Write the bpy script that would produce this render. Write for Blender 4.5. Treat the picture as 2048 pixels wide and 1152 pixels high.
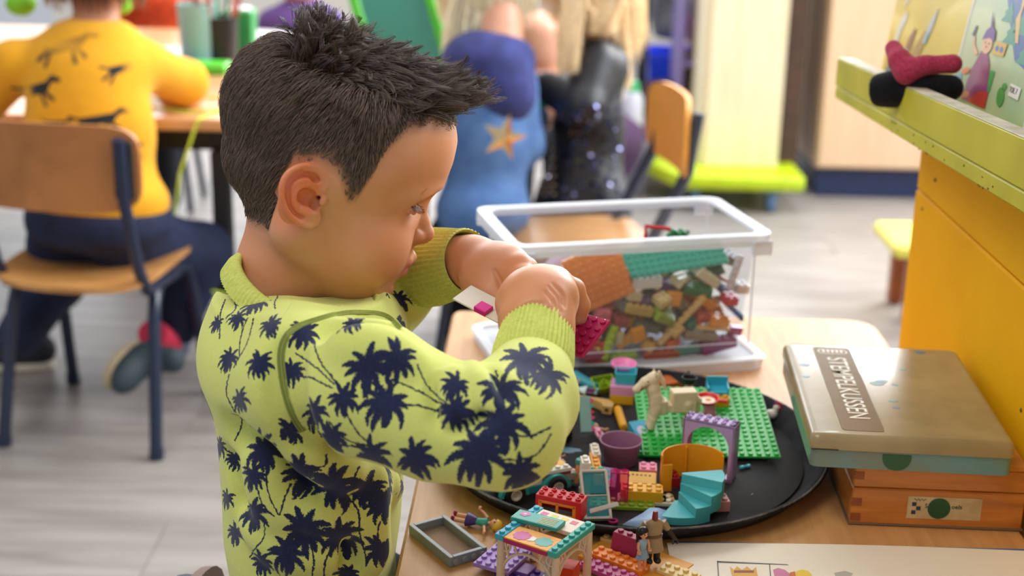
import bpy, bmesh, math, random
import numpy as np
import openvdb
from mathutils import Vector, Matrix
from mathutils.bvhtree import BVHTree
PI = math.pi
sc = bpy.context.scene
for _o in list(bpy.data.objects): bpy.data.objects.remove(_o)

# ------------------------------------------------------------------ camera
H, FPX, PITCH, ROLL = 1.09, 2844.0, math.radians(18.0), math.radians(1.3)
cp, sp, cr, sr = math.cos(PITCH), math.sin(PITCH), math.cos(ROLL), math.sin(ROLL)
CAMP = Vector((0, 0, H))
def pdir(px, py):
    a, b = (px-1024)/FPX, (py-576)/FPX
    u, v = a*cr+b*sr, -a*sr+b*cr
    return Vector((u, cp-v*sp, -(sp+v*cp)))
def at(px, py, z):                       # point of the horizontal plane at height z
    d = pdir(px, py); return CAMP+d*((z-H)/d.z)
def ray(px, py, Z):                      # point at distance Z along the optical axis
    return CAMP+pdir(px, py)*Z
def proj(p):
    p = Vector(p)-CAMP; Z = p.y*cp-p.z*sp; v = (-p.z*cp-p.y*sp)/Z; u = p.x/Z
    return (1024+FPX*(u*cr-v*sr), 576+FPX*(u*sr+v*cr), Z)
cam = bpy.data.cameras.new('camera'); camo = bpy.data.objects.new('camera', cam); sc.collection.objects.link(camo)
right = Vector((cr, sr*sp, sr*cp)); fwd = Vector((0, cp, -sp)); up = right.cross(fwd)
camo.matrix_world = Matrix(((right.x, up.x, -fwd.x, 0), (right.y, up.y, -fwd.y, 0), (right.z, up.z, -fwd.z, H), (0, 0, 0, 1)))
cam.sensor_width = 36; cam.lens = FPX/2048*36; cam.clip_start = .05; cam.clip_end = 60
cam.dof.use_dof = True; cam.dof.focus_distance = 1.09; cam.dof.aperture_fstop = 5.0
sc.camera = camo

# ------------------------------------------------------------------ light
sc.view_settings.view_transform = 'Standard'; sc.view_settings.look = 'None'
sc.view_settings.gamma = 1; sc.view_settings.use_curve_mapping = False
sc.view_settings.exposure = 0.0
w = bpy.data.worlds.new('room_light'); sc.world = w; w.use_nodes = True
bg = w.node_tree.nodes['Background']; bg.inputs[0].default_value = (.86, .91, 1, 1); bg.inputs[1].default_value = .56
def area(name, loc, target, size, size_y, power, col):
    l = bpy.data.lights.new(name, 'AREA'); l.shape = 'RECTANGLE'; l.size = size; l.size_y = size_y
    l.energy = power; l.color = col
    o = bpy.data.objects.new(name, l); sc.collection.objects.link(o); o.location = loc
    o.rotation_euler = (Vector(target)-Vector(loc)).to_track_quat('-Z', 'Y').to_euler(); return o
area('window_light', (2.5, 5.0, 2.1), (0, 1.15, .65), 2.6, 1.7, 330, (.94, .97, 1))
area('window_light', (-.5, 6.9, 1.9), (0, 1.6, .4), 4.6, 1.5, 110, (.96, .98, 1))
area('window_light', (3.2, 2.3, 2.75), (0, 1.15, .75), 2.2, 1.2, 170, (.95, .98, 1))
area('ceiling_or_fill_light', (-.9, .5, 2.6), (.1, 1.3, .5), 1.6, .9, 24, (1, .90, .78))  # warm front fill, added to brighten the camera side; not a real fixture
area('ceiling_or_fill_light', (.2, 3.6, 2.65), (.2, 3.6, 0), 2.4, 1.2, 60, (1, .97, .93))

# ------------------------------------------------------------------ objects, properties
def link(o, parent=None):
    sc.collection.objects.link(o)
    if parent is not None: o.parent = parent
    return o
def tag(o, label, cat, group=None, kind=None):
    o['label'] = label; o['category'] = cat
    if group: o['group'] = group
    if kind: o['kind'] = kind
    return o
def thing(name, label, cat, loc=(0, 0, 0), rz=0, group=None):
    o = bpy.data.objects.new(name, None); link(o); o.location = loc; o.rotation_euler = (0, 0, rz)
    o.empty_display_size = .02
    return tag(o, label, cat, group)
def struct(o, kind='structure'): o['kind'] = kind; return o

# ------------------------------------------------------------------ materials
def srgb(h):
    if isinstance(h, str): h = [int(h[i:i+2], 16)/255 for i in (0, 2, 4)]
    return tuple((c/12.92 if c <= .04045 else ((c+.055)/1.055)**2.4) for c in h)+(1,)
_mats = {}
def M(name, col='808080', rough=.5, metal=0, spec=.5, noise=None, scale=40, bump=0, bscale=300, trans=0, alpha=1, sss=0, sssr=(.01, .004, .002), coat=0, sheen=0, emit=None, estr=0, stretch=None):
    """principled material; noise = second colour mixed in by a noise texture, bump = relief from a finer one"""
    if name in _mats: return _mats[name]
    m = bpy.data.materials.new(name); m.use_nodes = True; nt = m.node_tree; N = nt.nodes; L = nt.links
    b = N['Principled BSDF']; I = b.inputs
    I['Base Color'].default_value = srgb(col); I['Roughness'].default_value = rough; I['Metallic'].default_value = metal
    I['Specular IOR Level'].default_value = spec
    tc = N.new('ShaderNodeTexCoord'); mp = N.new('ShaderNodeMapping'); L.new(tc.outputs['Object'], mp.inputs[0])
    if stretch: mp.inputs['Scale'].default_value = stretch
    nz = N.new('ShaderNodeTexNoise'); nz.inputs['Scale'].default_value = scale; nz.inputs['Detail'].default_value = 4
    L.new(mp.outputs[0], nz.inputs['Vector'])
    mx = N.new('ShaderNodeMix'); mx.data_type = 'RGBA'
    c2 = srgb(noise) if noise else tuple(min(1, x*.93) for x in srgb(col)[:3])+(1,)
    mx.inputs[6].default_value = srgb(col); mx.inputs[7].default_value = c2
    rp = N.new('ShaderNodeMapRange'); rp.inputs[1].default_value = .38; rp.inputs[2].default_value = .66
    L.new(nz.outputs['Fac'], rp.inputs[0]); L.new(rp.outputs[0], mx.inputs[0]); L.new(mx.outputs[2], I['Base Color'])
    if bump:
        n2 = N.new('ShaderNodeTexNoise'); n2.inputs['Scale'].default_value = bscale; n2.inputs['Detail'].default_value = 3
        L.new(mp.outputs[0], n2.inputs['Vector'])
        bp = N.new('ShaderNodeBump'); bp.inputs['Strength'].default_value = bump; bp.inputs['Distance'].default_value = .001
        L.new(n2.outputs['Fac'], bp.inputs['Height']); L.new(bp.outputs[0], I['Normal'])
    if trans: I['Transmission Weight'].default_value = trans; I['IOR'].default_value = 1.1
    if alpha < 1: I['Alpha'].default_value = alpha
    if sss: I['Subsurface Weight'].default_value = sss; I['Subsurface Radius'].default_value = sssr; I['Subsurface Scale'].default_value = 1
    if coat: I['Coat Weight'].default_value = coat
    if sheen: I['Sheen Weight'].default_value = sheen
    if emit: I['Emission Color'].default_value = srgb(emit); I['Emission Strength'].default_value = estr
    _mats[name] = m; return m
def plastic(col, **k): return M('plastic_'+col, col, rough=.28, spec=.5, noise=None, scale=25, **k)
def sheer(name, col, alpha, rough=.15, spec=.5):
    """thin translucent plastic: a tinted see-through film over a glossy, slightly milky surface"""
    if name in _mats: return _mats[name]
    m = bpy.data.materials.new(name); m.use_nodes = True; N = m.node_tree.nodes; L = m.node_tree.links
    b = N['Principled BSDF']; b.inputs['Base Color'].default_value = srgb(col); b.inputs['Roughness'].default_value = rough
    b.inputs['Specular IOR Level'].default_value = spec
    t = N.new('ShaderNodeBsdfTransparent'); c = srgb(col); k = .45
    t.inputs[0].default_value = tuple(1-(1-x)*k for x in c[:3])+(1,)
    nz = N.new('ShaderNodeTexNoise'); nz.inputs['Scale'].default_value = 30
    mr = N.new('ShaderNodeMapRange'); mr.inputs[3].default_value = max(0, alpha-.04); mr.inputs[4].default_value = min(1, alpha+.04)
    L.new(nz.outputs['Fac'], mr.inputs[0])
    mx = N.new('ShaderNodeMixShader'); L.new(mr.outputs[0], mx.inputs[0]); L.new(t.outputs[0], mx.inputs[1]); L.new(b.outputs[0], mx.inputs[2])
    L.new(mx.outputs[0], N['Material Output'].inputs['Surface'])
    _mats[name] = m; return m

# ------------------------------------------------------------------ mesh builder
class MB:
    def __init__(s): s.v = []; s.f = []; s.mi = []
    def add(s, vs, fs, mi=0):
        n = len(s.v); s.v += [tuple(v) for v in vs]; s.f += [tuple(i+n for i in f) for f in fs]; s.mi += [mi]*len(fs); return s
    def box(s, c, d, ch=0, rot=None, mi=0):
        """chamfered box: centre c, full size d, chamfer ch, rotation matrix rot"""
        x, y, z = d[0]/2, d[1]/2, d[2]/2; c = Vector(c); vs = []; fs = []
        if ch <= 0:
            vs = [(i*x, j*y, k*z) for i in (-1, 1) for j in (-1, 1) for k in (-1, 1)]
            fs = [(0, 1, 3, 2), (4, 6, 7, 5), (0, 4, 5, 1), (2, 3, 7, 6), (0, 2, 6, 4), (1, 5, 7, 3)]
        else:
            ch = min(ch, x*.9, y*.9, z*.9); idx = {}
            for i in (-1, 1):
                for j in (-1, 1):
                    for k in (-1, 1):
                        for a in range(3):
                            p = [i*(x-ch), j*(y-ch), k*(z-ch)]; p[a] = (i*x, j*y, k*z)[a]
                            idx[(i, j, k, a)] = len(vs); vs.append(tuple(p))
            S = (-1, 1)
            for i in S:
                fs.append(tuple(idx[(i, j, k, 0)] for j, k in ((-1, -1), (1, -1), (1, 1), (-1, 1))))
                fs.append(tuple(idx[(j, i, k, 1)] for j, k in ((-1, -1), (1, -1), (1, 1), (-1, 1))))
                fs.append(tuple(idx[(j, k, i, 2)] for j, k in ((-1, -1), (1, -1), (1, 1), (-1, 1))))
                for j in S:
                    fs.append((idx[(-1, i, j, 1)], idx[(1, i, j, 1)], idx[(1, i, j, 2)], idx[(-1, i, j, 2)]))
                    fs.append((idx[(i, -1, j, 0)], idx[(i, 1, j, 0)], idx[(i, 1, j, 2)], idx[(i, -1, j, 2)]))
                    fs.append((idx[(i, j, -1, 0)], idx[(i, j, 1, 0)], idx[(i, j, 1, 1)], idx[(i, j, -1, 1)]))
                    for k in S: fs.append((idx[(i, j, k, 0)], idx[(i, j, k, 1)], idx[(i, j, k, 2)]))
        if rot is not None: vs = [rot @ Vector(v) for v in vs]
        return s.add([Vector(v)+c for v in vs], fs, mi)
    def lathe(s, prof, n=24, c=(0, 0, 0), rot=None, mi=0, a0=0, a1=2*PI, sx=1, sy=1):
        full = abs(a1-a0-2*PI) < 1e-6; m = n if full else n+1; vs = []; fs = []; c = Vector(c); k = len(prof)
        for i in range(m):
            a = a0+(a1-a0)*i/n
            for r, z in prof: vs.append(Vector((r*math.cos(a)*sx, r*math.sin(a)*sy, z)))
        for i in range(n):
            j = (i+1) % m
            for q in range(k-1): fs.append((i*k+q, j*k+q, j*k+q+1, i*k+q+1))
        if rot is not None: vs = [rot @ v for v in vs]
        return s.add([v+c for v in vs], fs, mi)
    def cyl(s, p0, p1, r0, r1=None, n=12, mi=0, ch=0):
        p0, p1 = Vector(p0), Vector(p1); r1 = r0 if r1 is None else r1; d = p1-p0; L = d.length
        q = d.to_track_quat('Z', 'Y').to_matrix()
        pr = [(0, 0), (r0-ch, 0), (r0, ch), (r1, L-ch), (r1-ch, L), (0, L)] if ch else [(0, 0), (r0, 0), (r1, L), (0, L)]
        return s.lathe(pr, n, p0, q, mi)
    def ell(s, c, r, n=16, m=10, rot=None, mi=0):
        pr = [(math.sin(PI*i/m), -math.cos(PI*i/m)) for i in range(m+1)]
        vs = []; fs = []
        for i in range(n):
            a = 2*PI*i/n
            for q, z in pr: vs.append(Vector((q*math.cos(a)*r[0], q*math.sin(a)*r[1], z*r[2])))
        for i in range(n):
            j = (i+1) % n
            for q in range(m): fs.append((i*(m+1)+q, j*(m+1)+q, j*(m+1)+q+1, i*(m+1)+q+1))
        if rot is not None: vs = [rot @ v for v in vs]
        return s.add([v+Vector(c) for v in vs], fs, mi)
    def tube(s, pts, r, n=8, closed=False, mi=0, flat=1):
        pts = [Vector(p) for p in pts]; k = len(pts); rs = r if isinstance(r, (list, tuple)) else [r]*k
        vs = []; fs = []; prev = None
        for i, p in enumerate(pts):
            a = pts[i-1] if (i > 0 or closed) else p; b = pts[(i+1) % k] if (i < k-1 or closed) else p
            t = (b-a).normalized()
            if prev is None: nn = t.orthogonal().normalized()
            else: nn = (prev-t*prev.dot(t)).normalized()
            prev = nn; bb = t.cross(nn)
            for j in range(n):
                an = 2*PI*j/n; vs.append(p+nn*math.cos(an)*rs[i]+bb*math.sin(an)*rs[i]*flat)
        for i in range(k if closed else k-1):
            for j in range(n):
                i2 = (i+1) % k; j2 = (j+1) % n
                fs.append((i*n+j, i*n+j2, i2*n+j2, i2*n+j))
        if not closed: fs.append(tuple(range(n-1, -1, -1))); fs.append(tuple((k-1)*n+j for j in range(n)))
        return s.add(vs, fs, mi)
    def prism(s, poly, z0, z1, rot=None, c=(0, 0, 0), mi=0):
        """extrude a 2-D outline (x, y) from z0 to z1"""
        n = len(poly); vs = [Vector((x, y, z0)) for x, y in poly]+[Vector((x, y, z1)) for x, y in poly]
        fs = [tuple(range(n-1, -1, -1)), tuple(range(n, 2*n))]+[(i, (i+1) % n, n+(i+1) % n, n+i) for i in range(n)]
        if rot is not None: vs = [rot @ v for v in vs]
        return s.add([v+Vector(c) for v in vs], fs, mi)
    def build(s, name, mat, parent=None, smooth=None, bevel=0, subsurf=0):
        me = bpy.data.meshes.new(name); me.from_pydata(s.v, [], s.f)
        for m in (mat if isinstance(mat, (list, tuple)) else [mat]): me.materials.append(m)
        if any(s.mi): me.polygons.foreach_set('material_index', s.mi)
        bm = bmesh.new(); bm.from_mesh(me); bmesh.ops.remove_doubles(bm, verts=bm.verts, dist=1e-6)
        bmesh.ops.recalc_face_normals(bm, faces=bm.faces)
        if bevel:
            es = [e for e in bm.edges if len(e.link_faces) == 2 and e.calc_face_angle(0) > .6]
            bmesh.ops.bevel(bm, geom=es, offset=bevel, segments=1, affect='EDGES', clamp_overlap=True)
        bm.to_mesh(me); bm.free()
        if smooth is None: smooth = 35
        me.polygons.foreach_set('use_smooth', [True]*len(me.polygons))
        if smooth and smooth < 180: me.set_sharp_from_angle(angle=math.radians(smooth))
        o = bpy.data.objects.new(name, me); link(o, parent)
        if subsurf:
            md = o.modifiers.new('s', 'SUBSURF'); md.levels = md.render_levels = subsurf
        return o
def RX(a): return Matrix.Rotation(a, 3, 'X')
def RY(a): return Matrix.Rotation(a, 3, 'Y')
def RZ(a): return Matrix.Rotation(a, 3, 'Z')
def spline(pts, n):
    """Catmull-Rom through points of any dimension"""
    P = np.array([pts[0]]+list(pts)+[pts[-1]], float); out = []
    for i in range(1, len(P)-2):
        for t in np.linspace(0, 1, n, endpoint=False):
            a, b, c, d = P[i-1], P[i], P[i+1], P[i+2]
            out.append(.5*((2*b)+(-a+c)*t+(2*a-5*b+4*c-d)*t*t+(-a+3*b-3*c+d)*t**3))
    out.append(P[-2]); return np.array(out)

# ------------------------------------------------------------------ distance-field modelling
class Vol:
    """a signed distance grid: rounded solids are blended into it, then its surface is meshed"""
    def __init__(s, lo, hi, h):
        s.lo = np.array(lo, np.float32); s.h = h
        s.n = np.ceil((np.array(hi)-np.array(lo))/h).astype(int)+1
        s.D = np.full(s.n, 1.0, np.float32)
    def _win(s, lo, hi):
        a = np.maximum(0, np.floor((np.array(lo)-s.lo)/s.h).astype(int)); b = np.minimum(s.n, np.ceil((np.array(hi)-s.lo)/s.h).astype(int)+1)
        if (b <= a).any(): return None
        sl = tuple(slice(a[i], b[i]) for i in range(3))
        X, Y, Z = [(s.lo[i]+s.h*np.arange(a[i], b[i])).astype(np.float32) for i in range(3)]
        return sl, X[:, None, None], Y[None, :, None], Z[None, None, :]
    def _mix(s, sl, d, k, mode):
        A = s.D[sl]
        if mode == 'u':
            if k > 0: hh = np.maximum(k-np.abs(A-d), 0)/k; r = np.minimum(A, d)-hh*hh*k*.25
            else: r = np.minimum(A, d)
        else:
            d = -d
            if k > 0: hh = np.maximum(k-np.abs(A-d), 0)/k; r = np.maximum(A, d)+hh*hh*k*.25
            else: r = np.maximum(A, d)
        s.D[sl] = r
    def ell(s, c, r, k=0, mode='u', rot=None):
        """ellipsoid; rot columns are its axes"""
        R = max(r)+k+3*s.h; c = np.array(c, float)
        w_ = s._win(c-R, c+R)
        if w_ is None: return s
        sl, X, Y, Z = w_; X = X-c[0]; Y = Y-c[1]; Z = Z-c[2]
        if rot is not None:
            q = np.array(rot); X, Y, Z = [X*q[0, i]+Y*q[1, i]+Z*q[2, i] for i in range(3)]
        k0 = np.sqrt((X/r[0])**2+(Y/r[1])**2+(Z/r[2])**2)
        k1 = np.sqrt((X/r[0]**2)**2+(Y/r[1]**2)**2+(Z/r[2]**2)**2)
        s._mix(sl, k0*(k0-1)/np.maximum(k1, 1e-9), k, mode); return s
    def cap(s, a, b, ra, rb=None, k=0, mode='u', flat=None):
        """round cone from a to b; flat = (axis, factor) squeezes it along an axis"""
        rb = ra if rb is None else rb; a = np.array(a, float); b = np.array(b, float); R = max(ra, rb)+k+3*s.h
        w_ = s._win(np.minimum(a, b)-R, np.maximum(a, b)+R)
        if w_ is None: return s
        sl, X, Y, Z = w_; d = b-a; L2 = max(1e-12, d @ d)
        t = np.clip(((X-a[0])*d[0]+(Y-a[1])*d[1]+(Z-a[2])*d[2])/L2, 0, 1)
        dx, dy, dz = X-a[0]-t*d[0], Y-a[1]-t*d[1], Z-a[2]-t*d[2]
        if flat is not None:
            ax, fk = flat; ax = np.array(ax, float); ax /= np.linalg.norm(ax); pr = dx*ax[0]+dy*ax[1]+dz*ax[2]
            q = (1/fk-1); dx, dy, dz = dx+pr*ax[0]*q, dy+pr*ax[1]*q, dz+pr*ax[2]*q
        s._mix(sl, np.sqrt(dx*dx+dy*dy+dz*dz)-(ra+(rb-ra)*t), k, mode); return s
    def chain(s, pts, rs, k=0, mode='u', flat=None):
        for i in range(len(pts)-1): s.cap(pts[i], pts[i+1], rs[i], rs[i+1], k, mode, flat)
        return s
    def box(s, c, d, r=0, k=0, mode='u', rot=None):
        """rounded box: centre c, full size d, corner radius r"""
        c = np.array(c, float); R = np.linalg.norm(d)/2+k+3*s.h; w_ = s._win(c-R, c+R)
        if w_ is None: return s
        sl, X, Y, Z = w_; X = X-c[0]; Y = Y-c[1]; Z = Z-c[2]
        if rot is not None:
            q = np.array(rot); X, Y, Z = [X*q[0, i]+Y*q[1, i]+Z*q[2, i] for i in range(3)]
        a = [np.abs(X)-d[0]/2+r, np.abs(Y)-d[1]/2+r, np.abs(Z)-d[2]/2+r]; m_ = [np.maximum(t_, 0) for t_ in a]
        s._mix(sl, np.sqrt(m_[0]**2+m_[1]**2+m_[2]**2)+np.minimum(np.maximum(a[0], np.maximum(a[1], a[2])), 0)-r, k, mode); return s
    def half(s, p, n, k=0):
        """cut away everything on the side n points to"""
        X, Y, Z = [(s.lo[i]+s.h*np.arange(s.n[i])).astype(np.float32) for i in range(3)]
        d = (X[:, None, None]-p[0])*n[0]+(Y[None, :, None]-p[1])*n[1]+(Z[None, None, :]-p[2])*n[2]
        s._mix((slice(None),)*3, -d, k, 's'); return s
    def mesh(s, smooth=0):
        g = openvdb.FloatGrid(1.0); g.copyFromArray(np.clip(s.D, -5*s.h, 5*s.h)); p, t, q = g.convertToPolygons(isovalue=0.0)
        return p.astype(np.float64)*s.h+s.lo, t, q
def mesh_obj(name, pts, tris, quads, mats, parent=None, xf=None, relax=1):
    me = bpy.data.meshes.new(name); faces = [tuple(int(i) for i in t) for t in tris]+[tuple(int(i) for i in t) for t in quads]
    if xf is not None: A = np.array(xf); pts = pts @ A[:3, :3].T+A[:3, 3]
    if relax and len(quads):
        for _ in range(relax):
            acc = pts.copy()*1.0; cnt = np.ones(len(pts)); E = np.concatenate([quads[:, [0, 1]], quads[:, [1, 2]], quads[:, [2, 3]], quads[:, [3, 0]]])
            np.add.at(acc, E[:, 0], pts[E[:, 1]]); np.add.at(acc, E[:, 1], pts[E[:, 0]]); np.add.at(cnt, E[:, 0], 1); np.add.at(cnt, E[:, 1], 1)
            pts = acc/cnt[:, None]
    me.from_pydata(pts.tolist(), [], faces)
    bm = bmesh.new(); bm.from_mesh(me); bmesh.ops.recalc_face_normals(bm, faces=bm.faces); bm.to_mesh(me); bm.free()
    me.polygons.foreach_set('use_smooth', [True]*len(me.polygons))
    for m in (mats if isinstance(mats, (list, tuple)) else [mats]): me.materials.append(m)
    o = bpy.data.objects.new(name, me); link(o, parent); return o
def vol_obj(v, name, mats, parent=None, xf=None, relax=1):
    p, t, q = v.mesh(); return mesh_obj(name, p, t, q, mats, parent, xf, relax)
def hair_obj(name, strands, radius, mat, parent=None):
    """strands: list of (n,3) arrays -> one hair curves object, tapering to the tip"""
    hc = bpy.data.hair_curves.new(name); sizes = [len(s_) for s_ in strands]; hc.add_curves(sizes)
    P = np.concatenate(strands).astype(np.float32)
    hc.attributes['position'].data.foreach_set('vector', P.ravel())
    rad = hc.attributes.get('radius') or hc.attributes.new('radius', 'FLOAT', 'POINT')
    R = np.concatenate([np.linspace(1, .25, n)**.8 for n in sizes]).astype(np.float32)*radius
    rad.data.foreach_set('value', R)
    hc.materials.append(mat); o = bpy.data.objects.new(name, hc); link(o, parent); return o
TZ = .53
# ------------------------------------------------------------------ room shell
def wood(name, c1, c2, rough=.4, scale=6, stretch=(1, 14, 14), coat=0, obj_rand=0):
    if name in _mats: return _mats[name]
    m = bpy.data.materials.new(name); m.use_nodes = True; N = m.node_tree.nodes; L = m.node_tree.links; b = N['Principled BSDF']
    tc = N.new('ShaderNodeTexCoord'); mp = N.new('ShaderNodeMapping'); mp.inputs['Scale'].default_value = stretch; L.new(tc.outputs['Object'], mp.inputs[0])
    oi = N.new('ShaderNodeObjectInfo'); ad = N.new('ShaderNodeVectorMath'); ad.operation = 'ADD'; L.new(mp.outputs[0], ad.inputs[0])
    sc3 = N.new('ShaderNodeVectorMath'); sc3.operation = 'SCALE'; sc3.inputs['Scale'].default_value = 3.0 if obj_rand else 0; sc3.inputs[0].default_value = (1, 1, 1)
    cmb = N.new('ShaderNodeCombineXYZ'); L.new(oi.outputs['Random'], cmb.inputs[0]); L.new(oi.outputs['Random'], cmb.inputs[1]); L.new(cmb.outputs[0], sc3.inputs[0]); L.new(sc3.outputs[0], ad.inputs[1])
    n1 = N.new('ShaderNodeTexNoise'); n1.inputs['Scale'].default_value = scale; n1.inputs['Detail'].default_value = 6; n1.inputs['Distortion'].default_value = .6; L.new(ad.outputs[0], n1.inputs['Vector'])
    mx = N.new('ShaderNodeMix'); mx.data_type = 'RGBA'; mx.inputs[6].default_value = srgb(c1); mx.inputs[7].default_value = srgb(c2)
    mr = N.new('ShaderNodeMapRange'); mr.inputs[1].default_value = .35; mr.inputs[2].default_value = .68; L.new(n1.outputs['Fac'], mr.inputs[0]); L.new(mr.outputs[0], mx.inputs[0])
    src = mx.outputs[2]
    if obj_rand:
        hs_ = N.new('ShaderNodeHueSaturation'); r2 = N.new('ShaderNodeMapRange'); r2.inputs[3].default_value = 1-obj_rand; r2.inputs[4].default_value = 1+obj_rand; L.new(oi.outputs['Random'], r2.inputs[0]); L.new(r2.outputs[0], hs_.inputs['Value']); L.new(src, hs_.inputs['Color']); src = hs_.outputs[0]
    L.new(src, b.inputs['Base Color']); b.inputs['Roughness'].default_value = rough
    if coat: b.inputs['Coat Weight'].default_value = coat
    _mats[name] = m; return m
vinyl = wood('vinyl_oak', 'a29b95', '87807a', .45, 3.2, (1, 9, 1), obj_rand=.06)
b = MB(); b.box((.9, 3.4, -.03), (6.4, 7.4, .05)); fl = struct(b.build('floor', M('subfloor', '8a837c', .8)))
pm = None; rr_ = random.Random(1)
for i in range(40):
    y = -.2+i*.182; off = rr_.uniform(0, 1.2)
    for k in range(6):
        x = -2.9+off-1.0+k*1.222+.6
        if x < -2.2 or x > 3.9: continue
        if pm is None:
            b = MB(); b.box((0, 0, -.003), (1.2205, .1805, .006), .0006); o = b.build('plank', vinyl); pm = o.data
        else: o = bpy.data.objects.new('plank', pm); link(o)
        o.parent = fl; o.location = (x, y, 0)
wp_ = M('wall_paint', 'd9d6cc', .8); b = MB(); b.box((.9, 7.15, .475), (6.4, .1, .95)); b.box((.9, 7.15, 2.75), (6.4, .1, .2)); wx = [-2.3, -.35, 1.60, 3.9]
for x_ in (-2.25, -.35, 1.60, 4.05): b.box((x_, 7.15, 1.8), (.12, .1, 1.7))
struct(b.build('wall_back', wp_))
pane_m = M('daylight_glass', 'ffffff', .1, emit='f2f7ff', estr=2.3)
for k, (x0_, x1_) in enumerate(((-2.19, -.41), (-.29, 1.54), (1.66, 3.99))):
    b = MB(); b.box(((x0_+x1_)/2, 7.17, 1.8), (x1_-x0_, .02, 1.7)); w_o = struct(b.build('window_%d' % (k+1), pane_m))
    for i in range(3): c_ = MB(); c_.box((x0_+(x1_-x0_)*i/2, 7.13, 1.8), (.05, .05, 1.7), .004); q = c_.build('mullion', M('window_white', 'e8e8e4', .5)); q.parent = w_o
    for z_ in (.97, 2.63): c_ = MB(); c_.box(((x0_+x1_)/2, 7.13, z_), (x1_-x0_, .05, .05), .004); q = c_.build('window_rail', M('window_white', 'e8e8e4', .5)); q.parent = w_o
b = MB(); b.box((.9, 7.09, .05), (6.4, .02, .1), .003); struct(b.build('baseboard_back', M('baseboard_paint', 'c9c6bd', .5)))

navy = M('navy_steel', '1c2740', .35); ply = wood('chair_ply', 'd09a5c', 'b67c42', .35, 8, (1, 10, 1)); 
def child_rel(o, root): o.parent = root; o.matrix_parent_inverse = Matrix.Translation(-root.location); return o
def school_chair(name, label, rr, rf, lf, back_lean=.07, seat_z=.33, backcol=None, group=None, back_up=.215):
    """chair from the floor points of three feet: rear right, front right, front left"""
    rr, rf, lf = Vector(rr), Vector(rf), Vector(lf); rl = rr+(lf-rf); ctr = (rr+rf+lf+rl)/4
    t = thing(name, label, 'chair', (ctr.x, ctr.y, 0), 0, group); pm_ = backcol or ply
    fw = ((rf+lf)-(rr+rl)).normalized(); sd = (rr-rl).normalized(); U = Vector((0, 0, 1)); w2 = (rr-rl).length/2
    def P(a, s, z): return ctr+fw*a+sd*s+U*z
    dep = ((rf+lf)/2-(rr+rl)/2).length/2
    for s in (1, -1):
        b = MB(); b.tube([P(-dep, s*w2, .008), P(-dep*.62, s*w2*.92, seat_z-.07), P(-dep*.5, s*w2*.9, seat_z-.035), P(-dep*.3, s*w2*.88, seat_z-.022), P(-.01, s*w2*.88, seat_z-.02)], .0115, 10)
        b.cyl(P(-dep, s*w2, 0), P(-dep*.97, s*w2, .02), .0135, .0135, 10); child_rel(b.build('leg', navy), t)
        b = MB(); b.tube([P(dep, s*w2, .008), P(dep*.66, s*w2*.92, seat_z-.07), P(dep*.55, s*w2*.9, seat_z-.035), P(dep*.3, s*w2*.88, seat_z-.022), P(-.01, s*w2*.88, seat_z-.02)], .0115, 10)
        b.cyl(P(dep, s*w2, 0), P(dep*.97, s*w2, .02), .0135, .0135, 10); child_rel(b.build('leg', navy), t)
        b = MB(); b.tube([P(dep*.2, s*w2*.9, seat_z-.025), P(-dep*.75, s*w2*.9, seat_z-.015), P(-dep*.95, s*w2*.9, seat_z+.03), P(-dep-back_lean*.8, s*w2*.9, seat_z+back_up-.055), P(-dep-back_lean, s*w2*.9, seat_z+back_up+.055)], .0105, 10, flat=1.3)
        child_rel(b.build('back_post', navy), t)
        b = MB(); b.box(P(-dep-back_lean+.014, s*w2*.9, seat_z+back_up), (.012, .034, .10), .004, rot=RZ(math.atan2(fw.y, fw.x))); child_rel(b.build('bracket', M('black_bracket', '15171d', .5)), t)
    # moulded plywood seat and curved backrest
    def sheet(fn, nu, nv, th):
        vs = []; fs = []
        for side in (0, 1):
            for i in range(nu):
                for j in range(nv): p, n_ = fn(i/(nu-1)*2-1, j/(nv-1)*2-1); vs.append(p+n_*(th if side else 0))
        q = nu*nv
        for i in range(nu-1):
            for j in range(nv-1): a = i*nv+j; fs += [(a, a+1, a+nv+1, a+nv), (q+a, q+a+nv, q+a+nv+1, q+a+1)]
        for i in range(nu-1):
            fs += [(i*nv, (i+1)*nv, q+(i+1)*nv, q+i*nv), (i*nv+nv-1, q+i*nv+nv-1, q+(i+1)*nv+nv-1, (i+1)*nv+nv-1)]
        for j in range(nv-1):
            fs += [(j, q+j, q+j+1, j+1), ((nu-1)*nv+j, (nu-1)*nv+j+1, q+(nu-1)*nv+j+1, q+(nu-1)*nv+j)]
        return MB().add(vs, fs)
    def rnd(a, s, e=.28):   # squircle clamp so the corners are round
        m_ = max(abs(a), abs(s)); 
        if m_ == 0: return a, s
        l_ = (abs(a)**5+abs(s)**5)**.2; return a*m_/l_, s*m_/l_
    def seat(a, s):
        a, s = rnd(a, s); return P(a*(dep+.02)+.0, s*w2*1.0, seat_z-.012*(1-s*s)-.02*max(0, a-.6)**2*6), U
    def back(a, s):
        a, s = rnd(a, s); return P(-dep-back_lean+.022-.025*(1-s*s), s*w2*1.08, seat_z+back_up+a*.075), fw
    child_rel(sheet(seat, 13, 13, .010).build('seat', ply), t); child_rel(sheet(back, 11, 15, .009).build('backrest', pm_), t)
    return t

# ---- the furniture of the far side, left to right
pale = wood('pale_birch', 'faeecb', 'f3e4bd', .5, 3, (12, 12, 1)); beech = wood('pink_beech', 'f4d2ae', 'ecc7a2', .5, 3, (14, 14, 1))
def pt(px, py, Z): return ray(px, py, Z)
y0 = at(1730, 396, 0).y
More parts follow.
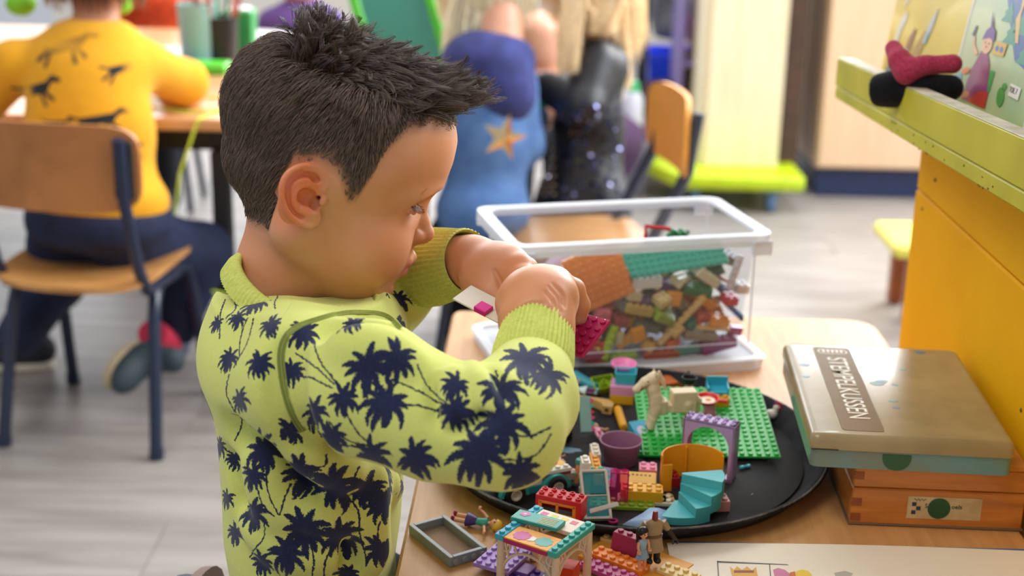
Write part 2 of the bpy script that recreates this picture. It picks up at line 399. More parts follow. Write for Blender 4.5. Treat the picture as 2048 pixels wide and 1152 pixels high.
# tall cabinet with navy plinth
xl, xr = at(1628, 396, 0).x, at(2060, 396, 0).x
t = thing('cupboard', 'tall pinkish beech cupboard on a navy plinth behind the yellow bookcase', 'cupboard', ((xl+xr)/2, y0, 0))
b = MB(); b.box(((xl+xr)/2, y0+.26, .045), (xr-xl-.01, .5, .09), .004); child_rel(b.build('plinth', M('navy_plinth', '26345c', .5)), t)
for k in range(2):
    ca_, cb_ = (xl, xl+(xr-xl)*.74) if k == 0 else (xl+(xr-xl)*.74, xr)
    b = MB(); b.box(((ca_+cb_)/2, y0-.005, .70), (cb_-ca_-.006, .02, 1.20), .003); o = child_rel(b.build('door', beech), t)
    c = MB(); hx = xl+(xr-xl)*.74+(-.04 if k == 0 else .04); c.cyl((hx, y0-.04, .72), (hx, y0-.04, .86), .006); c.cyl((hx, y0-.04, .73), (hx, y0-.01, .73), .004); c.cyl((hx, y0-.04, .85), (hx, y0-.01, .85), .004)
    h_ = c.build('handle', M('steel_handle', 'b8b8b8', .3, 1)); h_.parent = o
b = MB(); b.box(((xl+xr)/2, y0+.26, .70), (xr-xl, .5, 1.22), .004); child_rel(b.build('body', beech), t)
# dark brown board leaning between cupboard and trolley
xa, xb = at(1572, 380, .1).x, at(1618, 380, .1).x
b = MB(); b.box(((xa+xb)/2+.02, y0+.22, .62), ((xb-xa)*.9, .5, 1.1), .004)
o = b.build('upright_board', wood('dark_walnut', '5c4334', '44302a', .6)); o.location = (0, 0, .02); tag(o, 'dark brown upright board beside the pinkish cupboard', 'board')
# lime green trolley with pale upright
yb = at(1480, 385, .07).y; xa, xb = at(1352, 368, .1).x, at(1612, 368, .1).x
lime = M('lime_lacquer', 'c3dc1e', .4, noise='b2cc14'); t = thing('trolley', 'lime green wheeled trolley carrying a tall pale wooden panel', 'trolley', ((xa+xb)/2, yb, 0))
b = MB(); b.prism([(xa, yb+.03), (xa+.03, yb), (xb-.01, yb), (xb, yb+.02), (xb, yb+.62), (xa-.12, yb+.62), (xa-.13, yb+.35)], .075, .115); child_rel(b.build('base_board', lime, bevel=.004), t)
xu0, xu1 = at(1415, 352, .11).x, at(1564, 352, .11).x
b = MB(); b.box(((xu0+xu1)/2, yb+.16, .115+.6), (xu1-xu0, .03, 1.2), .003); child_rel(b.build('upright_panel', pale), t)
for k in range(3):
    b = MB(); b.box(((xu0+xu1)/2, yb+.38, .30+.3*k), (xu1-xu0, .40, .018), .002); child_rel(b.build('shelf', pale), t)
b = MB(); b.box((xu0-.004, yb+.38, .7), (.012, .42, 1.17), .002); child_rel(b.build('side_wall', pale), t)
for cx_ in (xa+.07, xb-.09):
    for cy_ in (yb+.06, yb+.5):
        b = MB(); b.cyl((cx_-.012, cy_, .036), (cx_+.012, cy_, .036), .036, .036, 16, ch=.004); b.box((cx_, cy_, .062), (.03, .035, .028), .003); child_rel(b.build('castor', M('blue_castor', '6f93c8', .4)), t)
# magenta and pink storage beside the trolley
for i, (px, py, Z, d, col, lb) in enumerate([(1412, 75, 4.75, (.10, .14, .10), 'c2307e', 'bright magenta box highest on the shelf left of the pale panel'), (1405, 150, 4.75, (.12, .14, .13), 'b88a78', 'dusty brown patterned box in the middle beside the pale panel'), (1402, 195, 4.72, (.09, .14, .09), 'c83a86', 'pink box lower down left of the pale panel'), (1400, 255, 4.7, (.12, .14, .15), 'cc8f72', 'terracotta box resting on the lime trolley base')]):
    p = pt(px, py, Z); b = MB(); b.box((0, 0, 0), d, .004); o = b.build('storage_box', M('box_'+col, col, .6)); o.location = p; tag(o, lb, 'box')
    c = MB(); c.box((0, 0, d[2]/2-.004), (d[0]+.008, d[1]+.008, .016), .003); l_ = c.build('lid', M('boxlid_'+col, col, .45)); l_.parent = o
p0 = pt(1402, 255, 4.7)
b = MB(); b.box((p0.x, p0.y+.02, (p0.z)/2+.3), (.16, .012, p0.z*2+.2), 0)
t = thing('open_shelf', 'purple open shelf rack standing left of the lime trolley', 'shelf', (p0.x, p0.y, 0))
for s in (-1, 1):
    b = MB(); b.box((p0.x+s*.085, p0.y+.06, .42), (.014, .30, .605), .002); child_rel(b.build('side', M('mauve_board', '7d6fa8', .6)), t)
for z_ in [pt(px, py, Z).z-d/2-.008 for px, py, Z, d in ((1412, 75, 4.75, .10), (1405, 150, 4.75, .13), (1402, 195, 4.72, .09), (1400, 255, 4.7, .15))]:
    b = MB(); b.box((p0.x, p0.y+.06, z_), (.16, .30, .012), .002); child_rel(b.build('shelf', M('mauve_board', '7d6fa8', .6)), t)
# navy rack with blue crate, grey bag, brown fur cushion, purple beanbag
yr = pt(1345, 150, 4.9).y
t = thing('steel_rack', 'navy steel rack of two posts holding the blue crate', 'rack', (pt(1345, 200, 4.9).x, yr, 0))
for px in (1283, 1402):
    p = pt(px, 150, 4.9); b = MB(); b.box((p.x, p.y, .5), (.035, .035, 1.0), .003); child_rel(b.build('post', navy), t)
pz = pt(1345, 168, 4.9).z
xa, xb = pt(1283, 150, 4.9).x, pt(1402, 150, 4.9).x
for z_ in (pz-.01, .62):
    b = MB(); b.box(((xa+xb)/2, yr+.12, z_), (xb-xa, .30, .014), .002); child_rel(b.build('shelf', navy), t)
def tub(name, c, d, th, mat, taper=.9):
    b = MB(); x, y, z = d[0]/2, d[1]/2, d[2]
    o1_ = [(-x*taper, -y*taper), (x*taper, -y*taper), (x*taper, y*taper), (-x*taper, y*taper)]; o2_ = [(-x, -y), (x, -y), (x, y), (-x, y)]
    sh = lambda P_, t_: [(p[0]-math.copysign(t_, p[0]), p[1]-math.copysign(t_, p[1])) for p in P_]
    L4 = [[(*p, 0) for p in o1_], [(*p, z) for p in o2_], [(*p, z) for p in sh(o2_, th)], [(*p, th) for p in sh(o1_, th)]]
    vs = [q for l in L4 for q in l]; fs = [(3, 2, 1, 0), (12, 13, 14, 15)]
    for l in range(3):
        for i in range(4): j = (i+1) % 4; fs.append((l*4+i, l*4+j, l*4+4+j, l*4+4+i))
    b.add(vs, fs); o = b.build(name, mat, bevel=.002); o.location = c; return o
o = tub('crate', ((xa+xb)/2, yr+.10, pz-.003), (xb-xa-.04, .22, .105), .006, M('blue_crate', '2148e0', .35)); tag(o, 'bright blue plastic crate on the navy rack', 'crate')
def blob(name, c, r, mat, label, cat, n=None, seed=1, amp=.12):
    v_ = Vol(np.array(c)-np.array(r)*1.5, np.array(c)+np.array(r)*1.5, max(r)/22); rg_ = random.Random(seed); v_.ell(c, r)
    for _ in range(7):
        a, e_ = rg_.uniform(0, 6.28), rg_.uniform(-.9, .9); q = Vector((math.cos(a)*math.cos(e_)*r[0], math.sin(a)*math.cos(e_)*r[1], math.sin(e_)*r[2]))*.72
        v_.ell(np.array(c)+np.array(q), [x*rg_.uniform(.35, .5) for x in r], max(r)*.2)
    v_.half((0, 0, c[2]-r[2]*.8), (0, 0, -1), max(r)*.1)
    o = vol_obj(v_, name, mat); o.location = (0, 0, 0); tag(o, label, cat); return o
p = pt(1352, 75, 5.0); blob('bag', (p.x, yr+.10, pz+.235), (.10, .09, .12), M('grey_bag', '6d7078', .9), 'slumped grey cloth bag standing in the blue crate', 'bag')
blob('cushion', tuple(pt(1335, 205, 4.78)), (.095, .10, .075), M('brown_fur', '4b2a22', 1, noise='2e1a16', scale=90, bump=1, bscale=120), 'dark brown furry cushion under the blue crate', 'cushion', seed=4)
p = pt(1275, 285, 4.55); blob('beanbag', (p.x-.10, p.y-.05, .13), (.15, .15, .15), M('purple_cloth', '5d4468', .95), 'deep purple beanbag low behind the girl in black', 'beanbag', seed=6)
# the orange wooden chair in the distance
bc = ray(1350, 254, 2.72); fw_ = Vector((-.99, -.14, 0)).normalized(); sd_ = Vector((fw_.y, -fw_.x, 0)); cch = Vector((bc.x, bc.y, 0))+fw_*.18
school_chair('school_chair', 'empty orange plywood chair standing beyond the girl in black', cch-fw_*.12+sd_*.14, cch+fw_*.12+sd_*.14, cch+fw_*.12-sd_*.14, backcol=wood('orange_ply', 'f0a84f', 'e39a40', .4), seat_z=.33)
# low yellow step-bench behind the bookcase
p = at(1790, 600, 0)
t = thing('bench', 'low pale yellow bench with reddish wooden legs behind the bookcase', 'bench', (p.x+.10, p.y, 0))
zt = .20; q0, q1 = at(1756, 470, zt), at(1830, 452, zt)
b = MB(); b.box((q0.x+.27, q0.y+.02, zt-.016), (.5, .22, .032), .008); child_rel(b.build('bench_seat', M('pale_yellow_paint', 'e6dd62', .45)), t)
for dx in (.035, .42):
    for dy in (-.05, .09):
        b = MB(); b.box((q0.x+dx+.05, q0.y+.02+dy, (zt-.03)/2), (.032, .035, zt-.034), .003); child_rel(b.build('leg', wood('red_wood', 'a45a2c', '8a4824', .5)), t)

# ---- the children's work table behind the boy
xa, ya = at(465, 232, .555).x, at(465, 232, .555).y
tz = .555
t = thing('work_table', 'long beech work table with black legs where the other children sit', 'table', (-.75, 3.5, 0))
bt = wood('table_beech', 'd9a878', 'c99565', .35, 5, (1, 8, 1))
p1 = at(300, 236, tz); b = MB(); b.box((-1.22, p1.y+.60, tz-.012), (2.1, 1.2, .024), .004); child_rel(b.build('tabletop', bt), t)
b = MB(); b.box((-1.22, p1.y+.61, tz-.05), (2.0, 1.1, .045), .003); child_rel(b.build('apron', M('black_frame', '15161a', .5)), t)
for x_, y_ in ((pt(440, 400, 2.75).x, p1.y+.06), (pt(482, 400, 2.85).x+.03, p1.y+.25), (-2.0, p1.y+.08), (-2.0, p1.y+1.1), (-.25, p1.y+1.12)):
    b = MB(); b.box((x_, y_, (tz-.07)/2), (.035, .035, tz-.07), .003); child_rel(b.build('leg', M('black_frame', '15161a', .5)), t)
TY = p1.y
def on(px, py): return at(px, py, tz)
# things on it
def cupo(name, c, r0, r1, h, mat, label, cat, fill=None):
    t = thing(name, label, cat, c); b = MB(); b.lathe([(0, 0), (r0, 0), (r1, h), (r1-.003, h), (r0-.003, .004), (0, .004)], 24); o = b.build('cup', mat); o.parent = t; return t
rp_ = random.Random(9)
c = on(440, 128); t = cupo('pencil_pot', c, .040, .046, .11, M('black_pot', '14151a', .4), 'black pot full of coloured pencils beside the boy', 'pot')
for i, col in enumerate(['a8321f', 'c94a2a', '2c8a52', 'd8d2c8', '7a2430', 'b04020', '1f6e4a', '9a3b2a', 'e4e0d6']):
    a = i*.9; b = MB(); p = Vector((c.x+.02*math.cos(a), c.y+.02*math.sin(a), tz+.006)); q = Vector((c.x+.055*math.cos(a), c.y+.055*math.sin(a), tz+.17+rp_.uniform(0, .03)))
    b.cyl(p, p.lerp(q, .88), .0042, .0042, 6); b.cyl(p.lerp(q, .88), q, .0042, .0006, 6)
    o = b.build('pencil', M('pencil_'+col, col, .4)); tag(o, ['brick red', 'bright orange-red', 'mid green', 'pale grey', 'dark maroon', 'rust brown', 'bottle green', 'reddish brown', 'off-white'][i]+' pencil standing in the black pot', 'pencil', 'pencils in the black pot')
c = on(482, 112)
b = MB(); b.box((0, 0, .055), (.07, .07, .11), .004); o = b.build('carton', M('green_carton', '2e9450', .5)); o.location = c; tag(o, 'small green carton on the work table behind the pencil pot', 'carton')
b = MB(); b.box((0, 0, .112), (.05, .05, .004), .001); l_ = b.build('flap', M('white_flap', 'e8e8e2', .5)); l_.parent = o
c = on(398, 130); t = cupo('tumbler', c, .038, .044, .14, sheer('milky_teal', '9fc6c0', .7), 'pale teal plastic tumbler left of the pencil pot', 'cup')
b = MB(); b.box((0, 0, .004), (.16, .12, .006), .001, rot=RZ(.1)); o = b.build('book', M('blue_cover', '2e5fc4', .4)); o.location = on(375, 138); tag(o, 'thin blue booklet on the table by the tumbler', 'book')
b = MB(); b.box((0, 0, .0012), (.34, .20, .0016), 0, rot=RZ(.06)); o = b.build('paper_sheet', M('white_paper', 'eceae6', .7)); o.location = on(335, 108); tag(o, 'blank white drawing sheet in front of the orange sweater', 'paper')
b = MB(); b.box((0, 0, .0012), (.30, .20, .0016), 0, rot=RZ(-.2)); o = b.build('paper_sheet', M('white_paper', 'eceae6', .7)); o.location = on(560, 75); tag(o, 'white paper lying on the table behind the dark quiff', 'paper')
b = MB(); b.box((0, 0, .012), (.11, .07, .022), .004); o = b.build('eraser', M('lime_plastic', '5fd23a', .4)); o.location = on(408, 145); tag(o, 'small bright green block at the yellow sleeve', 'block')
# tangle of neon thread
c = on(385, 220); b = MB()
P_ = [(c.x+.10*math.cos(a)*(1+.1*math.sin(3*a)), c.y+.045+.075*math.sin(a), tz+.004+.002*math.sin(5*a)) for a in np.linspace(0, 6.9, 40)]
P_ += [(c.x+.03, TY-.004, tz), (c.x-.005, TY-.02, tz-.10), (c.x-.03, TY-.02, tz-.24), (c.x+.02, TY-.01, tz-.33), (c.x+.10, TY+.02, tz-.36)]
b.tube(P_, .0028, 6); tag(b.build('thread', M('neon_thread', 'cfe84a', .6)), 'neon yellow-green thread looped on and hanging off the table', 'thread')
# green framed magic board
c = pt(792, 45, 3.15); t = thing('drawing_board', 'green framed drawing board with a teal screen leaning upright on the table', 'board', (c.x, c.y, tz))
rot = RY(-.30) @ RX(-.2); W_, H_ = .165, .25; ctr = Vector((c.x, c.y+.03, tz+.125))
gm = M('board_green', '49c41f', .35)
b = MB()
for d_, s_ in (((0, 0, H_/2), (W_+.03, .02, .022)), ((0, 0, -H_/2), (W_+.03, .02, .022)), ((W_/2, 0, 0), (.022, .02, H_)), ((-W_/2, 0, 0), (.022, .02, H_))):
    b.box(ctr+rot @ Vector(d_), s_, .004, rot=rot)
child_rel(b.build('frame', gm), t); b = MB(); b.box(ctr+rot @ Vector((0, .002, 0)), (W_-.02, .008, H_-.02), 0, rot=rot); child_rel(b.build('screen', M('teal_screen', '3c8f80', .18, spec=.8)), t)
# ------------------------------------------------------------------ the boy's table and what stands on it
X0, X1, Y1_, Y0_ = -.075, .437, 1.632, .62
t = thing('table', "child's light beech table with a rounded corner, under tray and boxes", 'table', ((X0+X1)/2, (Y0_+Y1_)/2, 0))
poly = []; rc = .035
for cx_, cy_, a0 in ((X1-rc, Y1_-rc, 0), (X0+.004+rc*.4, Y1_-rc*.4, 90), (X0-.02+rc, Y0_+rc, 180), (X1-rc, Y0_+rc, 270)):
    r_ = rc*.4 if a0 == 90 else rc
    for k in range(7): a = math.radians(a0+k*15); poly.append((cx_+r_*math.cos(a), cy_+r_*math.sin(a)))
desk = wood('desk_beech', 'c9975f', 'b98650', .50, 7, (14, 1.2, 1), coat=.0)
b = MB(); b.prism(poly, TZ-.020, TZ); child_rel(b.build('tabletop', desk, bevel=.003), t)
b = MB(); b.box(((X0+X1)/2, (Y0_+Y1_)/2, TZ-.04), (X1-X0-.10, Y1_-Y0_-.12, .038), .003); child_rel(b.build('frame', navy), t)
for x_ in (X0+.06, X1-.06):
    for y_ in (Y0_+.07, Y1_-.08):
        b = MB(); b.cyl((x_, y_, 0), (x_, y_, TZ-.022), .014, .014, 14); o = child_rel(b.build('leg', navy), t)
        b = MB(); b.cyl((x_, y_, 0), (x_, y_, .025), .017, .016, 14); q = b.build('foot_cap', M('black_pot', '14151a', .4)); q.parent = o
# the boy's chair: brown backrest just behind him
bq = ray(440, 1150, 1.12); fw_ = Vector((.98, .12, 0)).normalized(); sd_ = Vector((fw_.y, -fw_.x, 0)); cch = Vector((bq.x+.125, .99, 0))
school_chair('school_chair', 'chair with dull brown backrest behind the boy in the palm sweater', cch-fw_*.13+sd_*.115, cch+fw_*.15+sd_*.115, cch+fw_*.15-sd_*.115, seat_z=.29, back_up=.128, back_lean=.03, backcol=M('brown_back', '6e4e44', .6))

# ---- round black tray
TC = Vector((.112, 1.222, TZ)); TR = .183
t = thing('serving_tray', 'round black serving tray with worn rubber surface full of toy pieces', 'tray', TC)
tm = M('tray_rubber', '161516', .8, spec=.25, noise='2c2927', scale=14, bump=.5, bscale=900); rim_m = M('tray_rim', '121214', .75, spec=.2, noise='26262a', bump=.3, bscale=700)
b = MB(); b.lathe([(0, .002), (TR-.022, .002), (TR-.016, .004), (TR-.004, .0185), (TR, .019), (TR+.0015, .0175), (TR-.001, .0155), (TR-.013, .003), (TR-.024, 0), (0, 0)], 128); o = b.build('rim', rim_m, smooth=60); o.parent = t
b = MB(); b.lathe([(0, .0021), (TR-.0205, .0021), (TR-.021, .0046), (TR-.024, .0048), (0, .0048)], 96); o = b.build('rubber_mat', tm, smooth=60); o.parent = t
b = MB(); n_ = 420; b.tube([(TR*math.cos(2*PI*i/n_)*.9995, TR*math.sin(2*PI*i/n_)*.9995, .0192+.00025*math.sin(i*2.4)) for i in range(n_)], .0009, 5, closed=True); o = b.build('worn_edge', M('tray_edge', '6f6b66', .6, noise='2a2a2c', scale=60)); o.parent = t
TF = TZ+.0048
rs = random.Random(12); b = MB()
for i in range(26):
    a, r_ = rs.uniform(-1.3, 1.2), rs.uniform(.03, .15); b.box((TC.x+r_*math.cos(a)*.9, TC.y+r_*math.sin(a), TF+.0004), (rs.uniform(.0008, .003), rs.uniform(.0005, .001), .0005), 0, rot=RZ(rs.uniform(0, 3)))
o = b.build('crumbs', M('crumb', '8a99a0', .7)); tag(o, 'tiny pale crumbs scattered on the bare right half of the tray', 'crumbs', kind='stuff')

# ---- toy bricks
PI_, BH, PH_ = .008, .0096, .0032
_bm = {}
def bcol(c, tr=None): return sheer('clear_'+c, c, tr, .08, .6) if tr is not None else M('brick_'+c, c, .34, spec=.38, noise=None, scale=30)
def stud_mesh(mat, hollow=False):
    k = ('stud', mat.name, hollow)
    if k not in _bm:
        b = MB(); r, h = .0024, .0018
        if hollow: b.lathe([(r, 0), (r, h-.0002), (r-.0002, h), (.0015, h), (.0015, .0004), (0, .0004)], 12)
        else: b.lathe([(r, 0), (r, h-.0003), (r-.0003, h), (0, h)], 12)
        o = b.build('stud', mat); _bm[k] = o.data; bpy.data.objects.remove(o)
    return _bm[k]
def add_studs(o, mat, pts, hollow=False, rot=None):
    for p in pts:
        s_ = bpy.data.objects.new('stud', stud_mesh(mat, hollow)); link(s_, o); s_.location = p
        if rot is not None: s_.rotation_euler = rot
def brick(nx, ny, h, col, loc, rz=0, label='', rot=None, studs=True, tr=None, name='toy_brick', cat='brick', group=None, hollow=False, parent=None, skip=()):
    """loc = centre of the underside"""
    mat = bcol(col, tr); k = (nx, ny, h, mat.name)
    if k not in _bm: b = MB(); b.box((0, 0, h/2), (nx*PI_-.0002, ny*PI_-.0002, h), .00035); o = b.build(name, mat); _bm[k] = o.data
    else: o = bpy.data.objects.new(name, _bm[k]); link(o)
    if parent is not None: o.parent = parent
    o.location = loc; o.rotation_euler = rot if rot is not None else (0, 0, rz)
    if studs: add_studs(o, mat, [((i-(nx-1)/2)*PI_, (j-(ny-1)/2)*PI_, h) for i in range(nx) for j in range(ny) if (i, j) not in skip], hollow)
    if label: tag(o, label, cat, group)
    return o
def put_rel(root_loc, rz, x, y, z): c_, s_ = math.cos(rz), math.sin(rz); return Vector((root_loc[0]+x*c_-y*s_, root_loc[1]+x*s_+y*c_, root_loc[2]+z))
def rot_from(x_axis, y_axis):
    x = Vector(x_axis).normalized(); y = (Vector(y_axis)-x*x.dot(Vector(y_axis))).normalized(); z = x.cross(y); return Matrix((x, y, z)).transposed()
G_, LIL, ORY, TEAL = '27b045', 'b49acc', 'f7a21e', '4fb7bd'
# green baseplate, its far side propped on the rim of the tray
NR, NL, FR = Vector((.2524, 1.2028, .541)), at(1283, 910, .540), Vector((.2245, 1.328, .5575))
Rg = rot_from(NR-NL, FR-NR); gc = NR+Rg @ Vector((-.064, .064, -.0022))
b = MB(); b.box((0, 0, .0011), (.1275, .1275, .0022), .0004); o = b.build('baseplate', bcol(G_)); o.location = gc; o.rotation_euler = Rg.to_euler(); tag(o, 'bright green square baseplate propped on the tray, under the toy horse', 'baseplate')
add_studs(o, bcol(G_), [((i-7.5)*PI_, (j-7.5)*PI_, .0022) for i in range(16) for j in range(16)])
def gp(px, py):   # point of the baseplate's top under a pixel
    n_ = Rg @ Vector((0, 0, 1)); p0 = gc+n_*.0024; d = pdir(px, py); return CAMP+d*((p0-CAMP).dot(n_)/d.dot(n_))
gn = Rg.to_euler()
# horse
cream = M('cream_plastic', 'dccaa4', .35, noise='e6d8b8', scale=8)
hp0, hp1 = gp(1292, 858), gp(1392, 850); hx = (hp0-hp1).normalized(); hx.z = 0; hx.normalize(); hy = Vector((-hx.y, hx.x, 0)); HZ_ = Vector((0, 0, 1)); hb_ = (hp0+hp1)/2; hb_.z = min(hp0.z, hp1.z)+.001
HMt = Matrix(((hx.x*.001, hy.x*.001, 0, hb_.x), (hx.y*.001, hy.y*.001, 0, hb_.y), (0, 0, .001, hb_.z), (0, 0, 0, 1)))
v = Vol((-34, -11, -2), (43, 11, 62), .48)      # millimetres: x to the muzzle, z up
v.box((-10, 0, 27), (24, 14, 21), 1.2); v.box((14, 0, 26), (16, 14, 23), 3, 2); v.box((3, 0, 21), (24, 12, 8), 1)
v.box((8, 0, 34), (12, 20, 10), .3, 0, 's')
v.chain([(16, 0, 28), (20, 0, 40), (21, 0, 50)], [7.2, 5.8, 5.2], 3); v.chain([(20, 0, 51), (28, 0, 47), (36, 0, 40)], [5.4, 4.5, 3.8], 2)
for s_ in (1, -1):
    v.cap((19.5, s_*3, 54), (19.0, s_*3.2, 59), 1.7, .7, 1); v.chain([(16, s_*3.4, 22), (19, s_*3.6, 11), (21, s_*3.6, 2)], [4.8, 3.4, 3.4], 2); v.chain([(-14, s_*3.4, 24), (-17, s_*3.6, 12), (-15, s_*3.6, 2)], [5.2, 3.4, 3.4], 2)
v.half((0, 0, 0), (0, 0, -1)); v.chain([(15, 0, 57), (11, 0, 48), (8, 0, 39)], [1.4, 1.9, 1.4], 1)
v.chain([(-19, 0, 34), (-25, 0, 26), (-25, 0, 12)], [2.6, 3.2, 1.6], 2)
o = vol_obj(v, 'toy_horse', cream, xf=HMt, relax=1); tag(o, 'cream toy horse with brown bridle standing on the green baseplate', 'toy horse')
horse = o
b = MB(); s_ = 1
def hpt(x, y, z): return HMt @ Vector((x, y, z))
sgn = -1 if (CAMP-hb_).dot(hy) < 0 else 1
ys_ = sgn*4.9
b.tube([hpt(18.5, ys_*1.02, 54.5), hpt(20.5, ys_*1.10, 51), hpt(21.5, ys_*1.12, 46)], .00045, 6); b.tube([hpt(20.8, ys_*1.12, 50), hpt(27, ys_*.95, 45.5), hpt(33, ys_*.85, 40.5)], .00045, 6); b.tube([hpt(31.5, ys_*.84, 45.0), hpt(33.4, ys_*.84, 40)], .00045, 6)
o = b.build('bridle', M('bridle_brown', '7a2c16', .5)); o.parent = horse
b = MB(); b.ell(hpt(26.5, ys_*.94, 49.2), (.0009,)*3, 10, 6); o = b.build('eye', M('black_dot', '101010', .3)); o.parent = horse
# lilac arch
a0, a1 = at(1359, 946, TF), at(1463, 968, TF); ax = (a1-a0); rz_ = math.atan2(ax.y, ax.x); mid = (a0+a1)/2
t = thing('arch', 'tall lilac toy arch with round hollow studs, right of the orange panel', 'arch', mid, rz_)
W_, Hh, Dp = .048, .0545, .016; cy_ = Dp/2; lil = bcol(LIL); r_ = W_/2-.0045; zc = Hh-.0045-r_
def arch_panel(y0, y1, rr_, th_z):
    b = MB(); n_ = 20; inner = [(rr_, 0)]+[(rr_*math.cos(PI*i/n_), zc+rr_*math.sin(PI*i/n_)) for i in range(n_+1)]+[(-rr_, 0)]
    outer = [(W_/2, 0), (W_/2, Hh)]; m_ = len(inner); pts_o = []
    for i, (x, z) in enumerate(inner):
        if i == 0: pts_o.append((W_/2, 0))
        elif i == m_-1: pts_o.append((-W_/2, 0))
        else:
            a = PI*(i-1)/n_; s_ = max(abs(math.cos(a))/(W_/2), abs(math.sin(a))/(Hh-zc)); pts_o.append((math.cos(a)/s_, zc+math.sin(a)/s_))
    vs = []
    for y in (y0, y1): vs += [(x, y, z) for x, z in inner]+[(x, y, z) for x, z in pts_o]
    fs = []
    for i in range(m_-1):
        a = i; fs += [(a, a+1, m_+a+1, m_+a), (2*m_+a, 3*m_+a, 3*m_+a+1, 2*m_+a+1), (a, 2*m_+a, 2*m_+a+1, a+1), (m_+a, m_+a+1, 3*m_+a+1, 3*m_+a)]
    fs += [(0, m_, 3*m_, 2*m_), (m_-1, 3*m_-1, 4*m_-1, 2*m_-1)]
    b.add(vs, fs); return b
o = arch_panel(0, .0016, r_, 0).build('arch_wall', lil, smooth=40); o.parent = t
b = MB(); b.box((0, cy_, Hh-.0013), (W_, Dp, .0026), .0004); b.box((W_/2-.001, cy_, Hh/2), (.002, Dp, Hh), .0003); b.box((-W_/2+.001, cy_, Hh/2), (.002, Dp, Hh), .0003); b.box((W_/2-.004, cy_, .0016), (.008, Dp, .0032), .0003); b.box((-W_/2+.004, cy_, .0016), (.008, Dp, .0032), .0003); o = b.build('arch_frame', lil); o.parent = t
o = arch_panel(Dp-.0016, Dp, r_, 0).build('arch_wall', lil, smooth=40); o.parent = t
for i in range(6):
    for j in range(2):
        s_ = bpy.data.objects.new('stud', stud_mesh(lil, True)); link(s_, t); s_.location = ((i-2.5)*PI_, cy_+(j-.5)*PI_, Hh)
# ---- orange curved panel and turquoise stair
oc_ = at(1385, 985, TF); t = thing('curved_panel', 'orange-yellow curved toy balcony panel behind the turquoise stairs', 'panel', at(1381, 980, TF))
om = bcol('f5a01c'); b = MB(); R_o = .0275
n_ = 26; vs = []; fs = []
for i in range(n_+1):
    a = math.radians(-8+196*i/n_); hgt = .0215+.0045*abs(math.sin(a*1.0))**.7
    for r2, z in ((R_o, .006), (R_o, hgt+.011), (R_o-.0014, hgt+.011), (R_o-.0014, .006)): vs.append((r2*math.cos(a), r2*math.sin(a)*.62, z))
for i in range(n_):
    for k in range(4): fs.append((i*4+k, i*4+(k+1) % 4, (i+1)*4+(k+1) % 4, (i+1)*4+k))
fs += [(0, 1, 2, 3), (n_*4+3, n_*4+2, n_*4+1, n_*4)]
b.add(vs, fs); o = b.build('curved_wall', om, smooth=50); o.parent = t
for x_ in (-R_o+.0012, -.004, R_o-.0012):
    b = MB(); yy = math.sqrt(max(0, 1-(x_/R_o)**2))*R_o*.62-.001
    b.box((x_, yy*.93, .0190), (.0020, .0030, .033 if x_ > -.01 else .030), .0005); o = b.build('rib', om); o.parent = t
b = MB(); b.box((-R_o+.0055, -.003, .0125), (.0095, .0012, .026), .0003, rot=RZ(.15)); o = b.build('side_wall', om); o.parent = t
brick(2, 3, PH_*1, 'b9a4c8', at(1362, 940, TF), .1, 'mauve plate with tan studs under the orange curved panel')
brick(1, 2, BH, 'a01c22', at(1347, 968, TF+.003), .1, 'small dark red brick between orange panel and stairs')
brick(2, 2, PH_, 'd8ac74', at(1330, 1003, TF), .1, 'tan two-by-two plate at the foot of the orange panel')
brick(3, 2, BH, 'c98a84', at(1428, 1016, TF), .12, 'dusty pink brick showing below the turquoise stairs')
t = thing('toy_stairs', 'turquoise curved toy staircase of four steps turning left', 'stairs', at(1395, 1030, TF)); tq = bcol('55bcc4')
P0 = at(1395, 1030, TF)
pv_ = (at(1362, 937, TF+.031)+at(1347, 1006, TF+.007))/2; piv = Vector((pv_.x-P0.x, pv_.y-P0.y, 0))
angs = [14, -26, -50, -72, -114]; hts = [.0310, .0230, .0150, .0070]
for k in range(4):
    aa, ab = math.radians(angs[k]), math.radians(angs[k+1]); n2 = 6; ri, ro = .0035, .0400
    pin = [(piv.x+ri*math.cos(aa+(ab-aa)*i/n2), piv.y+ri*math.sin(aa+(ab-aa)*i/n2)) for i in range(n2+1)]; pout = [(piv.x+ro*math.cos(aa+(ab-aa)*i/n2), piv.y+ro*.92*math.sin(aa+(ab-aa)*i/n2)) for i in range(n2+1)]
    b = MB(); b.prism(pin+pout[::-1], max(0, hts[k]-.016) if k < 2 else 0, hts[k]); o = b.build('step', tq, smooth=30, bevel=.0003); o.parent = t
    o.data.polygons[0].use_smooth = False
# ---- purple cup
c = at(1240, 925, TF); b = MB(); b.lathe([(0, 0), (.0140, 0), (.0148, .001), (.0190, .0215), (.0197, .0222), (.0197, .0232), (.0188, .0232), (.0142, .0022), (0, .0022)], 40); o = b.build('toy_cup', M('mauve_cup', 'a0708f', .4)); o.location = c; tag(o, 'mauve-purple toy flower pot at the middle of the tray', 'cup')
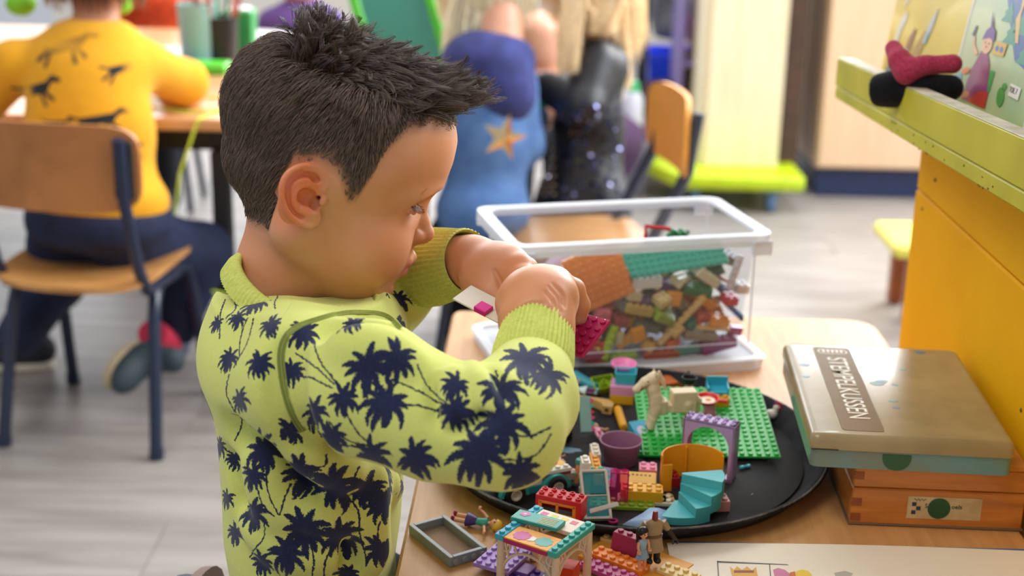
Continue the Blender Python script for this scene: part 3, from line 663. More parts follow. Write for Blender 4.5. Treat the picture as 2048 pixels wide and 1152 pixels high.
# ---- the little brick house corner
z1 = TF
rzh = math.radians(-4)
brick(7, 2, PH_, '8fae2e', at(1244, 1012, z1), rzh, 'lime plate under the clear pink block')
brick(6, 2, PH_, 'e8dcc0', at(1290, 1003, z1), rzh, 'cream plate under the yellow bricks')
brick(4, 2, BH, 'f2b52a', at(1288, 996, z1+PH_), rzh, 'yellow two-by-four brick left of the orange panel')
brick(1, 2, BH, 'f07c1e', at(1250, 992, z1+PH_), rzh, 'orange brick beside the yellow two-by-four')
brick(2, 2, BH, 'e88fae', at(1295, 952, z1+.004), rzh, 'pink two-by-two brick beside the purple pot')
c = at(1237, 1000, z1+PH_); o = brick(2, 1, .0275, 'f03c9c', c, rzh, 'clear bright pink toy block standing on the lime plate', tr=.22, name='clear_block', cat='block', hollow=True)
b = MB()
for x_, y_ in ((-.0075, -.0037), (.0075, -.0037), (-.0075, .0037), (.0075, .0037)): b.box((x_, y_, .0137), (.0009, .0009, .027), 0)
for z_ in (.0004, .027): b.box((0, -.0038, z_), (.0155, .0006, .0008), 0)
e = b.build('edges', sheer('clear_pink_edge', 'd81f80', .6)); e.parent = o
b = MB(); b.box((0, 0, .0016), (.0318, .0158, .0030), .0004); o = b.build('printed_tile', bcol('e9b23a')); o.location = at(1276, 960, z1+.009); o.rotation_euler = (.25, 0, rzh); tag(o, 'yellow tile printed with small brown marks, behind the yellow brick', 'tile')
b = MB(); rs = random.Random(2)
for i in range(7): b.box((-.012+i*.0037, .003+rs.uniform(-.001, .001), .0032), (.0020, .0018, .0002), 0, rot=RZ(rs.uniform(-.5, .5)))
e = b.build('print', M('brown_print', '7a3a12', .5)); e.parent = o
b = MB(); b.box((0, 0, .0016), (.0158, .0235, .0030), .0004); o = b.build('printed_tile', bcol('ab9ac2')); o.location = at(1214, 958, z1+.006); o.rotation_euler = (.35, .1, rzh); tag(o, 'mauve tile printed with a teal and pink flower', 'tile')
def flower(parent, x, y, z, r, c1, c2, n_=5):
    b = MB()
    for i in range(n_): a = 2*PI*i/n_; b.prism([(x+r*.62*math.cos(a)+r*.42*math.cos(2*PI*k/10), y+r*.62*math.sin(a)+r*.42*math.sin(2*PI*k/10)) for k in range(10)], z, z+.0001)
    e = b.build('petals', M('print_'+c1, c1, .4)); e.parent = parent
    b = MB(); b.prism([(x+r*.3*math.cos(2*PI*k/12), y+r*.3*math.sin(2*PI*k/12)) for k in range(12)], z+.0001, z+.0002); e = b.build('flower_centre', M('print_'+c2, c2, .4)); e.parent = parent
flower(o, 0, .003, .0031, .005, '3f9aa8', 'd86aa8'); flower(o, .003, -.007, .0031, .003, 'd83a8a', 'e8d040')
# white column, yellow pieces, grey-teal wall with pennants
zc_ = at(1168, 1000, z1)
for k, (h_, col) in enumerate(((BH, 'e6dfcf'), (BH, 'f0b32c'), (BH, 'e9e4d6'), (BH, 'ece7da'))):
    brick(1, 2 if k != 1 else 1, h_, col, (zc_.x, zc_.y+(0 if k != 1 else -.004), z1+k*BH), math.radians(4), ['lowest cream brick of the white column', 'yellow brick set low in the white column', 'white brick third up in the white column', 'topmost white brick of the column by the mauve pot'][k])
c = at(1188, 950, z1+.012); Rr = (0, math.radians(0), math.radians(3))
o = brick(1, 6, BH, 'f0a52c', (c.x+.002, c.y+.008, z1+.010), math.radians(3), 'row of amber studs on a long narrow brick beside the white column')
brick(1, 3, BH, 'e4dccb', (c.x+.0025, c.y+.034, z1+.012), math.radians(3), 'cream narrow brick behind the amber studs')
g0 = at(1166, 905, z1+.0); b = MB(); b.box((0, 0, .018), (.0105, .0030, .036), .0004); o = b.build('wall_panel', bcol('7fa39c')); o.location = (g0.x+.003, g0.y+.01, z1+.016); o.rotation_euler = (-.75, 0, .08); tag(o, 'grey-teal toy wall panel edged with pennants, left of the mauve pot', 'panel')
for i, col in enumerate(['d0387c', '2fa59a', 'd0387c', 'c4283a', '2fa59a', 'd0387c']):
    b = MB(); z_ = .003+i*.0058; b.prism([(.0053, z_-.0028), (.0053, z_+.0028), (.0092, z_)], -.0006, .0006, rot=RX(PI/2)); e = b.build('pennant', M('pennant_'+col, col, .4)); e.parent = o
# window frame with aqua panes leaning
w0, w1 = at(1170, 1040, TZ+.02), at(1222, 1046, TZ+.018)
t = thing('toy_window', 'white toy window frame with clear aqua panes leaning on the tray rim', 'window', at(1196, 1040, TF+.002)); Rw = (RZ(.12) @ RX(-.85))
wm = bcol('e8e4da'); aq = sheer('aqua_pane', '4fc3cf', .35, .05, .7)
t.rotation_euler = Rw.to_euler()
ww, wh = .0215, .044
for nm, c, d in (('frame_side', (-ww/2, 0, wh/2), (.0022, .006, wh)), ('frame_side', (ww/2, 0, wh/2), (.0022, .006, wh)), ('frame_rail', (0, 0, .001), (ww, .006, .0022)), ('frame_rail', (0, 0, wh), (ww, .006, .0022)), ('frame_rail', (0, 0, wh*.5), (ww, .002, .001))):
    b = MB(); b.box(c, d, .0003); o = b.build(nm, wm); o.parent = t
for z_ in (.26, .76): b = MB(); b.box((0, 0, wh*z_), (ww-.003, .0012, wh*.44), .0002); o = b.build('pane', aq); o.parent = t
b = MB(); b.box((.004, -.012, .006), (.026, .0016, .004), .0003, rot=RZ(-.6)); o = b.build('sill_arm', wm); o.parent = t
c = at(1190, 985, TF); b = MB(); b.box((0, 0, .010), (.0155, .006, .020), .0004); o = b.build('clear_block', sheer('clear_green', '49b07a', .45, .06)); o.location = (c.x, c.y+.006, TF); tag(o, 'clear green toy block behind the aqua window panes', 'block'); add_studs(o, bcol('3fae6c'), [(-.004, 0, .020), (.004, 0, .020)])
# clear dark-pink round piece
c = at(1228, 1052, TZ+.019); b = MB(); b.lathe([(.0022, 0), (.0045, 0), (.0045, .0016), (.0022, .0016), (.0022, 0)], 16); o = b.build('toy_ring', sheer('clear_berry', '9c1a5a', .8)); o.location = at(1226, 1044, TF+.001); tag(o, 'tiny clear berry-red ring at the foot of the aqua window', 'ring')
# blue flexible flag sheet
pl = [(1245, 1050), (1262, 1040), (1284, 1028), (1300, 1016), (1318, 1017), (1332, 1022), (1341, 1034), (1330, 1044), (1305, 1050), (1275, 1055)]
v2 = [at(px, py, TF+.003+.006*math.sin((px-1245)/100*PI)) for px, py in pl]
b = MB(); n_ = len(v2); b.add(v2+[p+Vector((0, 0, .0006)) for p in v2]+[at(1292, 1036, TF+.0108), at(1292, 1036, TF+.0114)], [(i, (i+1) % n_, 2*n_) for i in range(n_)]+[(n_+(i+1) % n_, n_+i, 2*n_+1) for i in range(n_)]+[(i, n_+i, n_+(i+1) % n_, (i+1) % n_) for i in range(n_)])
o = b.build('toy_sail', M('blue_sheet', '8fb0d8', .5), smooth=80); tag(o, 'thin pale blue toy sail lying at the tray edge before the stairs', 'sail')
# turquoise bow, purple flower
def bow(c, s_, col, label, name='toy_bow'):
    b = MB()
    for k in (-1, 1): b.ell((k*.0024*s_, 0, .0012*s_), (.0019*s_, .0015*s_, .0012*s_), 10, 6)
    b.ell((0, 0, .0013*s_), (.0009*s_,)*3, 8, 6); o = b.build(name, bcol(col)); o.location = c; o.rotation_euler = (0, 0, .5); tag(o, label, 'bow'); return o
bow(at(1490, 937, TF), 1.5, '43b5c2', 'tiny turquoise bow lying alone on the bare tray')
bow(at(1255, 878, TF), 1.3, '4a35a8', 'tiny violet flower piece behind the mauve pot', 'toy_flower')
# turquoise slope with a printed portrait oval
c = at(1290, 893, TF); b = MB(); Rt = RZ(.35)
b.prism([(-.014, .0), (.014, 0), (.014, .004), (-.014, .0155)], -.008, .008, rot=RX(PI/2)); o = b.build('slope_tile', bcol('3fa3c4')); o.location = (c.x-.002, c.y+.010, TF+.001); o.rotation_euler = (0, 0, -1.15); tag(o, 'turquoise sloped piece with a pale printed oval at the horse\'s feet', 'tile')
b = MB(); b.prism([(.0075*math.cos(2*PI*k/20), .0052*math.sin(2*PI*k/20)) for k in range(20)], 0, .0002); e = b.build('print', M('print_cdbfe0', 'cdbfe0', .3)); e.parent = o; e.location = (0, 0, .0100); e.rotation_euler = (0, math.atan2(.0115, .028), 0)
brick(4, 1, PH_, G_, at(1290, 912, TF), -.05, 'narrow green plate in front of the sloped turquoise piece')
# stack of pink and yellow bricks with clear teal box and pink dish
c = at(1245, 808, TF); rz_ = -.12
brick(3, 3, BH, 'f0b428', (c.x, c.y+.010, TF), rz_, 'yellow brick at the bottom of the stack left of the horse head')
brick(3, 3, BH, 'e9a0c8', (c.x, c.y+.010, TF+BH), rz_, 'pink brick on the yellow one left of the horse head', studs=False)
o = tub('toy_box', (c.x+.003, c.y+.012, TF+2*BH), (.022, .020, .013), .0012, bcol('3fb4c8')); o.rotation_euler = (0, 0, rz_); tag(o, 'small turquoise open toy box on the pink brick', 'box')
b = MB(); b.lathe([(0, 0), (.0075, 0), (.0128, .004), (.0134, .0065), (.0125, .0065), (.007, .0014), (0, .0014)], 28); o = b.build('toy_dish', bcol('f48ac4')); o.location = (c.x+.002, c.y+.032, TF+.026); o.rotation_euler = (.1, 0, 0); tag(o, 'bright pink toy dish behind the turquoise box', 'dish')
b = MB(); b.cyl((0, 0, 0), (0, 0, .026), .008, .006, 14); o = b.build('toy_pedestal', bcol('7f8fd0')); o.location = (c.x+.004, c.y+.034, TF); tag(o, 'periwinkle toy pedestal holding up the pink dish', 'pedestal')
# lime open brick, underside showing its ring
c = at(1207, 786, TF); o = tub('toy_brick', (c.x, c.y+.008, TF+.003), (.024, .018, .0096), .0013, bcol('9dbf24'), 1.0); o.rotation_euler = (.45, -.1, .25); tag(o, 'lime green brick turned bottom up at the back of the tray', 'brick')
b = MB(); b.lathe([(.0022, .001), (.0032, .001), (.0032, .0094), (.0022, .0094), (.0022, .001)], 14)
e = b.build('inner_ring', bcol('9dbf24')); e.parent = o
# teal cone, tan arch, carrot, yellow tube
p, q = at(1146, 755, TF+.007), at(1193, 775, TF+.005); b = MB(); b.cyl(p, q, .0085, .0045, 20, ch=.0006); o = b.build('toy_cone', bcol('3a9db0')); tag(o, 'teal toy cone lying on its side near the cuff', 'cone')
c = at(1172, 818, TF); b = MB(); n_ = 14; R1 = .016
outer = [(-.026, 0), (-.026, .008), (-.018, .018), (.018, .018), (.026, .010), (.026, 0), (R1, 0)]+[(R1*math.cos(PI*i/n_), .012*math.sin(PI*i/n_)) for i in range(1, n_)]+[(-R1, 0)]
b.prism(outer, 0, .009); o = b.build('toy_arch', bcol('cfa763'), bevel=.0004, smooth=40); o.location = (c.x, c.y-.006, TF); o.rotation_euler = (0, 0, -.32); tag(o, 'tan arch piece lying flat at the back left of the tray', 'arch')
b = MB(); b.box((.0208, .0001, .0045), (.004, .0006, .004), 0); e = b.build('slot', M('dark_slot', '5c4320', .8)); e.parent = o
p, q = at(1235, 818, TF+.004), at(1248, 856, TF+.004); b = MB(); b.cyl(p, q, .0042, .0042, 16, ch=.0008); b.cyl(q, q+(q-p).normalized()*.001, .0028, .0028, 12); o = b.build('toy_tube', bcol('eaa71c')); tag(o, 'amber yellow toy tube beside the green baseplate', 'tube')
p, q = at(1130, 803, TF+.003), at(1157, 813, TF+.002); b = MB(); b.cyl(p, q, .0034, .0010, 12); o = b.build('toy_carrot', bcol('ea6a1c')); tag(o, 'tiny orange toy carrot lying under the tan arch', 'carrot')
# back right: orange slope, black bucket, turquoise seat, red pan
c = at(1338, 778, TF+.004); b = MB(); b.prism([(-.015, 0), (.013, 0), (.013, .003), (.004, .0096), (-.015, .0096)], -.010, .010, rot=RX(PI/2)); o = b.build('roof_slope', bcol('c8672a')); o.location = (c.x+.002, c.y+.012, TF+.001); o.rotation_euler = (.05, 0, -.2+.6); tag(o, 'orange-brown roof slope at the back rim behind the horse', 'brick')
c = gp(1376, 800); b = MB(); b.lathe([(0, 0), (.0060, 0), (.0035, .018), (0, .018)], 18); o = b.build('toy_cone', bcol('d9a8a8')); o.location = c; tag(o, 'pale pink toy cone carrying the black bucket', 'cone')
b = MB(); b.lathe([(0, 0), (.0055, 0), (.0078, .005), (.0078, .0068), (.0066, .0068), (.0048, .0012), (0, .0012)], 22); b.cyl((.0, .006, .006), (.0, .009, .009), .0015, .0015, 8); o = b.build('toy_bucket', bcol('18181c')); o.location = c+Vector((0, 0, .0178)); tag(o, 'small black toy bucket upside on the pale pink cone', 'bucket')
c = gp(1432, 806); brick(3, 2, BH, 'e9a81e', c, .12, 'amber brick on the baseplate under the turquoise seat', rot=gn)
b = MB(); b.box((0, 0, .002), (.0215, .0155, .004), .0004); b.box((0, .007, .008), (.0215, .0018, .012), .0004); b.box((-.0098, 0, .005), (.0018, .0155, .007), .0004); b.box((.0098, 0, .005), (.0018, .0155, .007), .0004)
o = b.build('toy_armchair', bcol('3ab0cc')); o.location = c+Vector((.001, .004, BH+.0005)); o.rotation_euler = gn; tag(o, 'turquoise toy armchair on the amber brick by the tray rim', 'seat')
c = gp(1418, 835)
b = MB(); b.cyl((0, 0, 0), (0, 0, .016), .0068, .0052, 16, ch=.0005); o = b.build('toy_stool', bcol('d98aa0')); o.location = c; tag(o, 'pink toy stand under the red frying pan', 'stand')
b = MB(); b.lathe([(0, 0), (.0085, 0), (.0118, .0042), (.0108, .0042), (.008, .0011), (0, .0011)], 30); o = b.build('toy_pan', bcol('d0201a')); o.location = c+Vector((-.003, 0, .0165)); o.rotation_euler = (.12, 0, -.35); tag(o, 'red toy frying pan with an egg, behind the lilac arch', 'pan')
b = MB(); b.cyl((.0095, 0, .003), (.020, 0, .0035), .0016, .0020, 10, ch=.0005); e = b.build('handle', bcol('d0201a')); e.parent = o
b = MB(); b.lathe([(0, .0019), (.0078, .0016), (.0080, .0011), (0, .0011)], 20); e = b.build('egg', M('egg_white', 'e9dcc4', .4)); e.parent = o
b = MB(); b.ell((.001, .001, .0019), (.0028, .0028, .0009), 12, 6); e = b.build('yolk', M('yolk', 'e8a72a', .3)); e.parent = o
# hen
c = at(1540, 838, TF+.002); v = Vol((-11, -7, -1), (14, 7, 20), .5)
v.ell((0, 0, 5), (7, 4.5, 4.8)); v.cap((4, 0, 7), (5.5, 0, 12), 3.0, 2.6, 2); v.ell((5.5, 0, 13), (3.0, 2.7, 2.8), 1); v.cap((-5, 0, 6), (-9, 0, 10), 2.2, 1.0, 2); v.half((0, 0, 0), (0, 0, -1))
o = vol_obj(v, 'toy_hen', M('hen_white', 'f2ece0', .5), xf=Matrix(((.001, 0, 0, c.x), (0, .001, 0, c.y), (0, 0, .001, c.z), (0, 0, 0, 1)))); tag(o, 'white toy hen with red comb at the right side of the tray', 'toy hen')
b = MB()
for x_, z_ in ((4.5, 16.2), (7, 16.6), (9.4, 15.2)): b.ell((c.x+x_*.001, c.y, c.z+z_*.001), (.0016, .0011, .0022), 8, 6)
b.ell((c.x+.0092, c.y, c.z+.0105), (.0014, .0012, .0022), 8, 6); e = b.build('comb', bcol('c41f4c')); e.parent = o
# ---- toy figures
def doll(name, base, rotm, label, hair_c, top_c, leg_c, skin_c='e0a27c', shoe_c='8a2a4a', arms=((-.011, .028), (.011, .028)), hair=True, s_=1.0, skirt=None, head=True, lowleg=None, cap_c=None):
    """little jointed doll about 4.5 cm tall; z up its body, -y its front; base at its feet"""
    t = thing(name, label, 'toy figure', base); t.rotation_euler = rotm.to_euler(); k = s_
    sk = bcol(skin_c)
    def P(nm, bld, mat, lab=None): o = bld.build(nm, mat, smooth=60); o.parent = t; return o
    for x_ in (-.0032, .0032):
        b = MB(); b.tube([(x_*k, 0, .003*k), (x_*k, 0, .010*k), (x_*.9*k, 0, .019*k)], [.0017*k, .0019*k, .0024*k], 8); P('leg', b, bcol(lowleg or leg_c))
        b = MB(); b.ell((x_*k, -.0012*k, .0016*k), (.0020*k, .0034*k, .0018*k), 10, 6); P('shoe', b, bcol(shoe_c))
    b = MB()
    if skirt: b.lathe([(0, .014*k), (.0075*k, .014*k), (.0040*k, .023*k), (0, .023*k)], 16, sy=.7)
    else: b.lathe([(0, .017*k), (.0050*k, .017*k), (.0044*k, .022*k), (0, .022*k)], 14, sy=.65)
    P('hips', b, bcol(skirt or leg_c))
    b = MB(); b.lathe([(0, .0205*k), (.0036*k, .0205*k), (.0040*k, .026*k), (.0052*k, .031*k), (.0030*k, .0335*k), (0, .0338*k)], 16, sy=.62); P('torso', b, bcol(top_c))
    for sx_, (ex, ez) in zip((-1, 1), arms):
        b = MB(); b.tube([(sx_*.0052*k, 0, .0315*k), ((sx_*.0052+ex)/2*k+sx_*.001*k, -.0005, (.0315+ez)/2*k), (ex*k, -.002*k, ez*k)], [.0017*k, .0014*k, .0012*k], 8); P('arm', b, sk)
        b = MB(); b.lathe([(.0009*k, -.001*k), (.0021*k, -.001*k), (.0021*k, .0012*k), (.0009*k, .0012*k)], 10, c=(ex*1.08*k, -.0025*k, ez*k-.0004)); P('hand', b, sk)
    b = MB(); b.cyl((0, 0, .033*k), (0, 0, .0365*k), .0016*k, .0016*k, 8); P('neck', b, sk)
    if head:
        b = MB(); b.ell((0, 0, .0402*k), (.0046*k, .0044*k, .0048*k), 16, 10); P('head', b, sk)
        for x_ in (-.0018, .0018): b = MB(); b.ell((x_*k, -.0041*k, .0406*k), (.0008*k, .0004*k, .0008*k), 8, 6); P('eye', b, M('black_dot', '101010', .3))
    if hair:
        b = MB(); b.ell((0, .0012*k, .0415*k), (.0056*k, .0053*k, .0052*k), 16, 10); b.tube([(0, .0055*k, .042*k), (.001*k, .009*k, .038*k), (.001*k, .010*k, .029*k)], [.0028*k, .0030*k, .0012*k], 8); P('hair', b, bcol(hair_c))
    return t
def lying(base, head, face_up=(0, 0, 1)):
    zax = (Vector(head)-Vector(base)).normalized(); yax = -(Vector(face_up)-zax*zax.dot(Vector(face_up))).normalized(); xax = yax.cross(zax); return Matrix((xax, yax, zax)).transposed()
p, q = at(905, 1033, TZ+.006), at(1000, 1050, TZ+.0065)
doll('toy_doll', p, lying(p, q, (.05, -.35, 1)), 'blonde toy doll in teal top and purple skirt lying beside the grey frame', 'e6c43c', '3c9a8a', 'e3a67e', shoe_c='a82450', arms=((-.012, .022), (.014, .036)), skirt='43306e', s_=.96)
b = MB(); b.ell((0, 0, 0), (.0045, .003, .0045), 10, 8); b.ell((.006, 0, -.001), (.0035, .003, .004), 10, 8); o = b.build('toy_bow', sheer('clear_lilac', 'b79ad8', .7)); o.location = at(1000, 1070, TZ+.004); tag(o, 'clear lilac bow piece below the blonde doll\'s hair', 'bow')
p, q = at(1196, 785, TF+.005), at(1132, 775, TF+.005)
doll('toy_doll', p, lying(p, q, (0, -.4, 1)), 'toy doll with striped legs lying under the teal cone', 'c06a70', 'b9e0dc', '7a4468', skirt='d5ecec', shoe_c='9fd8dc', s_=.85)
p, q = at(1205, 878, TF+.008), at(1170, 822, TF+.006)
t = doll('toy_baby', p, lying(p, q, (.1, -.5, 1)), 'bald pink toy baby doll lying behind the pennant wall', '8a4a30', 'e79ab0', 'e58ea8', skirt=None, shoe_c='eda0b4', hair=False, s_=.80, arms=((-.011, .022), (.010, .022)))
p, q = at(1175, 822, TF+.004), at(1128, 812, TF+.005)
doll('toy_doll', p, lying(p, q, (0, -.6, 1)), 'toy doll with brown hair half hidden behind the cuff', '5c2c18', 'c46a3c', 'e8c4a8', s_=.6, shoe_c='e8e0d8')
p, q = at(1130, 930, TF+.003), at(1106, 905, TF+.004)
doll('toy_doll', p, lying(p, q, (.2, -.4, 1)), 'toy doll legs in purple boots behind the toy truck', '3a2440', 'd9b4a0', 'd8b49e', shoe_c='3c2a58', s_=.55)
c = at(1150, 965, TF+.004)
b = MB(); b.tube([c, c+Vector((.002, .003, .010)), c+Vector((.004, .006, .016))], [.0028, .0024, .003], 10); o = b.build('loose_doll_piece', bcol('e0985c')); tag(o, 'loose orange-tan toy arm left of the white column', 'toy part')
b = MB(); b.lathe([(0, 0), (.0035, 0), (.0042, .003), (.0034, .005), (0, .005)], 14); o2 = b.build('sleeve', bcol('3f9a98')); o2.location = c+Vector((.004, .006, .015)); o2.parent = o
b = MB(); b.ell((0, 0, 0), (.0062, .0055, .0062), 18, 12); b.ell((.0058, 0, -.001), (.0022, .002, .0026), 10, 6); o = b.build('loose_doll_piece', bcol('d99468')); o.location = at(1143, 950, TF+.008); tag(o, 'bare tan toy doll head behind the grey bricks of the truck', 'toy part')
# ---- toy truck
c = at(1085, 985, TF); d_ = (at(1130, 965, TF)-at(990, 985, TF)); rzt = math.atan2(d_.y, d_.x)+.08
t = thing('toy_truck', 'teal and white toy truck with a yellow roof, under the raised elbow', 'toy truck', c, rzt)
def tp(nm, bld, mat, **k): o = bld.build(nm, mat, **k); o.parent = t; return o
b = MB(); b.box((-.008, .006, .008), (.066, .026, .007), .0006); tp('chassis', b, bcol('2f8f96'))
b = MB(); b.box((-.018, .006, .017), (.030, .024, .012), .0008); tp('cab', b, bcol('e4dccb'))
for x_ in (.008, -.032):
    for y_ in (-.009, .021):
        b = MB(); n_ = 14; R1, R2 = .0105, .0135
        b.prism([(R2*math.cos(PI*i/n_), R2*math.sin(PI*i/n_)) for i in range(n_+1)]+[(R1*math.cos(PI*i/n_), R1*math.sin(PI*i/n_)) for i in range(n_, -1, -1)], -.003, .003, rot=RX(PI/2), c=(x_, y_, .007)); tp('wheel_arch', b, bcol('3fa9a6'))
        b = MB(); b.lathe([(.0045, -.0045), (.0085, -.0045), (.0096, -.003), (.0096, .003), (.0085, .0045), (.0045, .0045)], 28, c=(x_, y_-.001, .0096), rot=RX(PI/2)); o = tp('wheel', b, M('black_rubber', '151516', .75, bump=.5, bscale=500))
        b = MB(); b.lathe([(0, .0030), (.003, .0034), (.0042, .0050), (.0052, .0050), (.0050, 0), (0, 0)], 24, c=(x_, y_-.001, .0096), rot=RX(PI/2)); e = b.build('hub_cap', bcol('c9c4b4')); e.parent = o
b = MB(); b.box((.014, .006, .0135), (.030, .025, .007), .0005); o = tp('bed', b, bcol('9a9a92'))
add_studs(o, bcol('9a9a92'), [(.0295, .006+(j-1)*.008, .0135) for j in range(3)], True, (0, PI/2, 0))
add_studs(o, bcol('9a9a92'), [(-.0+i*.008, -.0068, .0135) for i in range(3)], True, (PI/2, 0, 0))
b = MB(); b.box((.006, .006, .0186), (.036, .026, .0030), .0004); tp('red_stripe', b, bcol('8c2348'))
b = MB(); b.box((.008, .006, .0218), (.030, .012, .0032), .0004); o = tp('roof_centre', b, bcol('f2b223')); add_studs(o, bcol('f08c22'), [(.014, .006, .0234)], True)
for y_ in (-.004, .016):
    b = MB(); b.box((.008, y_, .0218), (.032, .0078, .0032), .0004); o = tp('roof_side', b, bcol('e6e0d0')); add_studs(o, bcol('e6e0d0'), [(.008+(i-1.5)*.008, y_, .0234) for i in range(4)])
b = MB(); b.prism([(-.012, 0), (.010, 0), (.010, .005), (-.004, .006), (-.012, .003)], -.010, .010, rot=RX(PI/2), c=(-.010, .010, .024)); tp('windscreen', b, bcol('ddd6c6'), bevel=.0004)
# lilac buggy
c = at(1112, 888, TF); t = thing('toy_car', 'lilac toy buggy with black tyres half hidden by the sleeve', 'toy car', (c.x-.004, c.y+.012, TF), .05)
lc = bcol('b79bd6')
v = Vol((-20, -16, 0), (20, 22, 34), .6); v.box((-2, 0, 12), (32, 18, 17), 4); v.cap((2, 14, 20), (8, 16, 30), 4, 3.4, 4); v.box((-4, 12, 14), (24, 14, 12), 4, 3)
o = vol_obj(v, 'bodywork', lc, xf=Matrix.Scale(.001, 4)); o.parent = t
for z_ in (.0085, .0165):
    for x_ in (-.009, .001): s_ = bpy.data.objects.new('stud', stud_mesh(lc, True)); link(s_, t); s_.location = (x_, -.009, z_); s_.rotation_euler = (PI/2, 0, 0)
b = MB(); b.box((-.004, -.0088, .0215), (.024, .0015, .0028), .0003); o = b.build('bumper', bcol('35205c')); o.parent = t
for y_ in (-.002, .018):
    b = MB(); b.lathe([(.004, -.004), (.0095, -.004), (.0108, -.0025), (.0108, .0025), (.0095, .004), (.004, .004)], 24, c=(.0145, y_, .0115), rot=RY(PI/2)); o = b.build('wheel', M('black_rubber', '151516')); o.parent = t
    b = MB()
    for i in range(16): a = 2*PI*i/16; b.box((.0145, y_+.0108*math.cos(a), .0115+.0108*math.sin(a)), (.0082, .0016, .0022), 0, rot=RX(a))
    e = b.build('tread', M('black_rubber', '151516')); e.parent = o
# pale green box far left
c = at(962, 760, TF+.0); b = MB(); b.box((0, 0, .009), (.018, .014, .018), .0006); o = b.build('toy_block', bcol('b9d0a0')); o.location = (c.x, c.y, TZ+.001); o.rotation_euler = (0, 0, .4); tag(o, 'pale green printed toy block left of the tray behind the sleeve', 'block'); flower(o, 0, 0, .0181, .005, 'd8607a', 'e8d040')
# blue smear of dried paint
b = MB(); p_ = at(1140, 900, TF+.0002); b.prism([(p_.x+.010*math.cos(2*PI*k/14)*(1+.3*math.sin(3*k)), p_.y+.006*math.sin(2*PI*k/14)*(1+.2*math.cos(5*k))) for k in range(14)], TF, TF+.0003); o = b.build('paint_stain', M('paint_stain', '5d7d8c', .6)); tag(o, 'bluish dried paint stain on the tray beside the lilac buggy', 'stain')

# ---- on the table in front of the tray: grey frame, kiosk, plates, figures
zf = TZ
f0_, f1_, f2_, f3_ = at(820, 1048, zf+.0085), at(902, 1124, zf+.0085), at(972, 1087, zf+.0085), at(888, 1030, zf+.0085)
ctr = (f0_+f1_+f2_+f3_)/4; ex = ((f1_-f0_)+(f2_-f3_))/2; rzf = math.atan2(ex.y, ex.x); Lx, Ly = ex.length, (((f3_-f0_)+(f2_-f1_))/2).length*.96
t = thing('toy_skylight', 'grey toy window frame with a clear pane lying flat near the table edge', 'frame', (ctr.x, ctr.y, zf), rzf); gm_ = bcol('8b9094')
for c, d in (((0, Ly/2-.002, .0043), (Lx, .004, .0085)), ((0, -Ly/2+.002, .0043), (Lx, .004, .0085)), ((Lx/2-.002, 0, .0043), (.004, Ly-.008, .0085)), ((-Lx/2+.002, 0, .0043), (.004, Ly-.008, .0085))):
    b = MB(); b.box(c, d, .0004); o = b.build('rail', gm_); o.parent = t
b = MB(); b.box((0, 0, .003), (Lx-.007, Ly-.007, .0008), 0); o = b.build('pane', sheer('clear_grey', 'd8d0c8', .10, .06)); o.parent = t
for j in range(4): s_ = bpy.data.objects.new('stud', stud_mesh(gm_)); link(s_, t); s_.location = (Lx/2, (j-1.5)*Ly/4.1, .0043); s_.rotation_euler = (0, PI/2, 0)
# kiosk
zk = TZ+.045; k0, k1_, k2_, k3_ = at(997, 1072, zk), at(1125, 1114, zk), at(1182, 1048, zk), at(1060, 1010, zk)
ctr = (k0+k1_+k2_+k3_)/4; ex = (k1_-k0).normalized(); rk = math.atan2(ex.y, ex.x); S2 = .0275
t = thing('toy_kiosk', 'toy market stall with turquoise roof edges on cream lattice arches', 'toy stall', (ctr.x, ctr.y, TZ+.001), rk); hk = .043
cm = bcol('e3cfb2')
def kp(nm, bld, mat, lab=None, **k): o = bld.build(nm, mat, **k); o.parent = t; return o
for x_ in (-S2+.003, S2-.003):
    for y_ in (-S2+.003, S2-.003): b = MB(); b.cyl((x_, y_, 0), (x_, y_, hk-.003), .0034, .0030, 12); kp('leg', b, cm)
for (ang, off) in ((0, -S2+.003), (0, S2-.003), (PI/2, -S2+.003), (PI/2, S2-.003)):
    b = MB(); n_ = 14; wv = S2-.005
    P_ = [Vector((wv*math.cos(PI*i/n_), off, .012+.021*math.sin(PI*i/n_))) for i in range(n_+1)]; P2 = [Vector((wv*.9*math.cos(PI*i/n_), off, hk-.003-.0)) for i in range(n_+1)]
    rr_m = RZ(ang); b.tube([rr_m @ p for p in P_], .0012, 6)
    for i in (1, 3, 5, 9, 11, 13): b.tube([rr_m @ P_[i], rr_m @ Vector((P_[i].x*1.0+(.004 if i % 2 else -.004)*(1 if i < 7 else -1), off, hk-.003))], .0010, 5)
    for i in (2, 12): q = rr_m @ Vector((P_[i].x*1.02, off, .036)); b.tube([rr_m @ Vector((P_[i].x+.0042*math.cos(u), off, .0345+.0042*math.sin(u))) for u in np.linspace(0, 2*PI, 13)[:-1]], .0009, 5, closed=True)
    b.box(rr_m @ Vector((0, off, hk-.0035)), (2*S2-.004, .003, .003) if ang == 0 else (.003, 2*S2-.004, .003), .0003); kp('lattice_arch', b, cm)
tqb, tqc = bcol('3fb0d0'), bcol('3cb0a8')
for x_, m_, nm in ((-S2+.004, tqb, 'roof_edge'), (S2-.004, tqc, 'roof_edge')):
    b = MB(); b.box((x_, 0, hk), (.008, 2*S2+.004, .0048), .0005); o = kp(nm, b, m_); add_studs(o, m_, [(x_, (j-3)*.0083, hk+.0024) for j in range(7)])
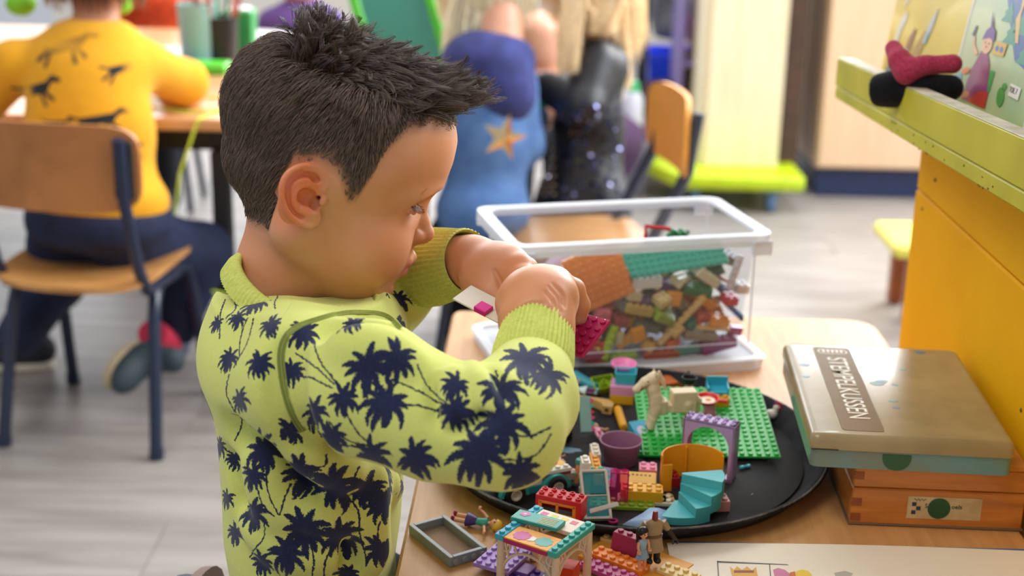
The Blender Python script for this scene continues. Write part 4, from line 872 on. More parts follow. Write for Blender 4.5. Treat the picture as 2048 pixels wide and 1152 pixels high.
b = MB(); b.box((0, -S2+.0095, hk), (2*S2-.016, .0225, .0036), .0004); o = kp('printed_panel', b, bcol('f0a21e')); b = MB(); b.box((0, -S2-.0012, hk-.0008), (2*S2-.016, .0024, .0034), .0003); e = b.build('border', bcol('b0246a')); e.parent = o
for x_, y_, c1, c2 in ((-.009, -.0195, 'c8308c', 'a81e70'), (.010, -.0185, '38a79c', '2a8c84')):
    b = MB(); b.prism([(x_+(.0068+.0006*math.cos(9*2*PI*k/36))*math.cos(2*PI*k/36), y_+(.0068+.0006*math.cos(9*2*PI*k/36))*math.sin(2*PI*k/36)) for k in range(36)], hk+.0018, hk+.0020); e = b.build('print', M('print_'+c1, c1, .4)); e.parent = o
b = MB(); b.prism([(x_*1.0, y_) for x_, y_ in ((-.002, -.024), (.003, -.022), (.003, -.017), (-.001, -.016))], hk+.0018, hk+.0021); e = b.build('print', M('print_e8e0e8', 'e8e0e8', .4)); e.parent = o
b = MB(); b.box((0, S2-.0105, hk), (2*S2-.016, .022, .0036), .0004); o = kp('striped_panel', b, bcol('efdcc8'))
for k in range(4):
    col = ('d8468c', 'c8d24a', 'e8d048', 'd8506c')[k]; b = MB(); b.box((-.014+k*.009, S2-.006, hk+.0019), (.0055, .0055, .0002), 0); e = b.build('print', M('print_'+col, col, .4)); e.parent = o
b = MB(); b.box((0, 0, 0), (.040, .0165, .0034), .0005); o = kp('counter_top', b, bcol('2f9e94')); o.location = (-.010, .005, hk+.0040); o.rotation_euler = (-.04, 0, .10); flower(o, -.012, .002, .0018, .0042, 'c84a94', 'd8d0e0')
for k in range(5): b = MB(); b.box((.009+.0, -.006+k*.0026, .0018), (.014, .0009, .0002), 0); e = b.build('print', M('print_d8b860', 'c8b058', .4)); e.parent = o
b = MB(); b.cyl((.004, .002, 0), (.004, .002, .030), .0042, .0042, 16); kp('centre_post', b, bcol('ddd8d0')); 
b = MB(); b.cyl((.004, .002, 0), (.004, .002, .004), .0056, .0056, 16); kp('post_base', b, bcol('ddd8d0'))
c = t.location
brick(2, 2, .019, 'd8401c', put_rel(c, rk, .018, .004, 0), rk+.2, 'bright orange-red block inside the toy stall', studs=False)
brick(6, 3, PH_, '5a3a9c', put_rel(c, rk, -.012, -.004, -.001), rk+.06, 'dark violet plate beneath the toy stall')
p_ = at(1010, 1108, TZ+.008); brick(6, 4, PH_, 'a684d0', (p_.x, p_.y-.004, TZ+.0062), rk+PI/2+.08, 'lilac studded plate sticking out left of the toy stall')
brick(5, 2, BH*.62, '8a62b4', (p_.x+.004, p_.y-.012, TZ+.0001), rk+.08, 'purple brick under the lilac plate', studs=False)
# red brick with a little window, standing on the tray rim
r0, r1 = at(1068, 1002, TZ+.022), at(1160, 1018, TZ+.022); dr_ = r1-r0; rzr = math.atan2(dr_.y, dr_.x); zr = TZ+.0062
cR = at(1113, 1042, TZ+.0195)
t = thing('window_brick', 'red hollow-studded toy brick with an orange window, behind the stall roof', 'brick', (cR.x+.001, cR.y+.006, TZ+.0195), rzr-.06)
rm_ = bcol('d0282a')
for c_, d in (((0, .008, .0150), (.040, .0158, .0046)), ((-.0185, .008, .0068), (.003, .0158, .0136)), ((.0175, .008, .0068), (.005, .0158, .0136)), ((0, .0150, .0068), (.036, .0016, .0136))):
    b = MB(); b.box(c_, d, .0004); o = b.build('shell', rm_); o.parent = t
b = MB()
for c_, d in (((-.0008, .0008, .0115), (.032, .0014, .0022)), ((-.0008, .0008, .0015), (.032, .0014, .003)), ((-.016, .0008, .0068), (.003, .0014, .0120)), ((.014, .0008, .0068), (.003, .0014, .0120)), ((-.001, .0008, .0068), (.0022, .0014, .0120))): b.box(c_, d, .0002)
o = b.build('window_bars', bcol('e88a24')); o.parent = t
for i in range(5):
    for j in range(2): s_ = bpy.data.objects.new('stud', stud_mesh(rm_, True)); link(s_, t); s_.location = ((i-2)*.008, .004+j*.008, .0173)
# orange, pink and tan plates with slope and figures, lower right
q0, q1 = at(1172, 1100, TZ+.010), at(1300, 1148, TZ+.010); dq = q1-q0; rq_ = math.atan2(dq.y, dq.x)
def onq(px, py, z): return at(px, py, z)
c = at(1245, 1122, TZ+.004); base_q = Vector((c.x, c.y, TZ))
brick(10, 6, PH_, 'e8a23c', put_rel(base_q, rq_, .006, .010, 0), rq_, 'long amber plate under the maroon slope', studs=False)
brick(5, 2, PH_, 'd9b676', put_rel(base_q, rq_, -.014, .026, PH_), rq_, 'tan plate behind the maroon slope')
o = brick(6, 2, PH_*1.6, 'f0862a', put_rel(base_q, rq_, .000, -.0045, PH_), rq_, 'orange studded plate in front of the maroon slope')
brick(6, 2, PH_*1.2, 'c4508c', put_rel(base_q, rq_, .000, -.021, PH_*.5), rq_, 'magenta-pink studded plate at the bottom edge')
brick(4, 2, PH_, 'e2c47c', put_rel(base_q, rq_, .046, .010, PH_), rq_, 'pale yellow plate at the right end near the tan figure')
cS = put_rel(base_q, rq_, -.002, .0125, PH_); b = MB(); b.prism([(-.0078, 0), (.0078, 0), (.0042, .0185), (-.0042, .0185)], -.0135, .0135, rot=Matrix(((0, 0, 1), (1, 0, 0), (0, 1, 0)))); mm = bcol('9c2a50'); o = b.build('slope_brick', mm, bevel=.0004); o.location = cS; o.rotation_euler = (0, 0, rq_); tag(o, 'maroon double-slope toy brick with three studs', 'brick')
add_studs(o, mm, [((i-1)*.0085, 0, .0185) for i in range(3)])
cD = at(1283, 1146, TZ+.004); t = doll('toy_doll', (cD.x, cD.y, TZ+.0066), RZ(.6), 'toy doll in a pale blue dress with black hair, beside the tan figure', '15161c', '8fb0c8', 'e8a07c', skirt='7f9fb8', shoe_c='e8a07c', s_=.80, arms=((-.006, .022), (.006, .022)))
# tan figure without a head
cF = at(1305, 1128, TZ+.006); t = thing('toy_figure', 'headless tan-robed toy figure with dark gloves standing by the paper', 'toy figure', (cF.x, cF.y+.002, TZ+.0066), .25)
tn, dk = bcol('9c8360'), bcol('2a2624')
for x_ in (-.0036, .0034):
    b = MB(); b.tube([(x_, 0, .003), (x_, .0, .014)], [.0026, .0030], 10); o = b.build('leg', dk, smooth=60); o.parent = t
    b = MB(); b.ell((x_, -.0014, .0022), (.0030, .0045, .0026), 12, 8); o = b.build('boot', dk, smooth=60); o.parent = t
b = MB(); b.lathe([(0, .0105), (.0088, .0105), (.0066, .0235), (0, .0235)], 18, sy=.62); o = b.build('robe_skirt', tn, smooth=60); o.parent = t
b = MB(); b.lathe([(.0068, .0228), (.0072, .0228), (.0072, .0250), (.0064, .0250)], 18, sy=.64); o = b.build('belt', bcol('6a4a34')); o.parent = t
b = MB(); b.lathe([(0, .0235), (.0064, .0240), (.0078, .0345), (.0040, .0380), (0, .0380)], 18, sy=.6); o = b.build('torso', tn, smooth=60); o.parent = t
b = MB(); b.cyl((0, -.0005, .037), (0, -.0005, .0450), .0026, .0020, 12, ch=.0006); o = b.build('neck_peg', bcol('7a2c2c')); o.parent = t
for s_, e_, h__ in ((-1, (-.011, .002, .029), (-.0125, -.002, .0235)), (1, (.0112, -.001, .0285), (.0165, -.004, .0205))):
    b = MB(); b.tube([(s_*.0070, 0, .0352), e_], [.0028, .0024], 10); o = b.build('sleeve', tn, smooth=60); o.parent = t
    b = MB(); b.tube([e_, h__], [.0020, .0017], 8); P_ = [Vector(h__)+Vector((.0022*math.cos(a), 0, -.0022+.0022*math.sin(a))) for a in np.linspace(-.9, 4.0, 9)]; b.tube(P_, .0009, 6); o = b.build('glove', dk, smooth=60); o.parent = t

# ---- worksheet and blue folder
pa, pb = at(1338, 1086, TZ+.001), at(2048, 1101, TZ+.001); 
b = MB(); b.box(((pa.x+.44)/2+.002, pa.y-.16, TZ+.0008), (.435-pa.x, .32, .0012), .0003); o = b.build('folder', M('blue_folder', '2c6cae', .4)); o.location = (0, .0030, 0); tag(o, 'blue folder whose edge peeks out beneath the white worksheet', 'folder')
b = MB(); n_ = 14; vs = []; 
for i in range(n_+1):
    u = i/n_; x = pa.x-.002+u*(.436-pa.x); z_ = TZ+.0022+.0016*math.sin(u*PI); vs += [(x, pa.y-.002+.001*math.sin(u*PI), z_), (x, pa.y-.31, TZ+.0022), (x, pa.y-.31, TZ+.0018), (x, pa.y-.002+.001*math.sin(u*PI), z_-.0004)]
b.add(vs, [(i*4+k, i*4+(k+1) % 4, (i+1)*4+(k+1) % 4, (i+1)*4+k) for i in range(n_) for k in range(4)]+[(0, 3, 2, 1), (n_*4, n_*4+1, n_*4+2, n_*4+3)])
sheet = b.build('worksheet', M('sheet_white', 'e8dfcd', .6, noise='e2d8c6', scale=5)); tag(sheet, 'white worksheet with a printed row of small pictures at the bottom edge', 'paper')
def flat(poly, col, z, name='print', parent=sheet):
    b = MB(); b.prism([tuple(at(px, py, z).xy) for px, py in poly], z, z+.00015); e = b.build(name, M('ink_'+col, col, .6)); e.parent = parent; return e
zp = TZ+.0040
for poly in ([(1434, 1122), (1800, 1140), (1800, 1142), (1434, 1124)], [(1434, 1122), (1436, 1122), (1438, 1152), (1436, 1152)], [(1538, 1128), (1540, 1128), (1542, 1152), (1540, 1152)], [(1640, 1133), (1642, 1133), (1644, 1152), (1642, 1152)], [(1744, 1138), (1746, 1138), (1748, 1152), (1746, 1152)]):
    flat(poly, '55565a', zp-.0008, 'rule')
flat([(1460, 1133), (1468, 1140), (1474, 1133), (1484, 1140), (1494, 1133), (1504, 1141), (1512, 1134), (1516, 1156), (1466, 1156)], 'd8a13a', zp-.0005); flat([(1468, 1141), (1508, 1141), (1508, 1145), (1468, 1145)], '8a4a2a', zp-.0003)
flat([(1546, 1140), (1556, 1136), (1570, 1140), (1580, 1148), (1574, 1156), (1550, 1156)], 'c87a9c', zp-.0005); flat([(1590, 1144), (1604, 1139), (1616, 1142), (1624, 1150), (1620, 1156), (1590, 1156)], 'e0c23c', zp-.0005); flat([(1580, 1145), (1590, 1143), (1592, 1156), (1578, 1156)], 'c86a3a', zp-.0003)
flat([(1668, 1146), (1690, 1142), (1706, 1147), (1700, 1156), (1672, 1156)], 'b4b0a4', zp-.0005)
# ------------------------------------------------------------------ clear storage box with bricks
zr_ = .683; B0, B1, B2, B3 = at(940, 412, zr_), at(1065, 496, zr_), at(1543, 468, zr_), at(1412, 394, zr_)   # rim corners: far left, near left, near right, far right
ex = ((B2-B1)+(B3-B0)).normalized(); ey = Vector((-ex.y, ex.x, 0)); bc = (B0+B1+B2+B3)/4; rb_ = math.atan2(ex.y, ex.x)
LX, LY = ((B2-B1).length+(B3-B0).length)/2*1.06, ((B0-B1).dot(ey)+(B3-B2).dot(ey))/2
zb0 = TZ+.016; bh = zr_-zb0
film = sheer('clear_polypropylene', 'e6eefa', .12, .2, .5); film2 = sheer('milky_polypropylene', 'f0f5fc', .62, .3, .5)
t = thing('storage_box', 'clear plastic storage box full of assorted toy bricks', 'storage box', (bc.x, bc.y, zb0), rb_)
TOPX, TOPY, BX_, BY_ = LX/2-.011, LY/2-.011, LX/2-.022, LY/2-.020
def rrect(x, y, r, n=6):
    P_ = []
    for cx_, cy_, a0 in ((x-r, y-r, 0), (-x+r, y-r, 90), (-x+r, -y+r, 180), (x-r, -y+r, 270)):
        for k in range(n+1): a = math.radians(a0+90*k/n); P_.append((cx_+r*math.cos(a), cy_+r*math.sin(a)))
    return P_
def ring_skin(levels, closed_ends=(False, False)):
    n = len(levels[0]); vs = [p for l in levels for p in l]; fs = []
    for i in range(len(levels)-1):
        for j in range(n): fs.append((i*n+j, i*n+(j+1) % n, (i+1)*n+(j+1) % n, (i+1)*n+j))
    if closed_ends[0]: fs.append(tuple(range(n-1, -1, -1)))
    if closed_ends[1]: fs.append(tuple((len(levels)-1)*n+j for j in range(n)))
    return MB().add(vs, fs)
L3 = lambda x, y, r, z: [(a, b_, z) for a, b_ in rrect(x, y, r)]
o = ring_skin([L3(BX_-.004, BY_-.004, .01, .0), L3(BX_, BY_, .012, .004), L3(TOPX, TOPY, .014, bh-.004)], (True, False)).build('box_walls', film, smooth=50); o.parent = t
o = ring_skin([L3(TOPX-.002, TOPY-.002, .014, bh-.004), L3(LX/2-.001, LY/2-.001, .016, bh-.006), L3(LX/2, LY/2, .016, bh-.012), L3(LX/2+.001, LY/2+.001, .016, bh-.012), L3(LX/2+.0005, LY/2+.0005, .017, bh), L3(TOPX+.004, TOPY+.004, .015, bh+.0015), L3(TOPX-.002, TOPY-.002, .014, bh-.001), L3(TOPX-.002, TOPY-.002, .014, bh-.004)]).build('rim', film2, smooth=50); o.parent = t
for sx_ in (-1, 1):
    for sy_ in (-1, 1):
        b = MB(); b.box((sx_*(TOPX-.004), sy_*(TOPY-.004), bh*.52), (.0022, .0022, bh*.9), .0006); o = b.build('corner_rib', film2); o.parent = t
        b = MB(); b.box((sx_*(LX/2-.014), sy_*(LY/2), bh-.014), (.022, .006, .016), .001); o = b.build('rim_lug', film2); o.parent = t
for sy_ in (-1, 1):
    b = MB(); b.box((0, sy_*(BY_+.002), .010), (BX_*1.9, .0012, .0012), .0003); o = b.build('foot_ridge', film2); o.parent = t
# the lid, turned upside down under the box
l = thing('box_lid', 'milky plastic lid lying under the clear storage box', 'lid', (bc.x, bc.y, TZ+.0005), rb_)
ring_skin([L3(LX/2-.006, LY/2-.006, .014, .010), L3(LX/2-.004, LY/2-.004, .016, .0), L3(LX/2+.002, LY/2+.002, .018, .0), L3(LX/2+.004, LY/2+.004, .018, .012), L3(LX/2+.001, LY/2+.001, .018, .014), L3(LX/2-.006, LY/2-.006, .014, .0125)]).build('lid_rim', film2, smooth=50).parent = l
ring_skin([L3(LX/2-.005, LY/2-.005, .014, .0085), L3(LX/2-.005, LY/2-.005, .014, .0100)], (True, True)).build('lid_plate', sheer('milky_lid', 'e6eef8', .4, .3), smooth=30).parent = l
# contents
def inb(x, y, z): return Vector((bc.x, bc.y, zb0))+ex*x+ey*y+Vector((0, 0, z))
def pix(px, py, y):      # point on the upright plane y (box frame) seen at a pixel
    n_ = ey; p0 = inb(0, y, 0); d = pdir(px, py); return CAMP+d*((p0-CAMP).dot(n_)/d.dot(n_))
def E(a, b_, c): return (RZ(rb_) @ RZ(c) @ RY(b_) @ RX(a)).to_euler()
YF = -BY_+.008
def inside(px, py, y, nx, ny, h, col, a, b_, c, label, studs=True, tr=None):
    p = pix(px, py, y); R3 = E(a, b_, c).to_matrix(); return brick(nx, ny, h, col, p-R3 @ Vector((0, 0, h/2)), 0, label, rot=E(a, b_, c), studs=studs, tr=tr)
# two plates standing up
o = inside(1196, 554, YF+.006, 8, 8, .0022, 'ffa24a', PI/2-.06, 0, 0, 'orange baseplate standing upright against the front wall of the box', tr=.8); o.rotation_euler = (RZ(rb_) @ RY(-.36) @ RX(PI/2-.06)).to_euler()
o.name = 'baseplate'
sc_p = (pix(1040, 500, YF)-pix(1245, 490, YF)).length
o2 = inside(1350, 512, YF+.022, 14, 5, .0022, '3aa58c', -.0, 0, 0, 'sea green baseplate slanting across the brick pile'); o2.rotation_euler = (RZ(rb_) @ RY(-.10) @ RX(.62)).to_euler(); o2.name = 'baseplate'
items = [
 (1295, 565, .010, 4, 1, BH*1.2, 'e6e0da', PI/2*0+.1, .0, .05, 'white brick lying level under the sea green plate'),
 (1412, 553, .012, 4, 2, BH, 'd9cfae', .2, .62, .2, 'cream brick slanting down beside the dark green one'),
 (1395, 578, .014, 4, 2, BH, '2f7a48', .3, .15, -.3, 'dark green brick right of centre'),
 (1470, 545, .006, 1, 5, .004, 'd8cfd0', PI/2, .15, .15, 'tall pale panel with a dark edge near the right wall'),
 (1458, 598, .006, 2, 2, BH, 'c8304a', .2, .1, .2, 'raspberry red brick by the right wall'),
 (1268, 592, .006, 2, 1, BH, 'd9c79a', .1, .2, .1, 'sand coloured small brick under the white one'),
 (1324, 600, .006, 2, 2, BH, 'dcc488', .4, -.2, .4, 'beige cube brick beside an amber one'),
 (1347, 597, .010, 2, 1, .016, 'eba53a', .1, .1, .2, 'amber brick right of the beige cube'),
 (1278, 620, .004, 4, 1, BH, 'cfae62', .2, .25, .1, 'long tan brick in the middle of the pile'),
 (1248, 610, .014, 2, 2, BH, '7c7f72', .3, .2, .6, 'grey-olive brick left of the long tan brick'),
 (1204, 632, .004, 2, 2, .013, 'd9717a', PI/2, .1, .1, 'rose pink cube brick with a round boss facing forward'),
 (1238, 642, .006, 2, 2, BH, 'a85048', .2, .2, .2, 'brick-red piece right of the rose cube'),
 (1326, 632, .006, 3, 2, BH, '97ae34', .5, .4, .3, 'moss green brick in the middle of the pile'),
 (1366, 640, .003, 1, 9, .004, 'dab672', .0, .0, .0, 'long tan plank slanting up to the right'),
 (1350, 660, .003, 2, 2, .005, 'd8b26c', .2, -.6, .3, 'tan plate joined below the slanting plank'),
 (1410, 600, .012, 3, 2, BH, 'dc8c2a', .3, .5, .2, 'orange brick above the slanting plank'),
 (1435, 640, .006, 3, 2, BH, 'e8981e', .2, .2, .3, 'bright orange brick lower right'),
 (1400, 625, .010, 2, 3, BH, 'b8584a', .6, .1, .3, 'terracotta brick beside the orange ones'),
 (1425, 655, .004, 5, 1, .004, 'e0bc7c', .1, .12, .0, 'straw coloured plank near the right corner'),
 (1398, 668, .006, 5, 2, BH*.8, '9b8f72', .2, .1, .05, 'khaki ridged brick near the right corner'),
 (1435, 688, .004, 5, 2, .011, '8c3a6a', .1, -.2, .0, 'plum brick in the lower right corner'),
 (1385, 640, .012, 3, 2, BH, '3f8a70', .3, -.5, .2, 'jade brick behind the slanting plank'),
 (1218, 678, .003, 1, 5, .006, 'b6cc38', .1, .2, .1, 'lime stick standing in the lower left'),
 (1235, 672, .006, 1, 2, .014, 'dccb98', .1, .1, .0, 'cream upright brick right of the lime stick'),
 (1275, 668, .004, 2, 1, .016, 'f0a028', .1, -.3, .1, 'orange wedge in the lower middle'),
 (1250, 680, .006, 3, 1, BH, 'e8a840', .1, -.5, .1, 'amber bar slanting near the lime stick'),
 (1345, 685, .004, 2, 1, .008, 'e26a38', .2, -.3, .2, 'coral brick at the bottom centre'),
 (1370, 700, .004, 4, 1, .006, '4f9a7c', .2, -.1, .1, 'teal green bar at the bottom right'),
 (1320, 705, .006, 5, 2, BH*.8, 'b85a34', .2, .0, .0, 'rust brown brick along the floor of the box'),
 (1245, 712, .004, 4, 1, .006, 'a8c83a', .2, .0, .05, 'lime bar lying along the floor'),
 (1175, 700, .006, 4, 3, BH, 'b01c50', .3, .2, .2, 'crimson brick in the lower left corner'),
 (1165, 660, .010, 4, 2, .012, '9c2248', .3, .4, .2, 'dark raspberry brick behind the boy\'s hand'),
 (1160, 690, .020, 4, 3, .012, '8a1f42', .1, .1, .2, 'wine red brick deep in the left corner'),
 (1290, 650, .014, 4, 2, BH, '6f746c', .2, .3, .1, 'dull grey brick deep in the middle'),
 (1185, 600, .020, 4, 2, BH, '8a7f78', .2, .3, .4, 'taupe brick behind the orange baseplate'),
 (1360, 560, .020, 3, 2, BH, 'd8c8a0', .5, .1, .8, 'bone coloured brick under the sea green plate'),
 (1445, 510, .040, 4, 3, BH, '6d6a6c', .3, .4, .3, 'dark grey brick at the right under the plate'),
 (1440, 575, .020, 4, 2, .006, '3c5a8c', .4, .8, .2, 'navy blue plate slanting at the right'),
 (1465, 620, .008, 1, 6, .004, '3a5f92', .1, .9, .1, 'steel blue strip along the right wall'),
 (1480, 575, .030, 2, 2, BH, 'e8dcd2', .1, .1, .1, 'off-white brick at the far right wall'),
 (1470, 660, .010, 2, 1, BH, 'a8286c', .2, .2, .2, 'magenta brick in the right corner'),
 (1300, 690, .010, 3, 2, BH, 'c89848', .4, .2, .9, 'ochre brick near the floor of the box'),
 (1215, 655, .016, 3, 2, BH, '6a5a3c', .2, .6, .2, 'bronze brown brick between rose cube and lime stick'),
 (1262, 640, .018, 3, 2, BH, 'd8a23c', .2, .1, .2, 'mustard brick behind the tan brick'),
 (1405, 695, .012, 3, 2, BH, '72706a', .1, .1, .4, 'slate grey brick low on the right'),
 (1340, 570, .030, 3, 2, BH, '8a6a9c', .3, .2, .2, 'dusky violet brick beneath the sea green plate'),
 (1300, 600, .022, 3, 2, BH, '8b6f86', .3, .2, .5, 'mauve-brown brick behind the beige cube'),
]
for px, py, y, nx, ny, h, col, a, b_, c, lb in items:
    inside(px, py, YF+y+.001, nx, ny, h, col, a, b_, c, lb+', inside the clear box', studs=(ny > 1 or nx > 2))
for o in list(sc.objects):
    if o.get('label', '').startswith('long tan plank'): o.rotation_euler = (RZ(rb_) @ RY(-.80) @ RZ(PI/2) @ RX(0)).to_euler()
    if o.get('label', '').startswith('tall pale panel'): o.rotation_euler = (RZ(rb_) @ RY(.28) @ RX(PI/2)).to_euler()
    if o.get('label', '').startswith('lime stick'): o.rotation_euler = (RZ(rb_) @ RY(.3) @ RX(PI/2)).to_euler()
# round flower wheel, lower left
p = pix(1193, 705, YF+.004); b = MB()
for i in range(8): a = 2*PI*i/8; b.ell((.0105*math.cos(a), 0, .0105*math.sin(a)), (.0048, .0025, .0048), 10, 6)
o = b.build('petal_wheel_toy', bcol('c8442a')); o.location = p; o.rotation_euler = (0, 0, rb_); tag(o, 'red petal-shaped wheel with a yellow hub, lower left in the box', 'wheel')
b = MB(); b.ell((0, -.0012, 0), (.0068, .003, .0068), 14, 8); e = b.build('hub', bcol('d8c23c')); e.parent = o
# pale curved blade at the left
p0, p1, p2 = pix(1078, 555, YF+.04), pix(1110, 525, YF+.04), pix(1145, 503, YF+.04); b = MB(); b.tube([p0, p1, p2], [.007, .008, .003], 8, flat=.3); o = b.build('toy_fin', M('pale_rose', 'cdb8c8', .4)); tag(o, 'pale rose curved fin leaning in the left of the box', 'fin')
# red handle frame and small green tree on top, further back
q = [pix(1290, 486, .0), pix(1292, 452, .0), pix(1340, 458, .0)]; b = MB(); b.tube(q, .0026, 8); o = b.build('toy_hoop', bcol('cc2a2c')); tag(o, 'red bent toy handle rising above the pile at the back', 'handle')
p = pix(1358, 470, .01); v = Vol((-16, -11, -6), (16, 11, 12), .8); rs = random.Random(5)
for i in range(16): v.ell((rs.uniform(-11, 11), rs.uniform(-6, 6), rs.uniform(-3, 4)), (rs.uniform(2.5, 4.5),)*3, 1)
o = vol_obj(v, 'toy_bush', bcol('1f7a44'), xf=Matrix(((.001, 0, 0, p.x), (0, .001, 0, p.y), (0, 0, .001, p.z), (0, 0, 0, 1)))); tag(o, 'small dark green toy bush at the top of the pile', 'bush')
# the deeper layers of the pile, never seen singly
b = MB(); rs = random.Random(11); cols = ['c98a3c', 'b04a44', '7d8a3c', 'd8c49a', '6a6f78', 'a83a5c', '3f7f6a', 'd97a34']
for i in range(330):
    y = rs.uniform(-BY_+.034, BY_-.012); x = rs.uniform(-BX_+.012, BX_-.012); z_ = rs.uniform(.006, .085+.02*(x/BX_)); b.box(inb(x, y, z_), (rs.choice((.016, .024, .032))*.95, .0155, rs.choice((.0096, .0032))), .0004, rot=RZ(rs.uniform(0, 3)) @ RX(rs.uniform(-.7, .7)) @ RY(rs.uniform(-.6, .6)), mi=rs.randrange(8))
o = b.build('loose_bricks', [bcol(c) for c in cols]); tag(o, 'jumble of toy bricks filling the depth of the clear box', 'bricks', kind='stuff')
# ---- pieces held in the hands
def held(px0, px1, Z0, Z1): return ray(*px0, Z0), ray(*px1, Z1)
p, q = ray(926, 586, 1.080), ray(1022, 636, 1.058); d = (q-p); upv = Vector((.2, -.45, .85)); Rm = rot_from(d, upv.cross(d)*1)
t = thing('printed_toy_plate', 'cream printed toy panel with a bright pink brick, held in the left hand', 'toy panel', (p+q)/2); t.rotation_euler = Rm.to_euler(); L_ = d.length
b = MB(); b.box((0, 0, 0), (L_*1.05, .022, .0016), .0003); o = b.build('plate', bcol('ddd6c6')); o.parent = t
b = MB(); b.box((.002, -.0065, .0016), (.0115, .010, .005), .0006); o = b.build('pink_tile', bcol('d8268c')); o.parent = t
b = MB()
for i in range(5): b.box((.012+i*.0035, .003, .0012), (.0016, .006, .0022), 0)
o = b.build('print', M('dark_print', '2c2428', .5)); o.parent = t
c = ray(1160, 672, 1.075); e1 = (ray(1190, 655, 1.075)-ray(1135, 640, 1.09)); e2 = (ray(1150, 705, 1.06)-ray(1185, 655, 1.075))
Rm = rot_from(e1, -e2); o = brick(4, 5, .0032, 'b31a55', c, 0, 'crimson studded plate held in the right hand', rot=Rm.to_euler(), name='toy_plate', cat='plate')
# ------------------------------------------------------------------ wooden box, tin, bookcase, books, socks (right side)
A0, A1, A2 = Vector((.292, 1.093, TZ)), Vector((.4365, 1.087, TZ)), Vector((.289, 1.367, TZ)); hb = .0585
ang = math.atan2(A1.y-A0.y, A1.x-A0.x); Lw, Dw = (A1-A0).length, (A2-A0).length
t = thing('wooden_box', 'honey-coloured wooden box with finger joints and a paper label', 'box', (A0.x, A0.y, TZ), ang)
hw = wood('honey_wood', 'd0843a', 'b06a2a', .38, 9, (1.2, 12, 12), coat=.3); hw2 = wood('honey_end', '9c5626', '854520', .5, 14, (8, 8, 8))
b = MB(); b.box((Lw/2, Dw/2, .0172), (Lw, Dw, .0340), .0012); o = b.build('box_body', hw); o.parent = t; body_ = o
b = MB(); b.box((Lw/2, Dw/2, .0450), (Lw, Dw, .0205), .0014); o = b.build('lid', hw); o.parent = t
b = MB(); b.box((Lw/2, Dw/2-.001, .0563), (Lw+.001, Dw+.001, .0022), .0009); o = b.build('lid_board', hw); o.parent = t
b = MB(); b.box((Lw/2, Dw/2, .0012), (Lw+.003, Dw+.003, .0024), .0008); o = b.build('bottom_board', wood('dark_bottom', '6f5a40', '584430', .6)); o.parent = t
for z_ in (.0075, .0215, .0460):
    b = MB(); b.box((.0042, -.0002, z_), (.0084, .0008, .0068), 0); o = b.build('finger_joint', hw2); o.parent = t
# label with green dot
b = MB(); b.box((.0, 0, 0), (.062, .0003, .0205), 0); lab = b.build('paper_label', M('aged_paper', 'cdbb92', .7, noise='b8a070', scale=60)); lab.parent = t; lab.location = (.078, -.0003, .0185)
b = MB(); b.prism([(.0095*math.cos(2*PI*k/32), .0095*math.sin(2*PI*k/32)) for k in range(32)], 0, .0003, rot=RX(PI/2)); o = b.build('green_dot', M('green_sticker', '1d5230', .35)); o.parent = lab; o.location = (-.0045, -.0003, .0)
b = MB()
for i, j in ((0, 0), (1, -1), (0, -2)): b.box((-.0255+i*.0038, -.0003, .0032+j*.0038), (.0036, .0002, .0036), 0)
o = b.build('checker_mark', M('ink_navy', '2f3548', .6)); o.parent = lab
b = MB(); b.tube([(-.026+.0006*i, -.0004, .0075+.0010*math.sin(i*1.3)) for i in range(18)], .0002, 4); o = b.build('scribble', M('ink_navy', '2f3548', .6)); o.parent = lab
def text(s_, size, mat, parent, loc, rot, ext=.0001, xs=1, name='lettering', off=0):
    c = bpy.data.curves.new(name, 'FONT'); c.body = s_; c.size = size; c.extrude = ext; c.offset = off; c.align_x = 'LEFT'; c.materials.append(mat); o0 = bpy.data.objects.new(name, c); sc.collection.objects.link(o0); bpy.context.view_layer.update(); me_ = bpy.data.meshes.new_from_object(o0); bpy.data.objects.remove(o0); o = bpy.data.objects.new(name, me_); link(o, parent); o.location = loc; o.rotation_euler = rot; o.scale = (xs, 1, 1); return o
text("oels", .0055, M('ink_black', '1c1a1a', .6), lab, (.0058, -.0004, .0002), (PI/2, 0, 0))
text("S", .0055, M('ink_black', '1c1a1a', .6), lab, (-.0165, -.0004, .0002), (PI/2, 0, 0))
# metal tin on top
zt0 = TZ+hb; T0, T1, T2, T3 = at(1642, 912, zt0+.0), at(2046, 916, zt0), at(1562, 705, zt0), at(1900, 715, zt0)
t0_, t1_, t2_, t3_ = [at(*p, zt0+.030) for p in ((1640, 868), (2044, 888), (1561, 680), (1898, 698))]
ang2 = math.atan2(t1_.y-t0_.y, t1_.x-t0_.x); ct = (t0_+t1_+t2_+t3_)/4; Wt = ((t1_-t0_).length+(t3_-t2_).length)/2; Dt = ((t2_-t0_).length+(t3_-t1_).length)/2
Wt *= 1.03; ct.x = min(ct.x, .4395-Wt/2-.001)
t = thing('metal_tin', 'flat olive-grey metal stamp pad tin lying on the wooden box', 'tin', (ct.x, ct.y, zt0), ang2)
tinm = M('tin_paint', '9c8a62', .27, spec=.5, noise='8a7a56', scale=18, coat=.15); tinb = M('tin_base', '6c7a6c', .35, noise='5a8a8c', scale=22, coat=.3)
def rprism(x, y, r, z0, z1, inset=0):
    P0 = [(a, b_, z0) for a, b_ in rrect(x, y, r, 5)]; P1 = [(a, b_, z1-inset) for a, b_ in rrect(x, y, r, 5)]; P2 = [(a, b_, z1) for a, b_ in rrect(x-inset, y-inset, r, 5)] if inset else None
    return ring_skin([l for l in (P0, P1, P2) if l], (True, True))
rprism(Wt/2-.0015, Dt/2-.0015, .006, 0, .017).build('tin_base', tinb, smooth=40).parent = t
